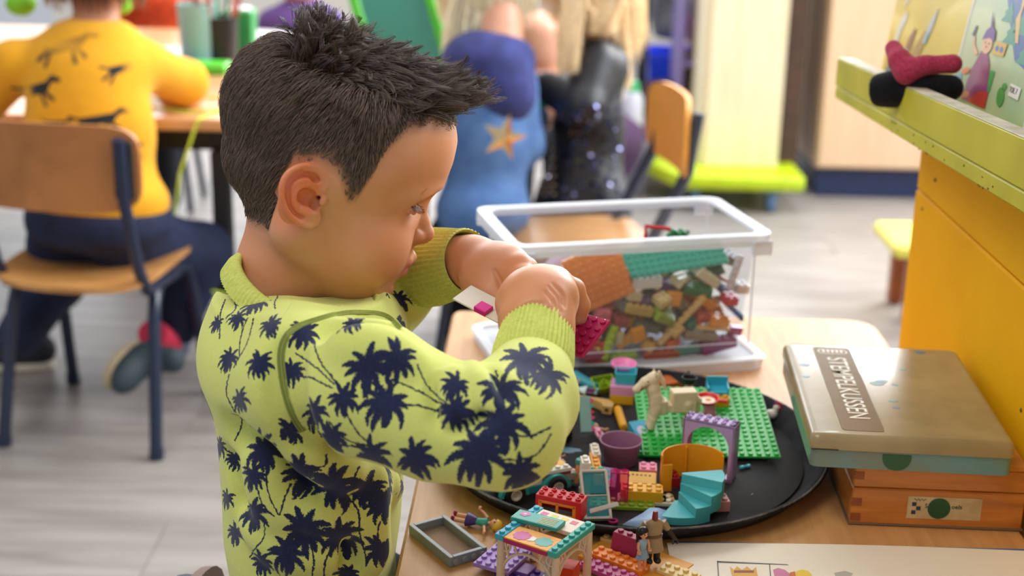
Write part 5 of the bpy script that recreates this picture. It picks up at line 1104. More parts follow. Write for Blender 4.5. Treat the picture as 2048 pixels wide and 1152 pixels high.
ring_skin([L3(Wt/2, Dt/2, .006, .0165), L3(Wt/2, Dt/2, .007, .0240), L3(Wt/2-.0015, Dt/2-.0015, .007, .0275), L3(Wt/2-.004, Dt/2-.004, .006, .0292), L3(Wt/2-.007, Dt/2-.007, .005, .0294)], (True, True)).build('tin_lid', tinm, smooth=50).parent = t
b = MB(); b.box((-Wt/2+.012, -Dt/2-.0002, .0166), (.022, .0006, .0009), 0); b.build('gap', M('black_dot', '101010', .3)).parent = t
b = MB(); b.prism([(x, y) for x, y in rrect(.0175, Dt/2-.012, .004, 4)], .0294, .0297); band = b.build('label_band', M('band_brown', '7a5f34', .5, spec=.25)); band.parent = t; band.location = (-Wt/2+.0445, 0, 0)
wt_ = M('tin_white', 'e2decf', .4)
text('STEMPELKUSSEN', .0250, wt_, band, (-.0075, Dt/2-.040, .0297), (0, 0, -PI/2), .0004, .80, off=.0001)
b = MB(); b.prism([(x*1.0, y) for x, y in rrect(.0140, .0062, .006, 5)], .0297, .0299); e = b.build('oval_badge', wt_); e.parent = band; e.location = (0, Dt/2-.0240, 0)
b = MB(); b.prism([(x, y) for x, y in rrect(.0126, .0048, .0046, 5)], .0299, .0300); e = b.build('oval_field', M('band_brown', '8c7448')); e.parent = band; e.location = (0, Dt/2-.0240, 0)
for k in range(5): b = MB(); b.box((-.0084+k*.0042, Dt/2-.0240, .0301), (.0024, .0060, .0002), 0); e = b.build('emblem_stroke', wt_); e.parent = band
b = MB(); b.prism([(.0118*math.cos(2*PI*k/32), .0118*math.sin(2*PI*k/32)) for k in range(32) if math.sin(2*PI*k/32) < .35], 0, .0004, rot=RX(PI/2)); e = b.build('green_sticker', M('green_sticker', '1d5230', .35)); e.parent = t; e.location = (-.012, -Dt/2+.0012, .0118); 
rs = random.Random(6)      # dried stamp ink
for k, (x, y, r, c_) in enumerate(((-.010, .010, .007, '3f7f86'), (-.004, .016, .006, '3f7f86'), (.006, .010, .004, '4a878c'), (-.003, -.030, .005, '4f8a78'), (.045, Dt/2-.014, .006, '2f6f8c'), (-.070, .05, .005, '4a7fa0'), (-.072, .02, .004, '5a8fa8'), (.02, .05, .004, '4f8f78'), (-.002, -.045, .004, '5c6f8c'))):
    b = MB(); b.prism([(x+r*math.cos(2*PI*q/14)*rs.uniform(.6, 1.1), y+r*.7*math.sin(2*PI*q/14)*rs.uniform(.6, 1.1)) for q in range(14)], .0294, .02955); e = b.build('ink_stain', M('stain_'+c_, c_, .35)); e.parent = t

# ---- yellow bookcase
ylw = M('yellow_paint', 'f0b400', .7, spec=.1, noise='e6a800', scale=5, bump=.15, bscale=60); oliv = M('lime_paint', 'c4bd34', .55, spec=.25, noise='aca628', scale=8, bump=.2, bscale=80)
t = thing('bookcase', 'yellow painted bookcase with a lime front lip, standing beside the table', 'bookcase', (.60, 1.1, 0))
XP, YP = .4405, 1.524
b = MB(); b.box((XP+.010, (YP+.35)/2, .360), (.018, YP-.35, .72), .002); child_rel(b.build('side_panel', ylw), t)
b = MB(); b.box((XP+.0108, (YP+.35)/2, .7645), (.018, YP-.35, .087), .002); child_rel(b.build('upper_panel', ylw), t)
b = MB(); b.box((XP+.16, YP-.009, .40), (.30, .018, .80), .002); child_rel(b.build('end_panel', ylw), t)
def line3(px0, X): d = pdir(*px0); return CAMP+d*(X/d.x)
XL = .385; l0t, l1t, l0b, l1b = line3((1675, 115), XL), line3((2048, 276), XL), line3((1662, 192), XL), line3((2048, 430), XL)
zt_ = (l0t.z+l1t.z)/2; zb_ = (l0b.z+l1b.z)/2; yf_ = l0t.y
def lipz(l0, l1, y): return l0.z+(l1.z-l0.z)*(y-l0.y)/(l1.y-l0.y)
yn = .40
def bar(x0, x1, zlo, zhi, ya, yb, name, mat):   # board running along y between two end heights
    b = MB(); vs = []
    for y in (ya, yb): lo_, hi_ = zlo(y), zhi(y); vs += [(x0, y, lo_), (x1, y, lo_), (x1, y, hi_), (x0, y, hi_)]
    b.add(vs, [(0, 1, 2, 3), (4, 7, 6, 5), (0, 4, 5, 1), (1, 5, 6, 2), (2, 6, 7, 3), (3, 7, 4, 0)]); o = b.build(name, mat, bevel=.0015); child_rel(o, t); return o
top_ = lambda y: lipz(l0t, l1t, y); bot_ = lambda y: lipz(l0b, l1b, y); seam_ = lambda y: bot_(y)+.30*(top_(y)-bot_(y))
bar(XL, XL+.018, seam_, top_, yf_, yn, 'front_lip', oliv); bar(XL+.001, XL+.019, bot_, lambda y: seam_(y)-.0006, yf_, yn, 'shelf_edge', oliv)
bar(XL+.019, XL+.34, bot_, lambda y: bot_(y)+.018, yf_-.002, yn, 'shelf_board', oliv)
bar(XL+.0002, XL+.0178, lambda y: top_(y)-.0005, lambda y: top_(y)+.0006, yf_-.003, yn, 'raw_top_edge', M('raw_ply', 'c2b8a0', .7, noise='a39a80', scale=40))
bar(XL+.33, XL+.35, bot_, lambda y: top_(y)+.32, yf_, yn, 'back_board', oliv)
b = MB(); rs = random.Random(3)
for i in range(22):
    y = rs.uniform(1.0, 1.5); z_ = bot_(y)+rs.uniform(0, .012); b.ell((XL+.0008, y, z_), (.0006, rs.uniform(.0008, .002), rs.uniform(.0006, .0012)), 6, 4)
o = b.build('paint_chips', M('chip_brown', '6b5524', .8)); child_rel(o, t); o['kind'] = 'stuff'
b = MB()
for px, py in ((1843, 418), (1868, 360), (2040, 820)): p = line3((px, py), XP); b.ell((XP+.0008, p.y, p.z), (.0008, .0022, .0022), 8, 6)
o = b.build('screw_hole', M('chip_brown', '6b5524', .8)); child_rel(o, t)
# ---- books standing in the tray of the shelf
def book(P0, ydir, W_, Hb, th_, lean, label, cover, spine):
    """P0 lower far corner of the cover; cover faces -x; ydir horizontal direction of its bottom edge"""
    x_ = Vector(ydir).normalized(); up_ = Vector((math.sin(lean), lean*.35, math.cos(lean))).normalized(); n_ = x_.cross(up_).normalized()
    if n_.x > 0: n_ = -n_
    t = thing('picture_book', label, 'book', P0); Rm = Matrix((x_, up_, x_.cross(up_))).transposed(); t.rotation_euler = Rm.to_euler(); s_ = 1 if (Rm @ Vector((0, 0, 1))).dot(n_) > 0 else -1
    b = MB(); b.box((W_/2, Hb/2, -s_*th_/2), (W_-.006, Hb-.006, th_-.004), .0005); b.build('page_block', M('page_edge', 'd9cfba', .8)).parent = t
    b = MB(); b.box((W_/2, Hb/2, -s_*.001), (W_, Hb, .002), .0004); o = b.build('front_cover', cover); o.parent = t
    b = MB(); b.box((W_/2, Hb/2, -s_*(th_-.001)), (W_, Hb, .002), .0004); b.build('back_cover', spine).parent = t
    b = MB(); b.box((W_, Hb/2, -s_*th_/2), (.002, Hb, th_), .0004); b.build('spine', spine).parent = t
    return t, o, s_
def paint(parent, s_, poly, col, k=1, name='picture_shape'):
    z = s_*(.0001+.00015*k); poly = [(x, y*.5) for x, y in poly]; b = MB(); b.prism(poly, min(z, z+s_*.0001), max(z, z+s_*.0001)); e = b.build(name, M('picture_'+col, col, .35)); e.parent = parent; return e
def oval(cx_, cy_, rx_, ry_, n=18, a=0): return [(cx_+rx_*math.cos(2*PI*i/n)*math.cos(a)-ry_*math.sin(2*PI*i/n)*math.sin(a), cy_+rx_*math.cos(2*PI*i/n)*math.sin(a)+ry_*math.sin(2*PI*i/n)*math.cos(a)) for i in range(n)]
Q0, Q1 = line3((1893, 203), .44), line3((2047, 276), .44)
tb_, cov, s_ = book(Q0, Q1-Q0, (Q1-Q0).length, .28, .012, .16, 'picture book showing a child in a purple hat beside trees, leaning on the shelf', M('cover_pale_green', 'a8c49a', .3, noise='c2cc9c', scale=12, coat=.4), M('cover_brown', '6b4e36', .5))
W1 = (Q1-Q0).length
P = lambda poly, col, k=1: paint(cov, s_, poly, col, k)
P([(0, 0), (.006, 0), (.006, .28), (0, .28)], 'dcdcd4', 1); P([(W1-.008, 0), (W1, 0), (W1, .28), (W1-.008, .28)], 'dcdcd4', 1); P([(0, 0), (W1, 0), (W1, .003), (0, .003)], 'dcdcd4', 2)
P([(.10, .28), (.10, .22), (.13, .17), (.16, .12), (W1-.010, .10), (W1-.010, .28)], '2f5f9c', 2)
for cx_, cy_, r in ((.115, .20, .018), (.135, .165, .02), (.16, .19, .024), (.18, .135, .018), (.19, .21, .022), (.20, .17, .02)): P([(cx_-r, cy_-r), (cx_-r*.5, cy_-r*.3), (cx_-r*.7, cy_), (cx_-r*.2, cy_+r*.5), (cx_, cy_+r*1.2), (cx_+r*.3, cy_+r*.4), (cx_+r*.7, cy_-.1*r), (cx_+r*.5, cy_-r*.4), (cx_+r, cy_-r)], '3c8f7c', 3)
P([(.135, .26), (.142, .21), (.136, .19), (.15, .15), (.158, .15), (.146, .20), (.150, .24)], 'd8b06a', 4)
P([(.045, .018), (.115, .018), (.110, .06), (.098, .10), (.085, .118), (.066, .118), (.052, .08)], '8c2f6a', 4)      # dress
P([(.060, .018), (.118, .018), (.116, .05), (.090, .045)], 'c03a30', 5)
P(oval(.078, .132, .0145, .017), 'e8b48c', 5); P([(.060, .138), (.066, .158), (.075, .166), (.070, .195), (.082, .168), (.092, .160), (.096, .140), (.080, .146)], '5a2c86', 6); P(oval(.078, .128, .002, .0015, 8), '7a3020', 7); P(oval(.0725, .135, .0015, .002, 8), '201818', 7); P(oval(.0835, .135, .0015, .002, 8), '201818', 7)
P([(.098, .118), (.130, .120), (.132, .144), (.100, .143)], 'd9a93c', 5); P(oval(.108, .131, .005, .006, 10), '3c6fae', 6); P(oval(.121, .131, .005, .006, 10), '3c6fae', 6)
P([(.052, .105), (.036, .122), (.033, .140), (.037, .142), (.042, .126), (.058, .112)], 'e8b48c', 4); P([(.026, .142), (.031, .160), (.036, .163), (.034, .140)], '30506c', 5)
P(oval(.036, .072, .013, .006, 12, .4), 'e06a28', 5); P(oval(.050, .028, .016, .007, 12, .3), 'e06a28', 5); P([(.105, .05), (.118, .05), (.118, .09), (.106, .09)], '3f9a4a', 3)
P(oval(.020, .048, .010, .018, 14), '6aa8c4', 3); P(oval(.150, .050, .010, .018, 14, .2), '4f9a44', 4); P(oval(.153, .070, .006, .007, 12), '4f9a44', 4)
P([(.168, .058), (.196, .056), (.196, .078), (.168, .080)], 'e6e4da', 5)
text('TOE. 7', .0070, M('ink_black', '1c1a1a', .6), cov, (.169, .0325, s_*.0012), (0, 0, 0), .0001)
Q2, Q3 = line3((1752, 150), .445), line3((1885, 205), .445)
tb2, cov, s_ = book(Q2+Vector((.004, 0, -.012)), (Q3-Q2), .30, .26, .008, .13, 'yellow picture book with grey and brown figures, standing behind the socks', M('cover_yellow', 'd8c02a', .3, noise='cdb524', scale=8, coat=.4), M('cover_yellow_back', 'b8a020', .5))
P = lambda poly, col, k=1: paint(cov, s_, poly, col, k)
P([(0, .0), (.055, .0), (.105, .03), (.10, .055), (.06, .075), (.025, .055)], '5c6f86', 2); P([(.12, .02), (.17, .03), (.19, .07), (.16, .075), (.13, .055)], '5c6f86', 2)
P([(.030, .11), (.040, .16), (.060, .19), (.066, .17), (.052, .14), (.046, .11)], 'dcdcdc', 3); P([(.045, .19), (.060, .22), (.070, .25), (.060, .25), (.050, .22)], 'd0d4dc', 3)
P([(.082, .085), (.092, .13), (.108, .155), (.116, .15), (.110, .115), (.100, .085)], '8a5040', 3); P([(.078, .080), (.100, .078), (.104, .10), (.086, .105)], 'd8d4cc', 4)
P([(.115, .06), (.150, .10), (.165, .15), (.150, .155), (.120, .11), (.108, .08)], 'a8842e', 3); P([(.150, .13), (.165, .18), (.185, .21), (.178, .17), (.163, .125)], 'b4bcc8', 4); P(oval(.164, .14, .004, .014, 12, -.2), '3aa0b4', 5)
# raised board edge at the far right top
b = MB(); b.box((.47, 1.10, .99), (.012, .10, .30), .002, rot=RZ(-.02)); o = b.build('book_end', wood('walnut_board', '6b4a34', '52382a', .5)); o.location = (.0, .0, 0); tag(o, 'brown wooden board edge at the right behind the picture book', 'board')
# ---- socks draped over the lip
def sock(name, pts, rs_, col, label, nb, open_end=False, h=.0013):
    lo = np.min(np.array(pts), 0)-.035; hi = np.max(np.array(pts), 0)+.035; v_ = Vol(lo, hi, h); v_.chain([np.array(p) for p in pts], rs_, .006)
    if open_end: a, b_ = np.array(pts[0]), np.array(pts[1]); d = (b_-a)/np.linalg.norm(b_-a); v_.cap(a-d*rs_[0]*1.2, a+d*.012, rs_[0]*.86, rs_[0]*.6, .002, 's')
    o = vol_obj(v_, name, M(name+'_cloth', col, .95, spec=.1, noise=nb, scale=400, bump=1, bscale=1100, sheen=.1)); tag(o, label, 'sock'); return o
S3 = lambda px, py, X: np.array(line3((px, py), X))
sock('terry_sock', [S3(1787, 97, .378), S3(1800, 122, .380), S3(1815, 142, .386), S3(1850, 130, .400), S3(1905, 128, .425)], [.0085, .0105, .0125, .0085, .0095], 'b8405a', 'dusty red terry sock lying on top of the black sock', '9c2f48')
sock('black_sock', [S3(1766, 180, .372), S3(1790, 178, .382), S3(1840, 172, .400), S3(1900, 176, .425)], [.0175, .0175, .0130, .013], '0e0e12', 'black sock with open cuff hanging over the lime shelf lip', '17171d', open_end=True)
# ------------------------------------------------------------------ the boy
TH, PH = math.radians(5), math.radians(18)
f0 = Vector((math.cos(TH), math.sin(TH), 0)); HS = Vector((math.sin(TH), -math.cos(TH), 0)); ZZ = Vector((0, 0, 1))
HF = f0*math.cos(PH)-ZZ*math.sin(PH); HU = ZZ*math.cos(PH)+f0*math.sin(PH)
HO = ray(635, 398, 1.03)-HS*.068-HF*.011
HM = Matrix(((HF.x*.01, HS.x*.01, HU.x*.01, HO.x), (HF.y*.01, HS.y*.01, HU.y*.01, HO.y), (HF.z*.01, HS.z*.01, HU.z*.01, HO.z), (0, 0, 0, 1)))
def skin_material(name, base, stub=None):
    m = bpy.data.materials.new(name); m.use_nodes = True; N = m.node_tree.nodes; L = m.node_tree.links; b = N['Principled BSDF']
    at_ = N.new('ShaderNodeAttribute'); at_.attribute_name = 'tint'
    nz = N.new('ShaderNodeTexNoise'); nz.inputs['Scale'].default_value = 45; nz.inputs['Detail'].default_value = 5
    tc = N.new('ShaderNodeTexCoord'); L.new(tc.outputs['Object'], nz.inputs['Vector'])
    hs = N.new('ShaderNodeHueSaturation'); mr = N.new('ShaderNodeMapRange'); mr.inputs[3].default_value = .9; mr.inputs[4].default_value = 1.1
    L.new(nz.outputs['Fac'], mr.inputs[0]); L.new(mr.outputs[0], hs.inputs['Saturation']); L.new(at_.outputs['Color'], hs.inputs['Color'])
    L.new(hs.outputs[0], b.inputs['Base Color'])
    n2 = N.new('ShaderNodeTexNoise'); n2.inputs['Scale'].default_value = 900; n2.inputs['Detail'].default_value = 2; L.new(tc.outputs['Object'], n2.inputs['Vector'])
    bp = N.new('ShaderNodeBump'); bp.inputs['Strength'].default_value = .12; bp.inputs['Distance'].default_value = .0006
    L.new(n2.outputs['Fac'], bp.inputs['Height']); L.new(bp.outputs[0], b.inputs['Normal'])
    b.inputs['Roughness'].default_value = .46; b.inputs['Specular IOR Level'].default_value = .42
    b.inputs['Subsurface Weight'].default_value = .18; b.inputs['Subsurface Radius'].default_value = (.010, .004, .002); b.inputs['Subsurface Scale'].default_value = 1
    return m
skin_m = skin_material('skin', None)

v = Vol((-9, -8.9, -17), (12, 8.9, 12), .09)
v.ell((1.3, 0, 3.9), (8.5, 6.9, 6.6))
v.ell((-1.6, 0, .7), (4.9, 5.6, 4.3), 1.0)
v.ell((5.5, 0, 4.2), (4.75, 5.7, 5.0), 1.5)
v.ell((1.5, 0, 1.5), (5.5, 6.75, 5.5), 2)
for s_ in (1, -1):
    v.ell((7.4, s_*2.3, 1.75), (2.55, 2.7, 1.3), 1.0)           # brow
v.ell((4.4, 0, -2.2), (4.75, 5.6, 5.6), 2)
for s_ in (1, -1):
    v.ell((5.9, s_*3.2, -3.4), (2.8, 2.7, 2.8), 1.4)          # cheek
    v.cap((.4, s_*4.7, -3.2), (6.2, s_*1.7, -7.0), 2.0, 1.5, 1.5)  # jaw
v.ell((7.3, 0, -4.6), (2.25, 2.5, 2.3), 1.0)                     # muzzle
v.ell((7.55, 0, -6.95), (1.45, 1.7, 1.4), .8)                    # chin
v.ell((4.3, 0, -6.4), (4.0, 3.6, 2.3), 1.5)
# neck, shoulders root
v.chain([(.3, 0, -2), (.8, 0, -8.5), (1.2, 0, -13)], [4.0, 3.65, 4.1], 1.6)
# eye hollows, lids
for s_ in (1, -1):
    v.ell((9.3, s_*2.7, .95), (1.6, 2.0, 1.05), 1.0, 's')
    v.ell((7.15, s_*3.05, 1.2), (1.27, 1.27, 1.2), .25)
    v.chain([(7.9, s_*4.3, 1.5), (8.6, s_*3.4, 1.9), (8.7, s_*2.4, 1.75)], [.1, .16, .1], .2, 's')      # lid crease
    v.chain([(7.55, s_*4.35, .98), (8.2, s_*3.8, .78), (8.52, s_*3.1, .68), (8.45, s_*2.2, .76)], [.05, .14, .15, .06], .06, 's')
    v.chain([(7.8, s_*4.2, .46), (8.4, s_*3.3, .28), (8.45, s_*2.3, .36)], [.08, .12, .06], .25)
# nose
v.chain([(8.55, 0, 1.5), (8.75, 0, .3), (9.5, 0, -1.1), (10.0, 0, -1.8)], [.6, .5, .54, .62], .6)
v.ell((10.0, 0, -1.85), (.74, .78, .66), .35)
for s_ in (1, -1):
    v.ell((9.35, s_*.86, -2.05), (.66, .5, .52), .3)
    v.cap((9.75, s_*.42, -2.75), (9.45, s_*.5, -2.25), .2, .14, .12, 's')
    v.chain([(9.1, s_*1.42, -1.6), (8.85, s_*1.55, -2.4)], [.14, .1], .3, 's')
v.cap((10.1, 0, -2.35), (9.45, 0, -2.75), .28, .3, .35)
# lips
v.chain([(8.05, 2.0, -4.5), (9.25, 1.1, -4.15), (9.55, 0, -4.1), (9.25, -1.1, -4.15), (8.05, -2.0, -4.55)], [.2, .38, .48, .38, .2], .3)
v.chain([(8.0, 1.9, -4.75), (8.9, 1.0, -5.2), (9.2, 0, -5.3), (8.9, -1.0, -5.2), (8.0, -1.9, -4.75)], [.18, .40, .50, .40, .18], .25)
v.chain([(8.3, 2.1, -4.68), (9.3, 1.1, -4.68), (9.85, 0, -4.7), (9.3, -1.1, -4.68), (8.3, -2.1, -4.68)], [.08, .12, .16, .12, .08], .12, 's')
v.ell((9.35, 0, -6.1), (.75, 1.6, .42), .45, 's')
# ears
def ep(dx, dy, out, s_):
    return (1.1+.95*dx-.31*dy, s_*(6.75+out-.42*min(0, dx-.2)), .31*dx+.93*dy)
outl = [(.45, .75), (.62, 1.5), (.1, 2.3), (-.94, 2.62), (-1.85, 2.35), (-2.4, 1.7), (-2.55, .87), (-2.42, 0), (-2.05, -.95), (-1.4, -1.6), (-.6, -1.95)]
oc = spline(outl, 4)
for s_ in (1, -1):
    rot = np.array(RZ(-s_*.42) @ RY(.32))
    v.ell(ep(-1.0, .3, .0, s_), (1.72, .3, 2.3), .25, rot=rot)
    v.ell(ep(-.62, -1.35, .0, s_), (.95, .34, .85), .3, rot=rot)
    v.ell(ep(-.35, .4, -.5, s_), (1.0, .6, 1.4), .5, rot=rot)
    v.chain([ep(a+.12, b, .12, s_) for a, b in oc], [.23]*len(oc), .12)
    v.chain([ep(a*.72-.18, b*.72+.12, .27, s_) for a, b in oc[8:38]], [.17]*30, .18, 's')
    v.chain([ep(a, b, .16, s_) for a, b in spline([(-.3, 1.5), (-.8, 1.15), (-1.45, .8), (-1.65, .1), (-1.4, -.55), (-.8, -.98), (-.25, -1.1)], 3)], [.2]*19, .15)
    v.ell(ep(-.72, .28, .2, s_), (.82, .55, .66), .15, 's', rot=rot)
    v.ell(ep(-.12, -.25, .05, s_), (.5, .5, .6), .15, 's', rot=rot)
    v.ell(ep(-.1, 1.62, .3, s_), (.42, .32, .28), .12, 's', rot=rot)
    v.cap(ep(-.05, .02, .3, s_), ep(.15, 0, -.9, s_), .2, .12, .1, 's')
    v.ell(ep(.42, -.12, .1, s_), (.28, .26, .42), .2, rot=rot)
    v.chain([ep(.5, .85, .05, s_), ep(-.1, .72, -.02, s_)], [.2, .12], .2)
hp, ht, hq = v.mesh()

# ---- hands (world space, metres)
def hand_vol(lo, hi, build, creases=()):
    w_ = Vol(lo, hi, .0010); build(w_); p, t, q = w_.mesh(); tree = BVHTree.FromPolygons(p.tolist(), [tuple(map(int, x)) for x in q]+[tuple(map(int, x)) for x in t])
    for c_, r_ in creases:      # fine folds of the skin, cut just into the surface
        P_ = [tree.ray_cast(CAMP, pdir(px, py).normalized())[0] for px, py in spline(c_, 5)]; P_ = [np.array(x) for x in P_ if x is not None]
        if len(P_) > 3: w_.chain(P_, [r_*(.2+.8*math.sin(PI*(i+.5)/len(P_))) for i in range(len(P_))], .0030, 's')
    return w_.mesh()
def R_(px, py, Z): return np.array(ray(px, py, Z))
def right_hand(w_):
    W = R_(1072, 705, 1.015); A = R_(1074, 650, 1.03); B = R_(1072, 600, 1.045)
    w_.chain([W, A, B], [.0255, .0235, .0245], .01)
    # back of the hand: four metacarpals fanned from the wrist to the knuckles
    kn = [R_(1118, 590, 1.040), R_(1112, 566, 1.060), R_(1084, 560, 1.076), R_(1052, 569, 1.088)]
    for k_, q in enumerate(kn):
        w_.chain([A+(k_-1.5)*np.array([-.004, .004, .0]), (A+q)/2+np.array([-.002, 0, .004]), q], [.017, .0155, .0118], .012)
    w_.ell(R_(1078, 600, 1.052), (.026, .023, .019), .012)
    # fingers curl down and away around the pieces
    w_.chain([kn[0], R_(1122, 614, 1.050), R_(1114, 634, 1.060), R_(1102, 644, 1.072)], [.0115, .0092, .0082, .0066], .004)
    w_.chain([kn[1], R_(1146, 580, 1.074), R_(1159, 610, 1.080), R_(1157, 636, 1.082)], [.0112, .0090, .0080, .0066], .0025)
    w_.chain([kn[2], R_(1108, 588, 1.096), R_(1112, 618, 1.096), R_(1104, 640, 1.088)], [.011, .0092, .0083, .007], .004)
    w_.chain([kn[3], R_(1064, 590, 1.105), R_(1074, 616, 1.103), R_(1076, 634, 1.094)], [.0105, .0085, .0075, .0064], .004)
    # thumb leaves the side of the palm near the wrist and closes against the fingers
    w_.chain([R_(1044, 640, 1.045), R_(1032, 608, 1.058), R_(1052, 606, 1.082), R_(1080, 628, 1.086)], [.0155, .0125, .0095, .0082], .008)
    pass
def left_hand(w_):
    W = R_(905, 520, 1.150); A = R_(945, 525, 1.138); B = R_(985, 545, 1.120)
    w_.chain([W, A, B], [.0205, .0195, .0200], .008)
    kn = [R_(1047, 560, 1.082), R_(1040, 537, 1.094), R_(1024, 524, 1.108), R_(1003, 516, 1.122)]
    for k_, q in enumerate(kn):
        w_.chain([A+(k_-1.5)*np.array([.001, .005, .002]), (B+q)/2, q], [.0135, .0135, .0108], .009)
    w_.ell(R_(990, 545, 1.112), (.023, .02, .018), .01)
    w_.chain([kn[0], R_(1066, 583, 1.080), R_(1076, 602, 1.085), R_(1080, 618, 1.09)], [.0105, .009, .008, .0066], .004)
    w_.chain([kn[1], R_(1066, 560, 1.100), R_(1080, 582, 1.106), R_(1082, 602, 1.108)], [.0108, .0092, .0082, .0068], .004)
    w_.chain([kn[2], R_(1052, 538, 1.122), R_(1072, 556, 1.130), R_(1078, 578, 1.130)], [.0108, .009, .008, .0066], .004)
    w_.chain([kn[3], R_(1030, 524, 1.140), R_(1050, 540, 1.148), R_(1058, 560, 1.146)], [.0098, .0082, .0073, .006], .004)
    w_.chain([R_(962, 562, 1.112), R_(986, 592, 1.098), R_(1014, 612, 1.090), R_(1040, 620, 1.084)], [.0165, .0140, .0105, .0088], .008)
cr_ = R_(1085, 610, 1.05)
rp, rt, rq = hand_vol(cr_-[.07, .09, .07], cr_+[.06, .085, .07], right_hand, (([(1098, 574), (1116, 594), (1120, 622)], .0007), ([(1106, 568), (1126, 590), (1128, 612)], .0006), ([(1090, 582), (1108, 604), (1112, 628)], .0005), ([(1014, 636), (1055, 612), (1100, 618)], .0008), ([(1020, 628), (1060, 606), (1090, 608)], .0004)))
cl_ = R_(1000, 555, 1.11)
lp, lt, lq = hand_vol(cl_-[.075, .075, .06], cl_+[.06, .08, .06], left_hand, (([(988, 540), (998, 560), (1006, 585), (1006, 606)], .0007),))
# arms inside the sleeves join hands to trunk, so the body is one figure
S_R, E_R, W_R = R_(615, 758, .99), R_(1012, 856, .925), R_(1072, 700, 1.012)
S_L, E_L, W_L = R_(650, 700, 1.17), R_(770, 580, 1.235), R_(905, 520, 1.152)
def arms(w_):
    w_.chain([S_R, E_R, W_R], [.028, .023, .021], .01); w_.chain([S_L, E_L, W_L], [.028, .026, .021], .01)
    w_.ell(ray(630, 850, 1.09), (.035, .05, .05), .02)
    w_.ell((-.14, 1.04, .47), (.045, .08, .10), .02)
w_ = Vol((-.30, .80, .34), (.08, 1.32, .80), .006); arms(w_); ap, at__, aq = w_.mesh()
A_ = np.array(HM); hpw = hp @ A_[:3, :3].T+A_[:3, 3]
P_all = np.concatenate([hpw, rp, lp, ap]); o1 = len(hpw); o2 = o1+len(rp); o3 = o2+len(lp)
Q_all = np.concatenate([hq, rq+o1, lq+o2, aq+o3]); T_all = np.concatenate([x.reshape(-1, 3) for x in (ht, rt+o1 if len(rt) else rt, lt+o2 if len(lt) else lt, at__+o3 if len(at__) else at__)]).astype(int)
boy = thing('person', 'boy in a lime palm-tree sweater looking down at toy bricks in his hands', 'person', (-.14, 1.04, 0))
def child_of(o, p): o.parent = p; o.matrix_parent_inverse = Matrix.Translation(-p.location)
body = mesh_obj('body', P_all, T_all, Q_all, skin_m); child_of(body, boy)

# hair region in head-local centimetres: signed "inside hair" value
def hair_in(p):
    f, s_, u = p[:, 0], np.abs(p[:, 1]), p[:, 2]
    # the hairline height as a function of f on the side of the head, and the forehead line across the top
    side = np.interp(f-1.05, [-9, -3.6, -3.15, -2.9, -2.4, -.6, .9, 1.6, 2.2, 2.8, 3.3, 3.6, 4.6, 6.3, 8.6, 9.4], [-4.3, -3.9, -2.6, 0, 2.3, 3.0, 2.7, 1.6, .6, 1.0, 3.0, 4.9, 6.5, 7.3, 7.1, 7.0])
    back = np.interp(f, [-9, -3, -1.5], [-4.3, -4.3, -3.9])
    line = np.where((f < -1.6) & (s_ < 5.6), back-(5.6-s_)*.05, side)
    front = 9.75-f-np.clip(s_-2, 0, 9)*.10
    return np.minimum((u-line)*.8, np.where(u > 5, front, 99))
# vertex tint: skin, warmer ears and lips, short stubble at the roots of the hair
me = body.data; co = np.empty(len(me.vertices)*3); me.vertices.foreach_get('co', co); co = co.reshape(-1, 3)
loc_ = (co-A_[:3, 3]) @ np.linalg.inv(A_[:3, :3]).T
base = np.array(srgb('cd8e68')[:3]); tint = np.tile(base, (len(co), 1))
def mixin(mask, col, k=1):
    global tint
    m_ = np.clip(mask, 0, 1)[:, None]*k; tint = tint*(1-m_)+np.array(srgb(col)[:3])*m_
inh = np.arange(len(co)) < o1
f_, s__, u_ = loc_.T
g = lambda c, r: np.exp(-(((f_-c[0])/r[0])**2+((np.abs(s__)-c[1])/r[1])**2+((u_-c[2])/r[2])**2))*inh
mixin(g((7.0, 4.2, -2.6), (2.6, 2.2, 2.2)), 'cc7a56', .45)
mixin(g((10.2, 0, -1.9), (.9, 1.3, .8)), 'c87a58', .4)
mixin((np.abs(s__) > 5.9)*inh*np.exp(-(((f_+.35)/1.75)**2+((u_-.15)/2.6)**2)**2), 'd86c3c', .7)
lip = ((np.abs(s__) < 2.0) & inh & (f_ > 8.0))*1.0
mixin(lip*np.exp(-((u_+4.8)/.75)**4), 'c4605c', .85)
mixin(g((8.3, 3.1, -.2), (.8, 1.3, .45)), 'b5755e', .5)
stub = np.clip((hair_in(loc_)+.55)/1.6, 0, 1)*inh*(np.abs(s__) < 7.25)
mixin(stub, '2e231c', .92)
for c3 in (tuple(ray(1128, 590, 1.02)), tuple(ray(1035, 535, 1.09))):
    mixin(np.exp(-((co-c3)**2).sum(1)/.018**2), 'c47850', .35)
ca = me.color_attributes.new('tint', 'FLOAT_COLOR', 'POINT'); ca.data.foreach_set('color', np.c_[tint, np.ones(len(co))].astype(np.float32).ravel())
me.materials.clear(); me.materials.append(skin_m)
def HP(f, s_, u): return HM @ Vector((f, s_, u))
# eyes
for s_ in (1, -1):
    b = MB(); b.ell(HP(7.15, s_*3.05, 1.2), (.0118,)*3, 20, 14); e = b.build('eyeball', M('eye_white', 'd8cfc8', .15)); child_of(e, boy)
    b = MB(); d = (HF*.85-HU*.5).normalized(); c = HP(7.15, s_*3.05, 1.2)+d*.0108
    b.cyl(c, c+d*.0014, .0052, .0040, 20); e2 = b.build('iris', M('iris', '3b2a1e', .1)); child_of(e2, boy)
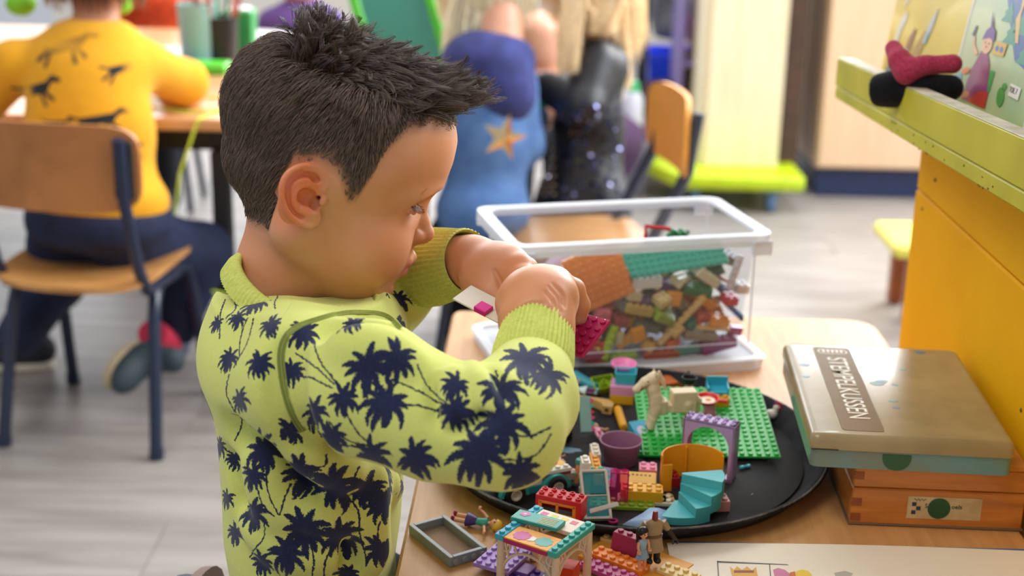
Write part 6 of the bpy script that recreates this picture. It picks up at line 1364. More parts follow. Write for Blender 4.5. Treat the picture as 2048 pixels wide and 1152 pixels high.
# ---- hair
rng = np.random.default_rng(4)
sc_mask = inh[:len(co)] & (np.abs(s__) < 7.3)
hv = np.flatnonzero(sc_mask); H_in = hair_in(loc_[hv]); no = np.empty(len(me.vertices)*3, np.float32); me.vertices.foreach_get('normal', no); no = no.reshape(-1, 3)
nl_all = no @ A_[:3, :3]; nl_all /= np.linalg.norm(nl_all, axis=1)[:, None]
hv = hv[(H_in > -.1)]; 
def make_hair(n, zone):
    idx = hv[rng.integers(0, len(hv), n*2)]; q = loc_[idx]+rng.normal(0, .06, (len(idx), 3)); nn = nl_all[idx]; hin = hair_in(q)
    top = np.clip((q[:, 2]-6.9-.25*np.clip(q[:, 0]-3, 0, 9)*0+.5*np.clip(-q[:, 0]-1, 0, 3)*0)/2.6, 0, 1)*np.clip((6.2-np.abs(q[:, 1]))/1.2, 0, 1)*np.clip((q[:, 0]+4.4)/1.4, 0, 1)
    keep = (rng.random(len(idx)) < np.clip((hin+.1)/.9, .04, 1)) & ((top > .25+.5*rng.random(len(idx))) == (zone == 'top'))
    q, nn, top, hin = q[keep][:n], nn[keep][:n], top[keep][:n], hin[keep][:n]; m = len(q)
    f, s_, u = q.T; F = np.array([1., 0, 0]); U = np.array([0, 0, 1.]); S = np.array([0, 1., 0])
    jit = rng.normal(0, 1, (m, 3)); npt = 9 if zone == 'top' else 6; T = np.linspace(0, 1, npt)
    if zone == 'side':
        fw = np.interp(f, [-8, -2, 1, 3, 5, 8], [-.15, -.42, -.3, .05, .35, .7])
        d = (-U)*1.0+fw[:, None]*F; d = d+.12*jit; d = d-nn*(d*nn).sum(1)[:, None]; d /= np.linalg.norm(d, axis=1)[:, None]
        ln = np.clip(.25+hin*.32, .25, 2.0)*(.7+.5*rng.random(m)); ln *= np.where(f > 2.6, .8, 1)
        lift = .10+.10*rng.random(m)+.34*np.clip((u-4)/4, 0, 1)
        c = q[:, None, :]+d[:, None, :]*(ln[:, None]*T)[..., None]+nn[:, None, :]*(lift[:, None]*ln[:, None]*np.sin(T*1.9)*1.1)[..., None]
        gi = rng.integers(0, m, 1500); nr = np.empty(m, int)
        for a_ in range(0, m, 4000): nr[a_:a_+4000] = gi[np.argmin(((q[a_:a_+4000, None, :]-q[None, gi, :])**2).sum(2), axis=1)]
        # follow the round of the head
        c -= nn[:, None, :]*((ln**2/14)[:, None]*(T**2))[..., None]
        wg = (.38*T**1.2)[None, :, None]; c = c*(1-wg)+(c[nr]+(q-q[nr])[:, None, :]*.3)*wg
    else:
        ng = 620; gi = rng.integers(0, m, ng); gq = q[gi]
        def curve(q, nn, f, s_, ln, rnd):
            fr = np.clip((f-4.5)/4, 0, 1)[:, None]; bk = np.clip((1.5-f)/4, 0, 1)[:, None]
            d0 = nn*.75+F*(.75*fr+.55*(1-fr)*(1-bk)-.15*bk)+U*(.35*fr+.5*bk)+rnd*.20
            d1 = F*(.95*fr+.95*(1-fr)*(1-bk)-.05*bk)+U*(.68*fr-.12*(1-fr)*(1-bk)+.55*bk)-S*s_[:, None]*(.0*fr-.07*(1-fr))+rnd*.34
            d0 /= np.linalg.norm(d0, axis=1)[:, None]; d1 /= np.linalg.norm(d1, axis=1)[:, None]
            return q[:, None, :]+(d0[:, None, :]*(T-T**2*.5)[None, :, None]*1.25+d1[:, None, :]*(T**2)[None, :, None]*.85)*ln[:, None, None]
        def length(f, s_): return np.interp(f, [-4.5, -3, -1, 1, 4, 7, 9.5], [1.6, 2.1, 1.8, 1.65, 2.1, 2.6, 2.8])*np.interp(np.abs(s_), [0, 3, 5.5], [1, .95, .6])
        gr = rng.normal(0, 1, (ng, 3)); gc = curve(gq, nn[gi], gq[:, 0], gq[:, 1], length(gq[:, 0], gq[:, 1])*(.85+.3*rng.random(ng)), gr)
        ln = length(f, s_)*(.8+.3*rng.random(m)); c = curve(q, nn, f, s_, ln, jit*.5)
        near = np.argmin(((q[:, None, :]-gq[None, :, :])**2).sum(2), axis=1)
        wgt = (.86*T**1.1)[None, :, None]*(rng.random(m) < .90)[:, None, None]
        off = (q-gq[near])[:, None, :]
        c = c*(1-wgt)+(gc[near]+off*.25)*wgt
    W = c.reshape(-1, 3) @ A_[:3, :3].T+A_[:3, 3]
    return list(W.reshape(m, npt, 3))
def hair_mat(name, melanin=.7, rough=.3, red=.35):
    m = bpy.data.materials.new(name); m.use_nodes = True; N = m.node_tree.nodes; L = m.node_tree.links; N.remove(N['Principled BSDF'])
    b = N.new('ShaderNodeBsdfHairPrincipled'); b.parametrization = 'MELANIN'
    hi = N.new('ShaderNodeHairInfo'); mr = N.new('ShaderNodeMapRange'); mr.inputs[3].default_value = melanin-.08; mr.inputs[4].default_value = melanin+.08
    L.new(hi.outputs['Random'], mr.inputs[0]); L.new(mr.outputs[0], b.inputs['Melanin'])
    b.inputs['Melanin Redness'].default_value = red; b.inputs['Random Roughness'].default_value = .1; b.inputs['Roughness'].default_value = rough; b.inputs['Radial Roughness'].default_value = .4
    L.new(b.outputs[0], N['Material Output'].inputs['Surface']); return m
def hair_two(name, col, col2, rough, spec):
    m = bpy.data.materials.new(name); m.use_nodes = True; N = m.node_tree.nodes; L = m.node_tree.links; b = N['Principled BSDF']; hi = N.new('ShaderNodeHairInfo'); mx = N.new('ShaderNodeMix'); mx.data_type = 'RGBA'
    mx.inputs[6].default_value = srgb(col); mx.inputs[7].default_value = srgb(col2); L.new(hi.outputs['Random'], mx.inputs[0]); L.new(mx.outputs[2], b.inputs['Base Color']); b.inputs['Roughness'].default_value = rough; b.inputs['Specular IOR Level'].default_value = spec; return m
hs = hair_obj('hair', make_hair(36000, 'side'), .00026, hair_two('hair_brown', '42332a', '7c6455', .42, .5)); child_of(hs, boy); hs['label'] = 'short brown hair combed down at the sides'
ht_ = hair_obj('hair', make_hair(19000, 'top'), .00024, hair_two('hair_dark', '281c15', '5a4535', .26, .9)); child_of(ht_, boy); ht_['label'] = 'longer dark hair spiked up into a quiff'
# lashes and brow
ls = []
for k_ in range(60):
    t = k_/59; s_ = 4.3-2.0*t; a = Vector((7.65+1.0*math.sin(t*2.2+.25)*.9, s_, .98-.14*math.sin(t*PI)))
    tip = a+Vector((.50+.2*t, .25*(1-t), -.30+random.Random(k_).uniform(-.12, .12)))
    mid = (a+tip)/2+Vector((.05, 0, -.12)); ls.append(np.array([HM @ a, HM @ mid, HM @ tip]))
e = hair_obj('eyelashes', ls, .00016, hair_mat('lash', .9)); child_of(e, boy)
br = []; rb = random.Random(3)
for k_ in range(240):
    t = rb.random(); s_ = 4.6-3.3*t; ff = 8.30+1.5*math.sin(t*1.45)+rb.uniform(-.05, .05); u0 = 2.35+.35*math.sin(t*2.4)+rb.uniform(-.22, .22)
    a = Vector((ff, s_, u0)); br.append(np.array([HM @ (a+Vector((-.1, 0, 0))), HM @ (a+Vector((.1, .15, .05))), HM @ (a+Vector((.02, .5, .04)))]))
e = hair_obj('eyebrow', br, .00010, hair_mat('brow', .5)); child_of(e, boy)
# ------------------------------------------------------------------ sweater
def loft(v, zs, cx, cy, rx, ry, k=0):
    X, Y, Z = [(v.lo[i]+v.h*np.arange(v.n[i])).astype(np.float32) for i in range(3)]
    I = lambda t: np.interp(Z, zs, t).astype(np.float32)[None, None, :]
    x, y = (X[:, None, None]-I(cx))/I(rx), (Y[None, :, None]-I(cy))/I(ry)
    e = np.sqrt(x*x+y*y); d = (e-1)*np.minimum(I(rx), I(ry))
    d = np.maximum(d, np.maximum(Z-zs[-1], zs[0]-Z)[None, None, :]); v._mix((slice(None),)*3, d, k, 'u')
def plane_y(px, py, y): d = pdir(px, py); return CAMP+d*(y/d.y)
rows = [(498, 800, 1240), (470, 788, 1120), (455, 800, 1040), (452, 806, 960), (447, 806, 880), (440, 806, 800), (433, 806, 700), (432, 790, 640), (438, 760, 590)]
zs, cx, rx = [], [], []
for a, b_, y_ in rows:
    L_, R__ = plane_y(a, y_, 1.04), plane_y(b_, y_, 1.04); zs.append((L_.z+R__.z)/2); cx.append((L_.x+R__.x)/2); rx.append((R__.x-L_.x)/2)
zs = [.36]+zs; cx = [cx[0]]+cx; rx = [rx[0]]+rx
ry = [.112, .112, .112, .112, .112, .115, .118, .112, .098, .078]
v = Vol((-.30, .80, .35), (.10, 1.36, .82), .0026)
loft(v, zs, cx, [1.04]*len(zs), rx, ry)
# shoulders
v.ell(ray(610, 700, 1.09), (.072, .095, .036), .04)
v.chain([np.array(ray(580, 720, 1.03)), S_R], [.038, .04], .03)
v.chain([np.array(ray(620, 690, 1.14)), S_L], [.038, .042], .03)
# near sleeve: upper arm towards the viewer, elbow, forearm going up and away
v.chain([S_R, R_(740, 778, .965), R_(870, 838, .945), E_R], [.041, .0425, .0365, .0345], .022)
v.chain([E_R, R_(1050, 800, .965), R_(1064, 738, .998)], [.0345, .033, .0285], .018)
v.ell(R_(985, 880, .93), (.034, .03, .024), .02)
# far sleeve
v.chain([S_L, E_L], [.044, .038], .03); v.chain([E_L, R_(850, 535, 1.18)], [.036, .030], .02)
# creases where cloth bunches
def crease(pts, r=.0035, k=.010, mode='s'):
    hits = [np.array(R_(*p)) for p in pts]; v.chain(hits, [r*.4]+[r]*(len(hits)-2)+[r*.4], k, mode)
bv_p, bv_t, bv_q = v.mesh(); bvh0 = BVHTree.FromPolygons(bv_p.tolist(), [tuple(map(int, q)) for q in bv_q]+[tuple(map(int, q)) for q in bv_t])
def hit0(px, py):
    h_ = bvh0.ray_cast(CAMP, pdir(px, py).normalized()); return h_[0]
def fold(pts, r, off, k, mode):
    P_ = [hit0(*p) for p in pts]; P_ = [np.array(p+pdir(0, 0)*0) for p in P_ if p is not None]
    if len(P_) < 2: return
    P_ = spline(P_, 3); d = -np.array(pdir(700, 700)); n_ = len(P_); P_ = P_+d*off
    v.chain(P_, [r*(.35+.65*math.sin(PI*(i+.5)/n_)) for i in range(n_)], k, mode)
# elbow bunching
for pts, r in (([(895, 745), (915, 775), (925, 820), (915, 850)], .0045), ([(925, 738), (942, 765), (955, 800), (965, 835)], .0045), ([(960, 735), (975, 760), (1000, 790)], .0035), ([(870, 760), (885, 800), (880, 840)], .0035)):
    fold(pts, r, .001, .012, 's')
for pts, r in (([(905, 740), (928, 780), (938, 830)], .005), ([(942, 730), (962, 765), (985, 815)], .005), ([(885, 750), (900, 800), (898, 845)], .004)):
    fold(pts, r, -.002, .008, 'u')
# armpit and side drapes
for pts, r in (([(575, 690), (562, 760), (580, 840), (620, 890)], .005), ([(600, 880), (700, 925), (800, 955)], .006), ([(470, 860), (560, 905), (640, 905)], .005), ([(480, 1010), (540, 1060), (640, 1080)], .005), ([(700, 960), (690, 1040), (710, 1120)], .006), ([(460, 930), (490, 990), (520, 1080)], .004), ([(600, 930), (610, 1000), (590, 1090)], .005), ([(640, 650), (720, 655), (790, 690)], .004)):
    fold(pts, r, .0, .022, 's')
for pts, r in (([(590, 900), (690, 945), (790, 975)], .008), ([(560, 1000), (640, 1030), (720, 1040)], .007), ([(740, 960), (735, 1050), (750, 1120)], .008), ([(690, 690), (760, 700), (820, 730)], .007), ([(520, 900), (540, 980), (560, 1060)], .007), ([(500, 1040), (570, 1095), (650, 1110)], .007)):
    fold(pts, r, -.004, .02, 'u')
# neck opening
Bc, Fc = ray(474, 526, 1.09), ray(752, 614, 1.085); cc = (Bc+Fc)/2; ax1 = (Fc-Bc)/2; nrm = ax1.cross(Vector((0, 1, 0))).normalized()
if nrm.z < 0: nrm = -nrm
v.ell(np.array(cc+nrm*.018), (.066, .060, .022), .004, 's', rot=np.array(Matrix((ax1.normalized(), (0, 1, 0), nrm)).transposed()))
v.chain([np.array(HP(.5, 0, -6)), np.array(HP(.5, 0, -9.5))], [.05, .047], .004, 's')
v.ell(np.array(HP(7.6, 0, -11.0)), (.022, .035, .012), .01, 's')
v.half((0, 0, .37), (0, 0, -1))
sp_, st_, sq_ = v.mesh()

# palm-tree print: a tile painted here and laid on the cloth from the sides (box mapping)
TS, TN, TX, TZ0 = .62, 2560, -.40, .62
img = np.zeros((TN, TN), np.float32)
def put(cx_, cz_, R, ang, seed, squash=1.0):
    rg = np.random.default_rng(seed); r_ = int(R*1.15/TS*TN)+4; ci, cj = int((cx_-TX)/TS*TN), int((cz_-TZ0)/TS*TN)
    yy, xx = np.mgrid[-r_:r_+1, -r_:r_+1]; x = xx*TS/TN/R; y = yy*TS/TN/R/squash
    c_, s_ = math.cos(ang), math.sin(ang); x, y = x*c_+y*s_, -x*s_+y*c_; rr = np.hypot(x, y)+1e-6; m_ = rr < .16
    n_ = 11
    for i in range(n_):
        a = PI/2+2*PI*(i+rg.uniform(-.25, .25))/n_; ln = rg.uniform(.78, 1.05)*(1 if math.sin(a) < .2 else .88); bend = (-1 if math.cos(a) > 0 else 1)*rg.uniform(.35, .8)*(1.2 if abs(math.cos(a)) > .5 else .5)
        th = np.arctan2(y, x); da = th-(a+bend*rr*rr*.75); da = (da+PI) % (2*PI)-PI
        t = rr/ln; lat = da*rr
        wdt = .19*np.clip(1-t**2.2, 0, 1)**.5*np.clip(t*3.2, .25, 1); saw = .62+.38*np.mod(t*9-np.abs(lat)*11+rg.uniform(0, 1), 1)
        m_ |= (np.abs(lat) < wdt*saw) & (t < 1) & (np.abs(da) < 1.2)
    I_, J_ = np.mod(cj+np.arange(-r_, r_+1), TN), np.mod(ci+np.arange(-r_, r_+1), TN)
    img[np.ix_(I_, J_)] = np.maximum(img[np.ix_(I_, J_)], m_)
def stroke(P_, wd):
    P_ = spline(P_, 40)
    for x, z in P_:
        r_ = int(wd/TS*TN)+1; ci, cj = int((x-TX)/TS*TN), int((z-TZ0)/TS*TN); yy, xx = np.mgrid[-r_:r_+1, -r_:r_+1]; m_ = xx**2+yy**2 <= (wd/TS*TN)**2
        img[np.ix_(np.mod(cj+np.arange(-r_, r_+1), TN), np.mod(ci+np.arange(-r_, r_+1), TN))] = np.maximum(img[np.ix_(np.mod(cj+np.arange(-r_, r_+1), TN), np.mod(ci+np.arange(-r_, r_+1), TN))], m_)
bvh = BVHTree.FromPolygons(sp_.tolist(), [tuple(map(int, q)) for q in sq_]+[tuple(map(int, q)) for q in st_])
TA = math.radians(27); e2v = Vector((0, math.sin(TA), math.cos(TA))); e2d = lambda p: e2v.dot(p)
def seg_d(P_, a, b_):
    a, b_ = np.array(a), np.array(b_); d = b_-a; t_ = np.clip(((P_-a) @ d)/(d @ d), 0, 1); return np.linalg.norm(P_-a-t_[:, None]*d, axis=1)
def sleeve_of(P_):          # 1 on the near sleeve, 0 on the body of the garment
    P_ = np.atleast_2d(np.array(P_)); d = np.minimum(seg_d(P_, S_R, E_R)-.043, seg_d(P_, E_R, W_R)-.037); x_s = S_R[0]-.016
    zl = np.interp(P_[:, 0], [S_R[0], E_R[0]], [S_R[2]-.030, E_R[2]-.030]); out = (P_[:, 0] > x_s) & (P_[:, 1] < 1.02) & ((P_[:, 2] > zl) | (d < .004))
    return out.astype(float)
SHIFT = .31
def cloth(px, py): return bvh.ray_cast(CAMP, pdir(px, py).normalized())
palms = [(165, 215, 55), (100, 262, 42), (215, 285, 52), (90, 160, 34), (70, 400, 48), (175, 415, 55), (105, 540, 48), (28, 280, 34), (325, 312, 55), (285, 440, 46), (358, 580, 55), (465, 535, 55), (545, 430, 78), (645, 400, 70), (610, 552, 82), (500, 285, 46), (650, 285, 46), (420, 670, 60), (280, 645, 46), (560, 738, 66), (712, 740, 72), (848, 490, 52), (850, 580, 66), (1005, 510, 72), (1005, 620, 88), (925, 722, 96), (1075, 790, 72), (1090, 405, 78), (1165, 460, 66), (190, 715, 75), (155, 800, 54), (312, 790, 82), (88, 745, 36), (430, 838, 86), (548, 850, 70), (622, 905, 68), (150, 930, 68), (330, 990, 92), (452, 1010, 78), (270, 1070, 72), (180, 1100, 52), (90, 1000, 46), (592, 1060, 66), (480, 1140, 46), (35, 700, 40), (60, 880, 40), (652, 197, 40), (737, 69, 44), (772, 171, 32), (700, 130, 36)]
for i, (x, y, r) in enumerate(palms):
    px, py = 420+x/1.715, 480+y/1.715; h_ = cloth(px, py)
    if h_[0] is None: continue
    Z_ = proj(h_[0])[2]; put(h_[0].x+SHIFT*sleeve_of(tuple(h_[0]))[0], e2d(h_[0]), r/1.715*Z_/FPX*(1.33 if sleeve_of(tuple(h_[0]))[0] else 1.16), random.Random(i).uniform(-.5, .5), i)
stems = [[(300, 380), (370, 430), (430, 485)], [(365, 338), (385, 410), (440, 480)], [(275, 455), (340, 460), (425, 500)], [(630, 470), (720, 510), (815, 560)], [(718, 420), (750, 490), (815, 552)], [(650, 556), (720, 560), (800, 580)], [(415, 615), (480, 680), (590, 700)], [(468, 575), (510, 650), (570, 705)], [(430, 690), (500, 700), (560, 710)], [(200, 775), (205, 860), (240, 935)], [(165, 840), (185, 900), (225, 940)], [(285, 830), (262, 880), (245, 935)], [(180, 460), (215, 520), (262, 590)], [(135, 260), (110, 330), (105, 395)], [(155, 265), (130, 350), (85, 430)], [(230, 230), (290, 190), (360, 185)], [(240, 250), (300, 205), (400, 205)], [(460, 865), (515, 925), (520, 1010), (545, 1100)], [(350, 1040), (362, 1090), (355, 1150)], [(418, 1060), (400, 1100), (395, 1150)], [(985, 440), (992, 465), (985, 500)], [(1030, 650), (1100, 665), (1175, 635)], [(960, 742), (1060, 745), (1130, 725), (1175, 660)], [(70, 455), (60, 520), (95, 600), (90, 680)], [(190, 960), (185, 1020), (140, 1080)], [(500, 880), (505, 800), (520, 770)], [(590, 960), (580, 1000), (592, 1040)], [(300, 760), (395, 770), (405, 730)], [(250, 600), (330, 690), (400, 770)], [(60, 200), (40, 260), (38, 330)], [(120, 190), (95, 230), (60, 260)]]
for s_ in stems:
    P_ = []
    for x, y in s_:
        h_ = cloth(420+x/1.715, 480+y/1.715)
        if h_[0] is not None: P_.append((h_[0].x+SHIFT*sleeve_of(tuple(h_[0]))[0], e2d(h_[0])))
    if len(P_) > 2 and max(p[0] for p in P_)-min(p[0] for p in P_) < .2: stroke(P_, .00055)
rg = random.Random(8)       # the rest of the repeat, for the parts of the cloth turned away
im = bpy.data.images.new('palm_print', TN, TN); im.colorspace_settings.name = 'Non-Color'
im.pixels.foreach_set(np.repeat(img.ravel()[:, None], 4, 1).astype(np.float32).ravel()); im.pack()
m = bpy.data.materials.new('printed_jersey'); m.use_nodes = True; N = m.node_tree.nodes; L = m.node_tree.links; b = N['Principled BSDF']
geo = N.new('ShaderNodeNewGeometry'); wn = N.new('ShaderNodeTexNoise'); wn.inputs['Scale'].default_value = 420; wn.inputs['Detail'].default_value = 1; L.new(geo.outputs['Position'], wn.inputs['Vector'])
va = N.new('ShaderNodeVectorMath'); va.operation = 'MULTIPLY_ADD'; va.inputs[1].default_value = (.0022,)*3; L.new(wn.outputs['Color'], va.inputs[0]); L.new(geo.outputs['Position'], va.inputs[2])
def dotn(vec, src):
    d = N.new('ShaderNodeVectorMath'); d.operation = 'DOT_PRODUCT'; d.inputs[1].default_value = vec; L.new(src, d.inputs[0]); return d.outputs['Value']
def tex(uv, vv, u0, v0):      # the printed repeat laid on along two directions of the cloth
    c_ = N.new('ShaderNodeCombineXYZ'); sl = N.new('ShaderNodeAttribute'); sl.attribute_name = 'sleeve'; sm_ = N.new('ShaderNodeMath'); sm_.operation = 'MULTIPLY_ADD'; sm_.inputs[1].default_value = SHIFT; L.new(sl.outputs['Fac'], sm_.inputs[0]); L.new(dotn(uv, va.outputs[0]), sm_.inputs[2]); L.new(sm_.outputs[0], c_.inputs[0]); L.new(dotn(vv, va.outputs[0]), c_.inputs[1])
    mp = N.new('ShaderNodeMapping'); mp.inputs['Scale'].default_value = (1/TS,)*3; mp.inputs['Location'].default_value = (-u0/TS, -v0/TS, 0); L.new(c_.outputs[0], mp.inputs[0])
    it = N.new('ShaderNodeTexImage'); it.image = im; L.new(mp.outputs[0], it.inputs[0]); return it.outputs['Color']
ab = N.new('ShaderNodeMath'); ab.operation = 'ABSOLUTE'; L.new(dotn((0, -math.cos(TA), math.sin(TA)), geo.outputs['Normal']), ab.inputs[0])
th_ = N.new('ShaderNodeMath'); th_.operation = 'GREATER_THAN'; th_.inputs[1].default_value = .22; L.new(ab.outputs[0], th_.inputs[0])
it = N.new('ShaderNodeMix'); it.data_type = 'RGBA'; L.new(th_.outputs[0], it.inputs[0]); L.new(tex((0, 1, 0), (0, 0, 1), .72, .30), it.inputs[6]); L.new(tex((1, 0, 0), tuple(e2v), TX, TZ0), it.inputs[7])
mx = N.new('ShaderNodeMix'); mx.data_type = 'RGBA'; nz = N.new('ShaderNodeTexNoise'); nz.inputs['Scale'].default_value = 600; L.new(geo.outputs['Position'], nz.inputs['Vector'])
l1 = N.new('ShaderNodeMix'); l1.data_type = 'RGBA'; l1.inputs[6].default_value = srgb('c3cb66'); l1.inputs[7].default_value = srgb('d3da7c'); L.new(nz.outputs['Fac'], l1.inputs[0])
l2 = N.new('ShaderNodeMix'); l2.data_type = 'RGBA'; l2.inputs[6].default_value = srgb('171b33'); l2.inputs[7].default_value = srgb('2c3354'); L.new(nz.outputs['Fac'], l2.inputs[0])
L.new(l1.outputs[2], mx.inputs[6]); L.new(l2.outputs[2], mx.inputs[7]); L.new(it.outputs[2], mx.inputs[0]); L.new(mx.outputs[2], b.inputs['Base Color'])
b.inputs['Roughness'].default_value = .9; b.inputs['Specular IOR Level'].default_value = .15; b.inputs['Sheen Weight'].default_value = .15
bp = N.new('ShaderNodeBump'); bp.inputs['Strength'].default_value = .35; bp.inputs['Distance'].default_value = .0006; n3 = N.new('ShaderNodeTexNoise'); n3.inputs['Scale'].default_value = 1500
L.new(geo.outputs['Position'], n3.inputs['Vector']); L.new(n3.outputs['Fac'], bp.inputs['Height']); L.new(bp.outputs[0], b.inputs['Normal'])
jersey = m
sw = mesh_obj('sweater', sp_, st_, sq_, jersey, relax=2); child_of(sw, boy); _c = np.empty(len(sw.data.vertices)*3); sw.data.vertices.foreach_get('co', _c); _a = sw.data.attributes.new('sleeve', 'FLOAT', 'POINT'); _a.data.foreach_set('value', sleeve_of(_c.reshape(-1, 3)).astype(np.float32)); sw['label'] = 'lime green sweater printed with navy palm trees'
rib_m = M('rib_knit', 'ccd472', .9, spec=.15, noise='bec764', scale=300, bump=.3, bscale=1500)
def rib_ring(centers, radii_dirs, name):
    """centers: list of rings, each (n,3) array, joined into a skin"""
    vs = [tuple(p) for r in centers for p in r]; n = len(centers[0]); fs = []
    for i in range(len(centers)-1):
        for j in range(n): fs.append((i*n+j, i*n+(j+1) % n, (i+1)*n+(j+1) % n, (i+1)*n+j))
    b = MB(); b.add(vs, fs); o = b.build(name, rib_m, smooth=60); child_of(o, boy); return o
def cuff(p0, p1, r0, r1, ribs, name, asp=1.0, thick=.0022):
    p0, p1 = Vector(p0), Vector(p1); ax = (p1-p0).normalized(); e1 = ax.cross(ZZ).normalized(); e2 = ax.cross(e1); n = ribs*4; rings = []
    prof = [(0, r0), (.12, r0*1.04), (.3, r0*1.04), (.6, (r0+r1)/2*1.02), (.85, r1*1.0), (.97, r1*.985), (1.0, r1*.95), (.97, r1-thick*1.3), (.6, r1-thick*1.6)]
    for i, (t, r) in enumerate(prof):
        ring = []
        for j in range(n):
            a = 2*PI*j/n; rr = r+(.00065*math.cos(ribs*a) if i < 6 else 0); ring.append(p0+ax*(p1-p0).length*t+(e1*math.cos(a)*asp+e2*math.sin(a))*rr)
        rings.append(ring)
    return rib_ring(rings, None, name)
c1 = cuff(R_(1062, 740, .995), R_(1076, 660, 1.028), .0278, .0268, 52, 'cuff')
c2 = cuff(R_(838, 538, 1.187), R_(938, 522, 1.140), .031, .0268, 46, 'cuff')
# collar: a ribbed band standing round the neck
ax2 = Vector((0, .052, .0)); ribs = 110; n = ribs*4; rings = []
for t, off, up_ in [(0, .010, -.008), (.2, .0085, -.004), (.4, .0065, .001), (.7, .0035, .0045), (.9, .001, .006), (1, -.001, .0065), (1, -.003, .0055), (.8, -.0042, .001), (.5, -.003, -.006)]:
    ring = []
    for j in range(n):
        a = 2*PI*j/n; c_, s_ = math.cos(a), math.sin(a); d = (ax1*c_+ax2*s_); L_ = d.length; rr = 1+(off+(.0006*math.cos(ribs*a) if off > -.001 else 0))/L_
        sag = -.010*(1-c_*c_) if s_ < 0 else -.004*(1-c_*c_); ring.append(cc+d*rr+nrm*(up_+sag))
    rings.append(ring)
collar = rib_ring(rings, None, 'collar')
# flatlock seam round the armhole: paired stitches
def seam(pts, name):
    P_ = []
    for px, py in spline(pts, 22):
        h_ = cloth(px, py)
        if h_[0] is not None: P_.append(h_[0]+h_[1]*.0004)
    b = MB()
    for off in (-.0024, 0, .0024):
        b.tube([P_[i]+((P_[min(i+1, len(P_)-1)]-P_[max(i-1, 0)]).cross(P_[i]-CAMP)).normalized()*off for i in range(len(P_))], .00030 if off else .00045, 4)
    for i in range(1, len(P_)-1):
        d = (P_[i+1]-P_[i-1]).normalized(); sd = d.cross((P_[i]-CAMP).normalized()).normalized()
        for k_ in (0, .5):
            p = P_[i].lerp(P_[i+1], k_); b.tube([p-sd*.0024, p+sd*.0024+d*.0006], .00026, 3)
    o = b.build(name, M('green_thread', '98a252', .9)); child_of(o, boy)
seam([(800, 660), (765, 632), (700, 628), (640, 640), (585, 662), (563, 700), (566, 760), (582, 820), (606, 862)], 'seam')
# trousers under the table edge
w_ = Vol((-.27, .86, .30), (.26, 1.22, .56), .005)
w_.ell((-.14, 1.04, .43), (.085, .12, .085)); w_.cap((-.13, .97, .405), (.16, .98, .42), .062, .05, .02); w_.cap((-.13, 1.11, .405), (.16, 1.12, .42), .062, .05, .02)
w_.cap((.16, .98, .42), (.17, .98, .31), .048, .04, .02); w_.cap((.16, 1.12, .42), (.17, 1.12, .31), .048, .04, .02)
tr = vol_obj(w_, 'trousers', M('navy_trousers', '232838', .9)); child_of(tr, boy)
for yy in (.98, 1.12):
    b = MB(); b.cyl((.17, yy, .06), (.17, yy, .33), .033, .042, 14); o = b.build('trouser_leg', M('navy_trousers'), None); child_of(o, boy)
    b = MB(); b.box((.19, yy, .035), (.16, .06, .07), .015); o = b.build('shoe', M('shoe_blue', '3a4f7a', .7), None); child_of(o, boy)
# ------------------------------------------------------------------ the other children
def Rp(px, py, Z): return np.array(ray(px, py, Z))
skin2 = M('skin_fair', 'e0a68a', .5, sss=.15, sssr=(.01, .004, .002)); skin3 = M('skin_tan', 'b97a58', .5, sss=.1)
class Kid:
    def __init__(s, label, base):
        s.t = thing('person', label, 'person', (base[0], base[1], 0)); s.base = base
    def part(s, name, mat, fn, lo, hi, h=.006, label=None):
        v_ = Vol(lo, hi, h); fn(v_); o = vol_obj(v_, name, mat); child_rel(o, s.t)
        if label: o['label'] = label
        return o
def bounds(*pts, pad=.2):
    P_ = np.array(pts); return P_.min(0)-pad, P_.max(0)+pad
def face(kid, c, fwd_, r=.085, mat_eye=None):
    """eyes, mouth on a head of radius r"""
    f_ = Vector(fwd_).normalized(); s_ = f_.cross(ZZ).normalized(); u_ = s_.cross(f_); c = Vector(c)
    for k in (1, -1): b = MB(); b.ell(c+f_*r*.88+s_*k*r*.36+u_*r*.02, (.008,)*3, 10, 6); child_rel(b.build('eye', M('dark_eye', '2a1c18', .2)), kid.t)
    b = MB(); b.tube([c+f_*r*.90-u_*r*.50+s_*k*r*.28 for k in (-1, -.5, 0, .5, 1)], .004, 6); child_rel(b.build('mouth', M('lip', 'b8625c', .5)), kid.t)
def head_fn(c, fwd_, r=.085):
    f_ = np.array(Vector(fwd_).normalized()); s_ = np.cross(f_, (0, 0, 1)); u_ = np.array((0, 0, 1.))
    def fn(v_):
        R_3 = np.array([f_, s_, u_]).T
        v_.ell(c, (r, r*.84, r*1.05), rot=R_3); v_.ell(c+f_*r*.25-u_*r*.45, (r*.72, r*.68, r*.75), r*.3, rot=R_3)
        v_.cap(c+f_*r*.88+u_*.0, c+f_*r*1.02-u_*r*.2, r*.09, r*.14, r*.15)
        for k in (1, -1): v_.ell(c+s_*k*r*.85-u_*r*.1, (r*.2, r*.1, r*.28), .004, rot=R_3)
    return fn
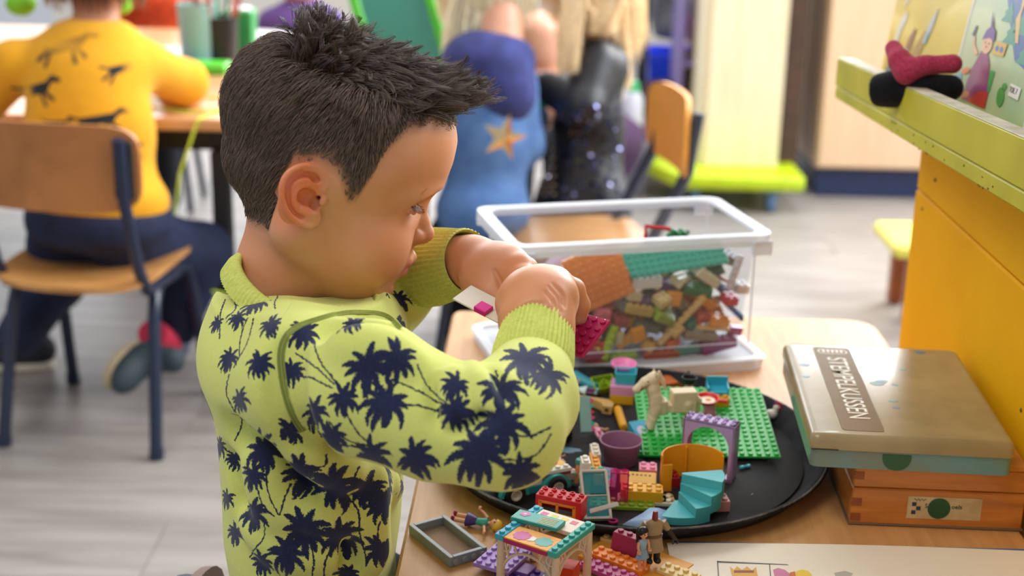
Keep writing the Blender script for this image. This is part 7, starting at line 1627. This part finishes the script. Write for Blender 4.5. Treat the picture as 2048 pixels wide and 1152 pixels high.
def strands(c, r, fwd_, n, ln, rad, mat, kid, name='hair', droop=1, minf=-2, seed=0):
    rg = np.random.default_rng(seed); f_ = Vector(fwd_).normalized(); out = []
    c = np.array(c, float); F_ = np.array(f_); Uz = np.array((0, 0, 1.))
    while len(out) < n:
        d = rg.normal(0, 1, 3); d /= np.linalg.norm(d)
        if d @ F_ > .35-(.5 if d[2] < .3 else 0) or d[2] < -.35: continue
        p = c+d*r; L_ = ln*rg.uniform(.8, 1.1); q = [p]; dirn = d*.6-Uz*.2-F_*.2
        for k in range(7):
            dirn = dirn*.6-Uz*.4*droop+rg.normal(0, .03, 3); dd = dirn/np.linalg.norm(dirn); p = p+dd*L_/7
            e = p-c; nrm_ = np.linalg.norm(e)
            if nrm_ < r*1.02: p = c+e/nrm_*r*1.03
            q.append(p)
        out.append(np.array(q))
    o = hair_obj(name, out, rad, mat); child_rel(o, kid.t); return o

# ---- child in yellow on the near chair
def cloth_print(name, base, ink, blobs, ts, x0, z0, seed=2):
    n_ = 900; im_ = np.zeros((n_, n_), np.float32); yy, xx = np.mgrid[0:n_, 0:n_]; rg = random.Random(seed)
    for (x, z, r, a) in blobs:     # a leaping animal: body, neck, four legs, tail
        c_, s_ = math.cos(a), math.sin(a)
        segs = [((-.5, 0), (.5, .08), .17), ((.45, .05), (.85, .32), .10), ((.85, .32), (1.05, .22), .09), ((.4, 0), (.75, -.35), .07), ((.3, 0), (.45, -.5), .06), ((-.45, 0), (-.85, -.3), .07), ((-.35, 0), (-.6, -.5), .06), ((-.5, .05), (-1.0, .22), .05)]
        for (p, q, w__) in segs:
            P_ = [(x+r*(u*c_-v_*s_), z+r*(u*s_+v_*c_)) for u, v_ in (p, q)]
            A = [((u-x0)/ts*n_, (v_-z0)/ts*n_) for u, v_ in P_]; d = (A[1][0]-A[0][0], A[1][1]-A[0][1]); L2 = d[0]**2+d[1]**2+1e-6
            t_ = np.clip(((xx-A[0][0])*d[0]+(yy-A[0][1])*d[1])/L2, 0, 1); dd = np.hypot(xx-A[0][0]-t_*d[0], yy-A[0][1]-t_*d[1])
            im_ = np.maximum(im_, (dd < w__*r/ts*n_)*1.0)
    im2 = bpy.data.images.new(name, n_, n_); im2.colorspace_settings.name = 'Non-Color'; im2.pixels.foreach_set(np.repeat(im_.ravel()[:, None], 4, 1).astype(np.float32).ravel()); im2.pack()
    m = M(name, base, .9, spec=.15, sheen=.1, noise=None); N = m.node_tree.nodes; L = m.node_tree.links; b_ = N['Principled BSDF']
    geo = N.new('ShaderNodeNewGeometry'); mp = N.new('ShaderNodeMapping'); mp.inputs['Scale'].default_value = (1/ts,)*3; mp.inputs['Location'].default_value = (-x0/ts, 0, -z0/ts)
    L.new(geo.outputs['Position'], mp.inputs[0]); it = N.new('ShaderNodeTexImage'); it.image = im2; it.projection = 'BOX'; it.projection_blend = .1; L.new(mp.outputs[0], it.inputs[0])
    src = b_.inputs['Base Color'].links[0].from_socket; mx = N.new('ShaderNodeMix'); mx.data_type = 'RGBA'; L.new(src, mx.inputs[6]); mx.inputs[7].default_value = srgb(ink); L.new(it.outputs['Color'], mx.inputs[0]); L.new(mx.outputs[2], b_.inputs['Base Color'])
    return m
f_rr, f_fr, f_fl = at(313, 918, 0), at(423, 788, 0), at(148, 766, 0)
school_chair('school_chair', 'scuffed brown plywood chair with navy frame under the child in yellow', f_rr, f_fr, f_fl, seat_z=.32, back_lean=.045, backcol=wood('chair_back_ply', 'b9793f', '9c6330', .4, 6, (1, 8, 1)))
cc_ = (f_rr+f_fr+f_fl+(f_rr+f_fl-f_fr))/4; fwy = ((f_fr+f_fl)/2-(f_rr+(f_rr+f_fl-f_fr))/2).normalized(); sdy = Vector((fwy.y, -fwy.x, 0))
base_ = Vector((cc_.x, cc_.y, 0)); Zk = proj(base_+Vector((0, 0, .5)))[2]
k1 = Kid('child in a mustard yellow sweater printed with dark animals, sitting with back turned', base_)
hipc = base_+Vector((0, 0, .43)); Zh = proj(hipc)[2]
sh_c = Rp(172, 130, Zh+.02); hip = Rp(200, 405, Zh)
def yb_(v_):
    v_.ell(hip, (.125, .10, .07)); v_.ell((hip+sh_c)/2+np.array((-.005, 0, 0)), (.118, .095, .14), .05); v_.ell(sh_c, (.128, .088, .07), .05)
    v_.ell(Rp(190, 68, Zh+.02), (.07, .06, .03), .04)
    v_.chain([Rp(285, 130, Zh+.05), Rp(370, 165, Zh+.17), Rp(350, 195, Zh+.34)], [.048, .042, .036], .02)
    v_.chain([Rp(30, 130, Zh), Rp(-45, 215, Zh+.05), Rp(-20, 240, Zh+.28)], [.048, .042, .035], .02)
    v_.half(hip-np.array((0, 0, .045)), (0, 0, -1), .01)
blobs = []
for px, py, r, a in ((115, 100, .040, .15), (65, 55, .026, 0), (240, 145, .030, .1), (290, 140, .026, .9), (55, 190, .038, .25), (190, 245, .034, .05), (305, 335, .026, .5), (255, 95, .020, -.1), (110, 250, .02, 0)):
    q = Rp(px, py, Zh-.09); blobs.append((q[0], q[2], r*1.35, a))
lo, hi = bounds(hip, sh_c, pad=.34)
ks = k1.part('sweater', cloth_print('mustard_print', 'eba829', '2b2f33', blobs, .9, -1.3, .3), yb_, lo, hi, .006)
hd = Rp(196, -95, Zh+.03); fh = (fwy.x, fwy.y, -.3)
def ys(v_):
    head_fn(hd, fh)(v_); v_.chain([Rp(194, -20, Zh+.02), Rp(192, 70, Zh+.02), sh_c], [.040, .042, .045], .02)
    for a, b_ in (((350, 195, Zh+.34), (375, 190, Zh+.42)), ((-20, 240, Zh+.28), (10, 230, Zh+.36))):
        v_.chain([sh_c, Rp(285, 130, Zh+.05) if a[0] > 0 else Rp(30, 130, Zh), Rp(370, 165, Zh+.17) if a[0] > 0 else Rp(-45, 215, Zh+.05), Rp(*a)], [.03, .025, .022, .022], .01); v_.cap(Rp(*a), Rp(*b_), .022, .02); hb = Rp(*b_)
        v_.ell(hb, (.03, .03, .016), .01)
        for j in range(4): v_.cap(hb, hb+np.array((.012*(j-1.5), .055, -.005)), .008, .006, .004)
        v_.cap(hb, hb+np.array((.03, .02, 0)), .009, .007, .004)
k1.part('body', skin3, ys, *bounds(hd, sh_c, Rp(375, 190, Zh+.42), Rp(-45, 240, Zh+.4), pad=.12), h=.006)
face(k1, hd, fh)
strands(hd, .088, fh, 2500, .07, .0012, hair_mat('hair_k1', .75), k1)
for px, py in ((42, 8), (236, 6)): b = MB(); b.ell(Rp(px, py, Zh+.06), (.028, .03, .022), 14, 8); child_rel(b.build('green_pompom', M('grass_green', '7cc62a', .8)), k1.t)
jn = M('dark_denim', '1f2a4c', .85, noise='16203c', scale=30); kneeR, kneeL = Rp(405, 505, Zh+.20), Rp(110, 560, Zh+.25)
ankR, ankL = Rp(352, 655, Zh+.22), Rp(40, 668, Zh+.08)
def yj(v_):
    v_.ell(base_+Vector((0, 0, .405)), (.13, .11, .055)); v_.ell(Rp(195, 452, Zh), (.125, .095, .045), .02)
    v_.chain([Rp(250, 480, Zh+.03), kneeR, ankR], [.07, .055, .042], .03); v_.chain([Rp(130, 490, Zh+.06), kneeL, ankL], [.07, .055, .042], .03)
k1.part('jeans', jn, yj, *bounds(hip, kneeR, ankR, ankL, kneeL, pad=.13), h=.006)
def shoe(kid, heel, toe, name='shoe', up_=(0, 0, 1), col='2b2f3a', sole='c8bda2', w_=.032):
    heel, toe = Vector(heel), Vector(toe); d = (toe-heel).normalized(); u_ = Vector(up_); s_ = d.cross(u_).normalized(); u_ = s_.cross(d); rot = np.array(Matrix((d, s_, u_)).transposed())
    L_ = (toe-heel).length; m_ = (heel+toe)/2; v_ = Vol(np.array(m_)-L_, np.array(m_)+L_, .004)
    v_.ell(heel.lerp(toe, .62)+u_*.012, (L_*.42, w_, .026), rot=rot); v_.ell(heel.lerp(toe, .25)+u_*.022, (L_*.28, w_*.88, .038), .02, rot=rot)
    v_.cap(heel.lerp(toe, .25)+u_*.04, heel.lerp(toe, .2)+u_*.075, .024, .024, .01); v_.half(heel-u_*.004, tuple(-u_), 0)
    o = vol_obj(v_, name, M('shoe_'+col, col, .7)); child_rel(o, kid.t)
    b = MB(); pr = []
    for i in range(24):
        a = 2*PI*i/24; t_ = math.cos(a)*.5; ww = w_*(1.08 if t_ > 0 else .92); pr.append((t_*L_*1.0+.0, math.sin(a)*ww))
    b.prism(pr, -.018, -.002, rot=Matrix((d, s_, u_)).transposed(), c=m_); q = b.build('sole', M('sole_'+sole, sole, .7), bevel=.003); q.parent = o
    return o
hR, tR = Rp(292, 690, Zh+.10), Rp(222, 775, Zh+.02)
dR = Vector(tR-hR).normalized(); shoe(k1, hR, tR, up_=(.55, .65, .35), col='33424a', sole='b7a483')
aL = at(62, 728, .02); shoe(k1, aL+Vector((.04, .03, 0)), aL+Vector((-.12, .02, 0)), col='20222b', sole='d8cfbc')
b = MB(); b.cyl(ankR, ankR+np.array((-.01, -.01, -.045)), .036, .034, 14); child_rel(b.build('cuff', M('denim_fold', '8ea0bd', .9)), k1.t)
b = MB(); b.cyl(ankR+np.array((-.01, -.01, -.04)), Vector(hR)+Vector((.01, .01, .02)), .030, .028, 12); child_rel(b.build('sock', M('red_sock', 'c22a48', .9)), k1.t)

# ---- child in the blue hoodie with the gold star
Zb = 2.85
hipB, shB = Rp(965, 420, Zb), Rp(985, 165, Zb)
k2 = Kid('child in a denim blue sweatshirt with a shiny gold star on the back', (hipB[0], hipB[1]))
bl = M('denim_jersey', '5b82ba', .9, noise='4a70aa', scale=25); nv = M('navy_fleece', '2e3468', .95, noise='3a4180', scale=30)
def bb(v_):
    v_.ell(hipB, (.095, .10, .075)); v_.ell((hipB+shB)/2, (.088, .09, .13), .04); v_.ell(shB, (.09, .10, .08), .04)
    v_.chain([Rp(1030, 190, Zb-.02), Rp(1050, 290, Zb+.02), Rp(1068, 230, Zb+.18)], [.045, .038, .032], .02); v_.chain([Rp(930, 180, Zb+.1), Rp(915, 280, Zb+.22), Rp(980, 250, Zb+.36)], [.04, .036, .03], .02)
k2.part('sweatshirt', bl, bb, *bounds(hipB, shB, pad=.25))
def bh(v_):
    v_.ell(Rp(978, 120, Zb-.01), (.094, .10, .062)); v_.ell(Rp(1005, 185, Zb-.045), (.068, .07, .068), .03); v_.ell(Rp(935, 175, Zb-.0), (.052, .085, .08), .03)
    v_.ell(Rp(1003, 62, Zb), (.05, .05, .04), .006, 's')
k2.part('hood', nv, bh, *bounds(shB, pad=.22), label='darker navy hood and shoulders')
hdB = Rp(985, -75, Zb+.06); fb = (.35, .9, -.3)
def bs(v_):
    head_fn(hdB, fb)(v_); v_.cap(Rp(1000, -10, Zb+.03), Rp(1002, 85, Zb), .042, .046, .02)
    hb = Rp(1088, 240, Zb+.22); v_.chain([shB, Rp(1030, 190, Zb-.02), Rp(1050, 290, Zb+.02), Rp(1068, 230, Zb+.18), hb], [.03, .022, .02, .02, .02], .01); v_.cap(Rp(1002, 85, Zb), shB, .04, .03); v_.ell(hb, (.028, .028, .018), .01)
    for j in range(4): v_.cap(hb, hb+np.array((.03+.004*j, .03+.008*j, -.012*j)), .008, .006, .004)
    v_.cap(hb, hb+np.array((.0, .03, .02)), .009, .007, .004)
k2.part('body', skin2, bs, *bounds(hdB, Rp(1088, 240, Zb+.22), shB, pad=.12)); face(k2, hdB, fb)
def hair_col(name, col, col2):
    m = bpy.data.materials.new(name); m.use_nodes = True; N = m.node_tree.nodes; L = m.node_tree.links; b = N['Principled BSDF']; hi = N.new('ShaderNodeHairInfo'); mx = N.new('ShaderNodeMix'); mx.data_type = 'RGBA'
    mx.inputs[6].default_value = srgb(col); mx.inputs[7].default_value = srgb(col2); L.new(hi.outputs['Random'], mx.inputs[0]); L.new(mx.outputs[2], b.inputs['Base Color']); b.inputs['Roughness'].default_value = .4; return m
blond = hair_col('hair_blond', 'ffecc8', 'f4d4a0'); platinum = hair_col('hair_platinum', 'fbf4dc', 'e8dcb8')
strands(hdB, .09, fb, 1500, .10, .0013, platinum, k2, seed=1)
rg = np.random.default_rng(5); st = []
for i in range(700):
    x, Zq = rg.uniform(892, 968), Zb+rg.uniform(-.02, .10); a = Rp(x*.45+960*.55, -60, Zq); b_ = Rp(x+4, 20, Zq); c = Rp(x-6+rg.normal(0, 4), 95+rg.uniform(-25, 20), Zq); st.append(np.array([a, b_, (b_+c)/2, c]))
child_rel(hair_obj('hair', st, .0014, platinum), k2.t)
# gold star lying on the cloth
ST = Rp(1008, 275, Zb-.135); stn = Vector((CAMP-Vector(ST))).normalized(); stn = Vector((.12, -1, .12)).normalized(); sx = stn.cross(ZZ).normalized()*-1; sy = sx.cross(stn)*-1; sy = stn.cross(sx)
pts_ = []
for i in range(10):
    r = .046 if i % 2 == 0 else .0185; a = PI/2+PI*i/5-.25; pts_.append((r*math.cos(a), r*math.sin(a)))
b = MB(); n0 = len(pts_); M3 = Matrix((sx, sy, stn)).transposed(); vs = [M3 @ Vector((x, y, 0))+Vector(ST) for x, y in pts_]+[M3 @ Vector((0, 0, .010))+Vector(ST), M3 @ Vector((0, 0, -.012))+Vector(ST)]
b.add(vs, [(i, (i+1) % 10, 10) for i in range(10)]+[((i+1) % 10, i, 11) for i in range(10)]); o = b.build('star', M('gold_foil', 'f2d6a4', .14, 1)); child_rel(o, k2.t); o['label'] = 'shiny gold star'
def bj(v_):
    v_.ell(hipB-np.array((0, 0, .07)), (.10, .11, .06)); v_.chain([hipB+np.array((.03, .05, -.08)), hipB+np.array((.06, .26, -.08)), hipB+np.array((.06, .26, -.40))], [.065, .05, .04], .02); v_.chain([hipB+np.array((-.05, .05, -.08)), hipB+np.array((-.05, .26, -.08)), hipB+np.array((-.05, .26, -.40))], [.065, .05, .04], .02)
k2.part('trousers', M('black_cloth', '14141a', .9), bj, hipB+np.array((-.2, -.2, -.5)), hipB+np.array((.2, .4, .1)))
for dx in (.06, -.05): shoe(k2, (hipB[0]+dx, hipB[1]+.25, .022), (hipB[0]+dx, hipB[1]+.38, .022), col='15151a', sole='dcdcdc')
b = MB(); b.lathe([(.016, 0), (.034, .0), (.036, .035), (.016, .03)], 16, c=Rp(1063, 212, Zb+.12)); child_rel(b.build('cuff', M('teal_cuff', '1fa598', .8)), k2.t)
# stools under the two children
def stool(c, zt_, label):
    t = thing('stool', label, 'stool', (c[0], c[1], 0)); b = MB(); b.lathe([(0, 0), (.13, 0), (.138, .006), (.138, .014), (.13, .02), (0, .02)], 28, c=(c[0], c[1], zt_-.02)); child_rel(b.build('seat', ply), t)
    for i in range(4):
        a = PI/4+i*PI/2; b = MB(); b.cyl((c[0]+.09*math.cos(a), c[1]+.09*math.sin(a), zt_-.02), (c[0]+.13*math.cos(a), c[1]+.13*math.sin(a), 0), .010, .010, 8); child_rel(b.build('leg', navy), t)
stool(hipB, hipB[2]-.12, 'plywood stool under the child with the gold star')

# ---- girl in black sequins with long blond hair
Zg = 3.0
hipG, shG = Rp(1165, 400, Zg), Rp(1190, 130, Zg)
k3 = Kid('girl with long straight blond hair in a black sequinned dress', (hipG[0], hipG[1]))
bk = M('black_sequin_cloth', '0d0d12', .55, spec=.5, noise='1b1b24', scale=60)
def gb(v_):
    v_.ell(hipG-np.array((0, 0, .03)), (.105, .10, .13)); v_.ell((hipG+shG)/2, (.078, .08, .13), .05); v_.ell(shG, (.075, .10, .065), .04)
    v_.chain([Rp(1190, 125, Zg-.08), Rp(1165, 215, Zg-.12), Rp(1095, 175, Zg-.05)], [.046, .04, .034], .02)
    v_.chain([Rp(1180, 125, Zg+.08), Rp(1160, 200, Zg+.14), Rp(1105, 185, Zg+.14)], [.044, .04, .032], .02)
k3.part('dress', bk, gb, *bounds(hipG, shG, pad=.24))
hdG = Rp(1175, -60, Zg+.02); fg = (-.95, .3, -.4)
def gs(v_):
    head_fn(hdG, fg)(v_); v_.cap(Rp(1178, 0, Zg), Rp(1182, 90, Zg), .042, .045, .02)
    for p, q in (((1095, 175, Zg-.05), (1072, 160, Zg-.02)), ((1105, 185, Zg+.14), (1085, 178, Zg+.17))):
        v_.chain([shG, Rp(1190, 125, p[2]-.03), Rp(1160, 205, p[2]-.04), Rp(*p), Rp(*q)], [.03, .022, .02, .02, .018], .01); v_.cap(Rp(1182, 90, Zg), shG, .04, .03); hb = Rp(*q); v_.ell(hb, (.026, .02, .022), .01)
        for j in range(4): v_.cap(hb, hb+np.array((-.045, .012*(j-1.5), -.02)), .008, .006, .004)
        v_.cap(hb, hb+np.array((-.02, .0, .03)), .009, .007, .004)
k3.part('body', skin2, gs, *bounds(hdG, shG, Rp(1072, 160, Zg), Rp(1072, 160, Zg+.2), pad=.12)); face(k3, hdG, fg)
strands(hdG, .09, fg, 1800, .16, .0013, blond, k3, seed=2)
rg = np.random.default_rng(6); st = []
for i in range(2600):
    u = rg.random()
    if u < .55: x0, x1, ye, dz = rg.uniform(1125, 1175), rg.uniform(1112, 1160), rg.uniform(60, 150), -.13
    elif u < .86: x0, x1, ye, dz = rg.uniform(1165, 1245), rg.uniform(1175, 1235), rg.uniform(35, 70), -.11
    else: x0, x1, ye, dz = rg.uniform(1232, 1256), rg.uniform(1244, 1264), rg.uniform(120, 180), -.02
    Zq = Zg+dz+rg.uniform(-.02, .05); a = Rp(1180+(x0-1180)*.6, -70, Zq+.04); b_ = Rp(x0, 5, Zq); c = Rp(x1, ye, Zq); st.append(np.array([a, Rp(x0, -30, Zq), b_, (b_*.45+c*.55), c]))
child_rel(hair_obj('hair', st, .0013, blond), k3.t)
b = MB(); rs = random.Random(4); vg = Vol(*bounds(hipG, shG, pad=.24), .006); gb(vg); gp, gt, gq = vg.mesh(); bg_ = BVHTree.FromPolygons(gp.tolist(), [tuple(map(int, q)) for q in gq])
for i in range(150):
    h_ = bg_.ray_cast(CAMP, pdir(rs.uniform(1095, 1240), rs.uniform(205, 400)).normalized())
    if h_[0] is None: continue
    q = (h_[1]+Vector((rs.gauss(0, .45), rs.gauss(0, .45), rs.gauss(0, .45)))).normalized(); b.cyl(h_[0], h_[0]+q*.0025, .0042, .0042, 8)
o = b.build('sequins', M('sequin', '5a5a78', .12, 1)); o['kind'] = 'stuff'; child_rel(o, k3.t)
b = MB()
for i in range(12):
    for j in range(3):
        h_ = bg_.ray_cast(CAMP, pdir(1068+j*16+(i % 2)*8, 290+i*9).normalized())
        if h_[0] is not None: b.ell(h_[0], (.006, .003, .004), 8, 6)
if b.v: o = b.build('beads', M('beige_bead', 'a8957e', .5)); o['kind'] = 'stuff'; child_rel(o, k3.t)
def gl(v_):
    for dx in (-.04, .04): v_.chain([hipG+np.array((dx, 0, -.12)), np.array((hipG[0]+dx, hipG[1], .10))], [.042, .030], .01)
k3.part('leggings', M('black_cloth', '14141a', .9), gl, (hipG[0]-.12, hipG[1]-.1, .05), (hipG[0]+.12, hipG[1]+.1, hipG[2]))
for dx in (-.04, .04): shoe(k3, (hipG[0]+dx+.03, hipG[1], .022), (hipG[0]+dx-.11, hipG[1], .022), col='15151a', sole='dcdcdc')
# bottle by the girl
p = ray(1266, 228, 4.4); b = MB(); b.lathe([(0, 0), (.030, 0), (.034, .01), (.030, .13), (.018, .15), (0, .15)], 18); o = b.build('squeeze_bottle', M('white_bottle', 'cfd2e2', .4)); o.location = (p.x, p.y, p.z-.08); tag(o, 'white plastic bottle with a green cap beside the blond hair', 'bottle')
b = MB(); b.lathe([(0, .148), (.018, .148), (.014, .18), (0, .18)], 14); e = b.build('cap', M('green_cap', '3fbf7a', .4)); e.parent = o
b = MB(); b.box((p.x, p.y, (p.z-.08)/2), (.10, .10, p.z-.082), .004); o = b.build('side_block', M('grey_block', '80808c', .6)); tag(o, 'grey storage block holding the white bottle', 'block')
# ---- toddler-like child with cropped hair beyond
Zc = 3.7
def simple_kid(label, hc, f_, r, hairm, topm, hs_len=.02, up_off=.11, w_=.11, arms_to=None, seed=3, skinm=skin2):
    hc = np.array(hc); k = Kid(label, (hc[0], hc[1])); sh = hc-np.array((0, 0, up_off+.05)); hip_ = np.array((hc[0], hc[1], max(.36, hc[2]-.42)))
    def body_(v_): head_fn(hc, f_, r)(v_); v_.cap(hc-np.array((0, 0, .04)), sh, .035, .038, .02)
    k.part('body', skinm, body_, *bounds(hc, sh, pad=.11)); face(k, hc, f_, r)
    def top_(v_):
        v_.ell(sh-np.array((0, 0, .045)), (w_, .08, .055)); v_.ell((sh+hip_)/2, (w_*.85, .08, .12), .05); v_.ell(hip_, (w_*.9, .09, .06), .04)
        for s_ in (1, -1):
            e = sh+np.array((s_*w_*.95, -.03, -.20)); v_.chain([sh+np.array((s_*w_*.85, 0, -.05)), e, e+np.array((-s_*.05, -.14, .03))], [.042, .036, .03], .02)
    k.part('sweater', topm, top_, *bounds(sh, hip_, pad=.27))
    def legs_(v_):
        for s_ in (1, -1): v_.chain([hip_+np.array((s_*.05, 0, -.03)), hip_+np.array((s_*.055, -.2, -.03)), np.array((hip_[0]+s_*.055, hip_[1]-.2, .07))], [.06, .048, .038], .02)
    k.part('trousers', M('charcoal_cloth', '2c2f38', .9), legs_, (hip_[0]-.2, hip_[1]-.35, .02), (hip_[0]+.2, hip_[1]+.15, hip_[2]+.1))
    for s_ in (1, -1): shoe(k, (hip_[0]+s_*.055, hip_[1]-.19, .022), (hip_[0]+s_*.055, hip_[1]-.33, .022), col='3a3f4c', sole='dcdcdc')
    strands(hc, r*1.02, f_, 1600, hs_len, .0012, hairm, k, seed=seed, droop=.3)
    stool((hip_[0], hip_[1]), hip_[2]-.06, 'plywood stool beneath the '+label.split(',')[0])
    return k
simple_kid('small child with cropped sandy hair and a peach top, between the blue and black children', Rp(1082, 78, Zc), (-.4, -.8, -.45), .072, hair_col('hair_sandy', 'c9a27a', 'a8825c'), M('peach_knit', 'c98a70', .9), .012, up_off=.07)
simple_kid('child in a rust-orange knitted sweater across the work table, head above the frame', Rp(305, -115, 4.0), (-.1, -.9, -.4), .085, hair_mat('hair_k5', .6), M('orange_knit', 'd2481c', .95, noise='a8360f', scale=60, bump=.6, bscale=90), .03, up_off=.06, w_=.12, seed=8)
simple_kid('child with tan hair in a violet sweater, far across the table behind the quiff', Rp(600, -60, 4.3), (0, -.9, -.4), .08, hair_col('hair_k6', 'c09060', 'a87848'), M('violet_knit', '6a4f92', .95), .03, up_off=.06, seed=9)
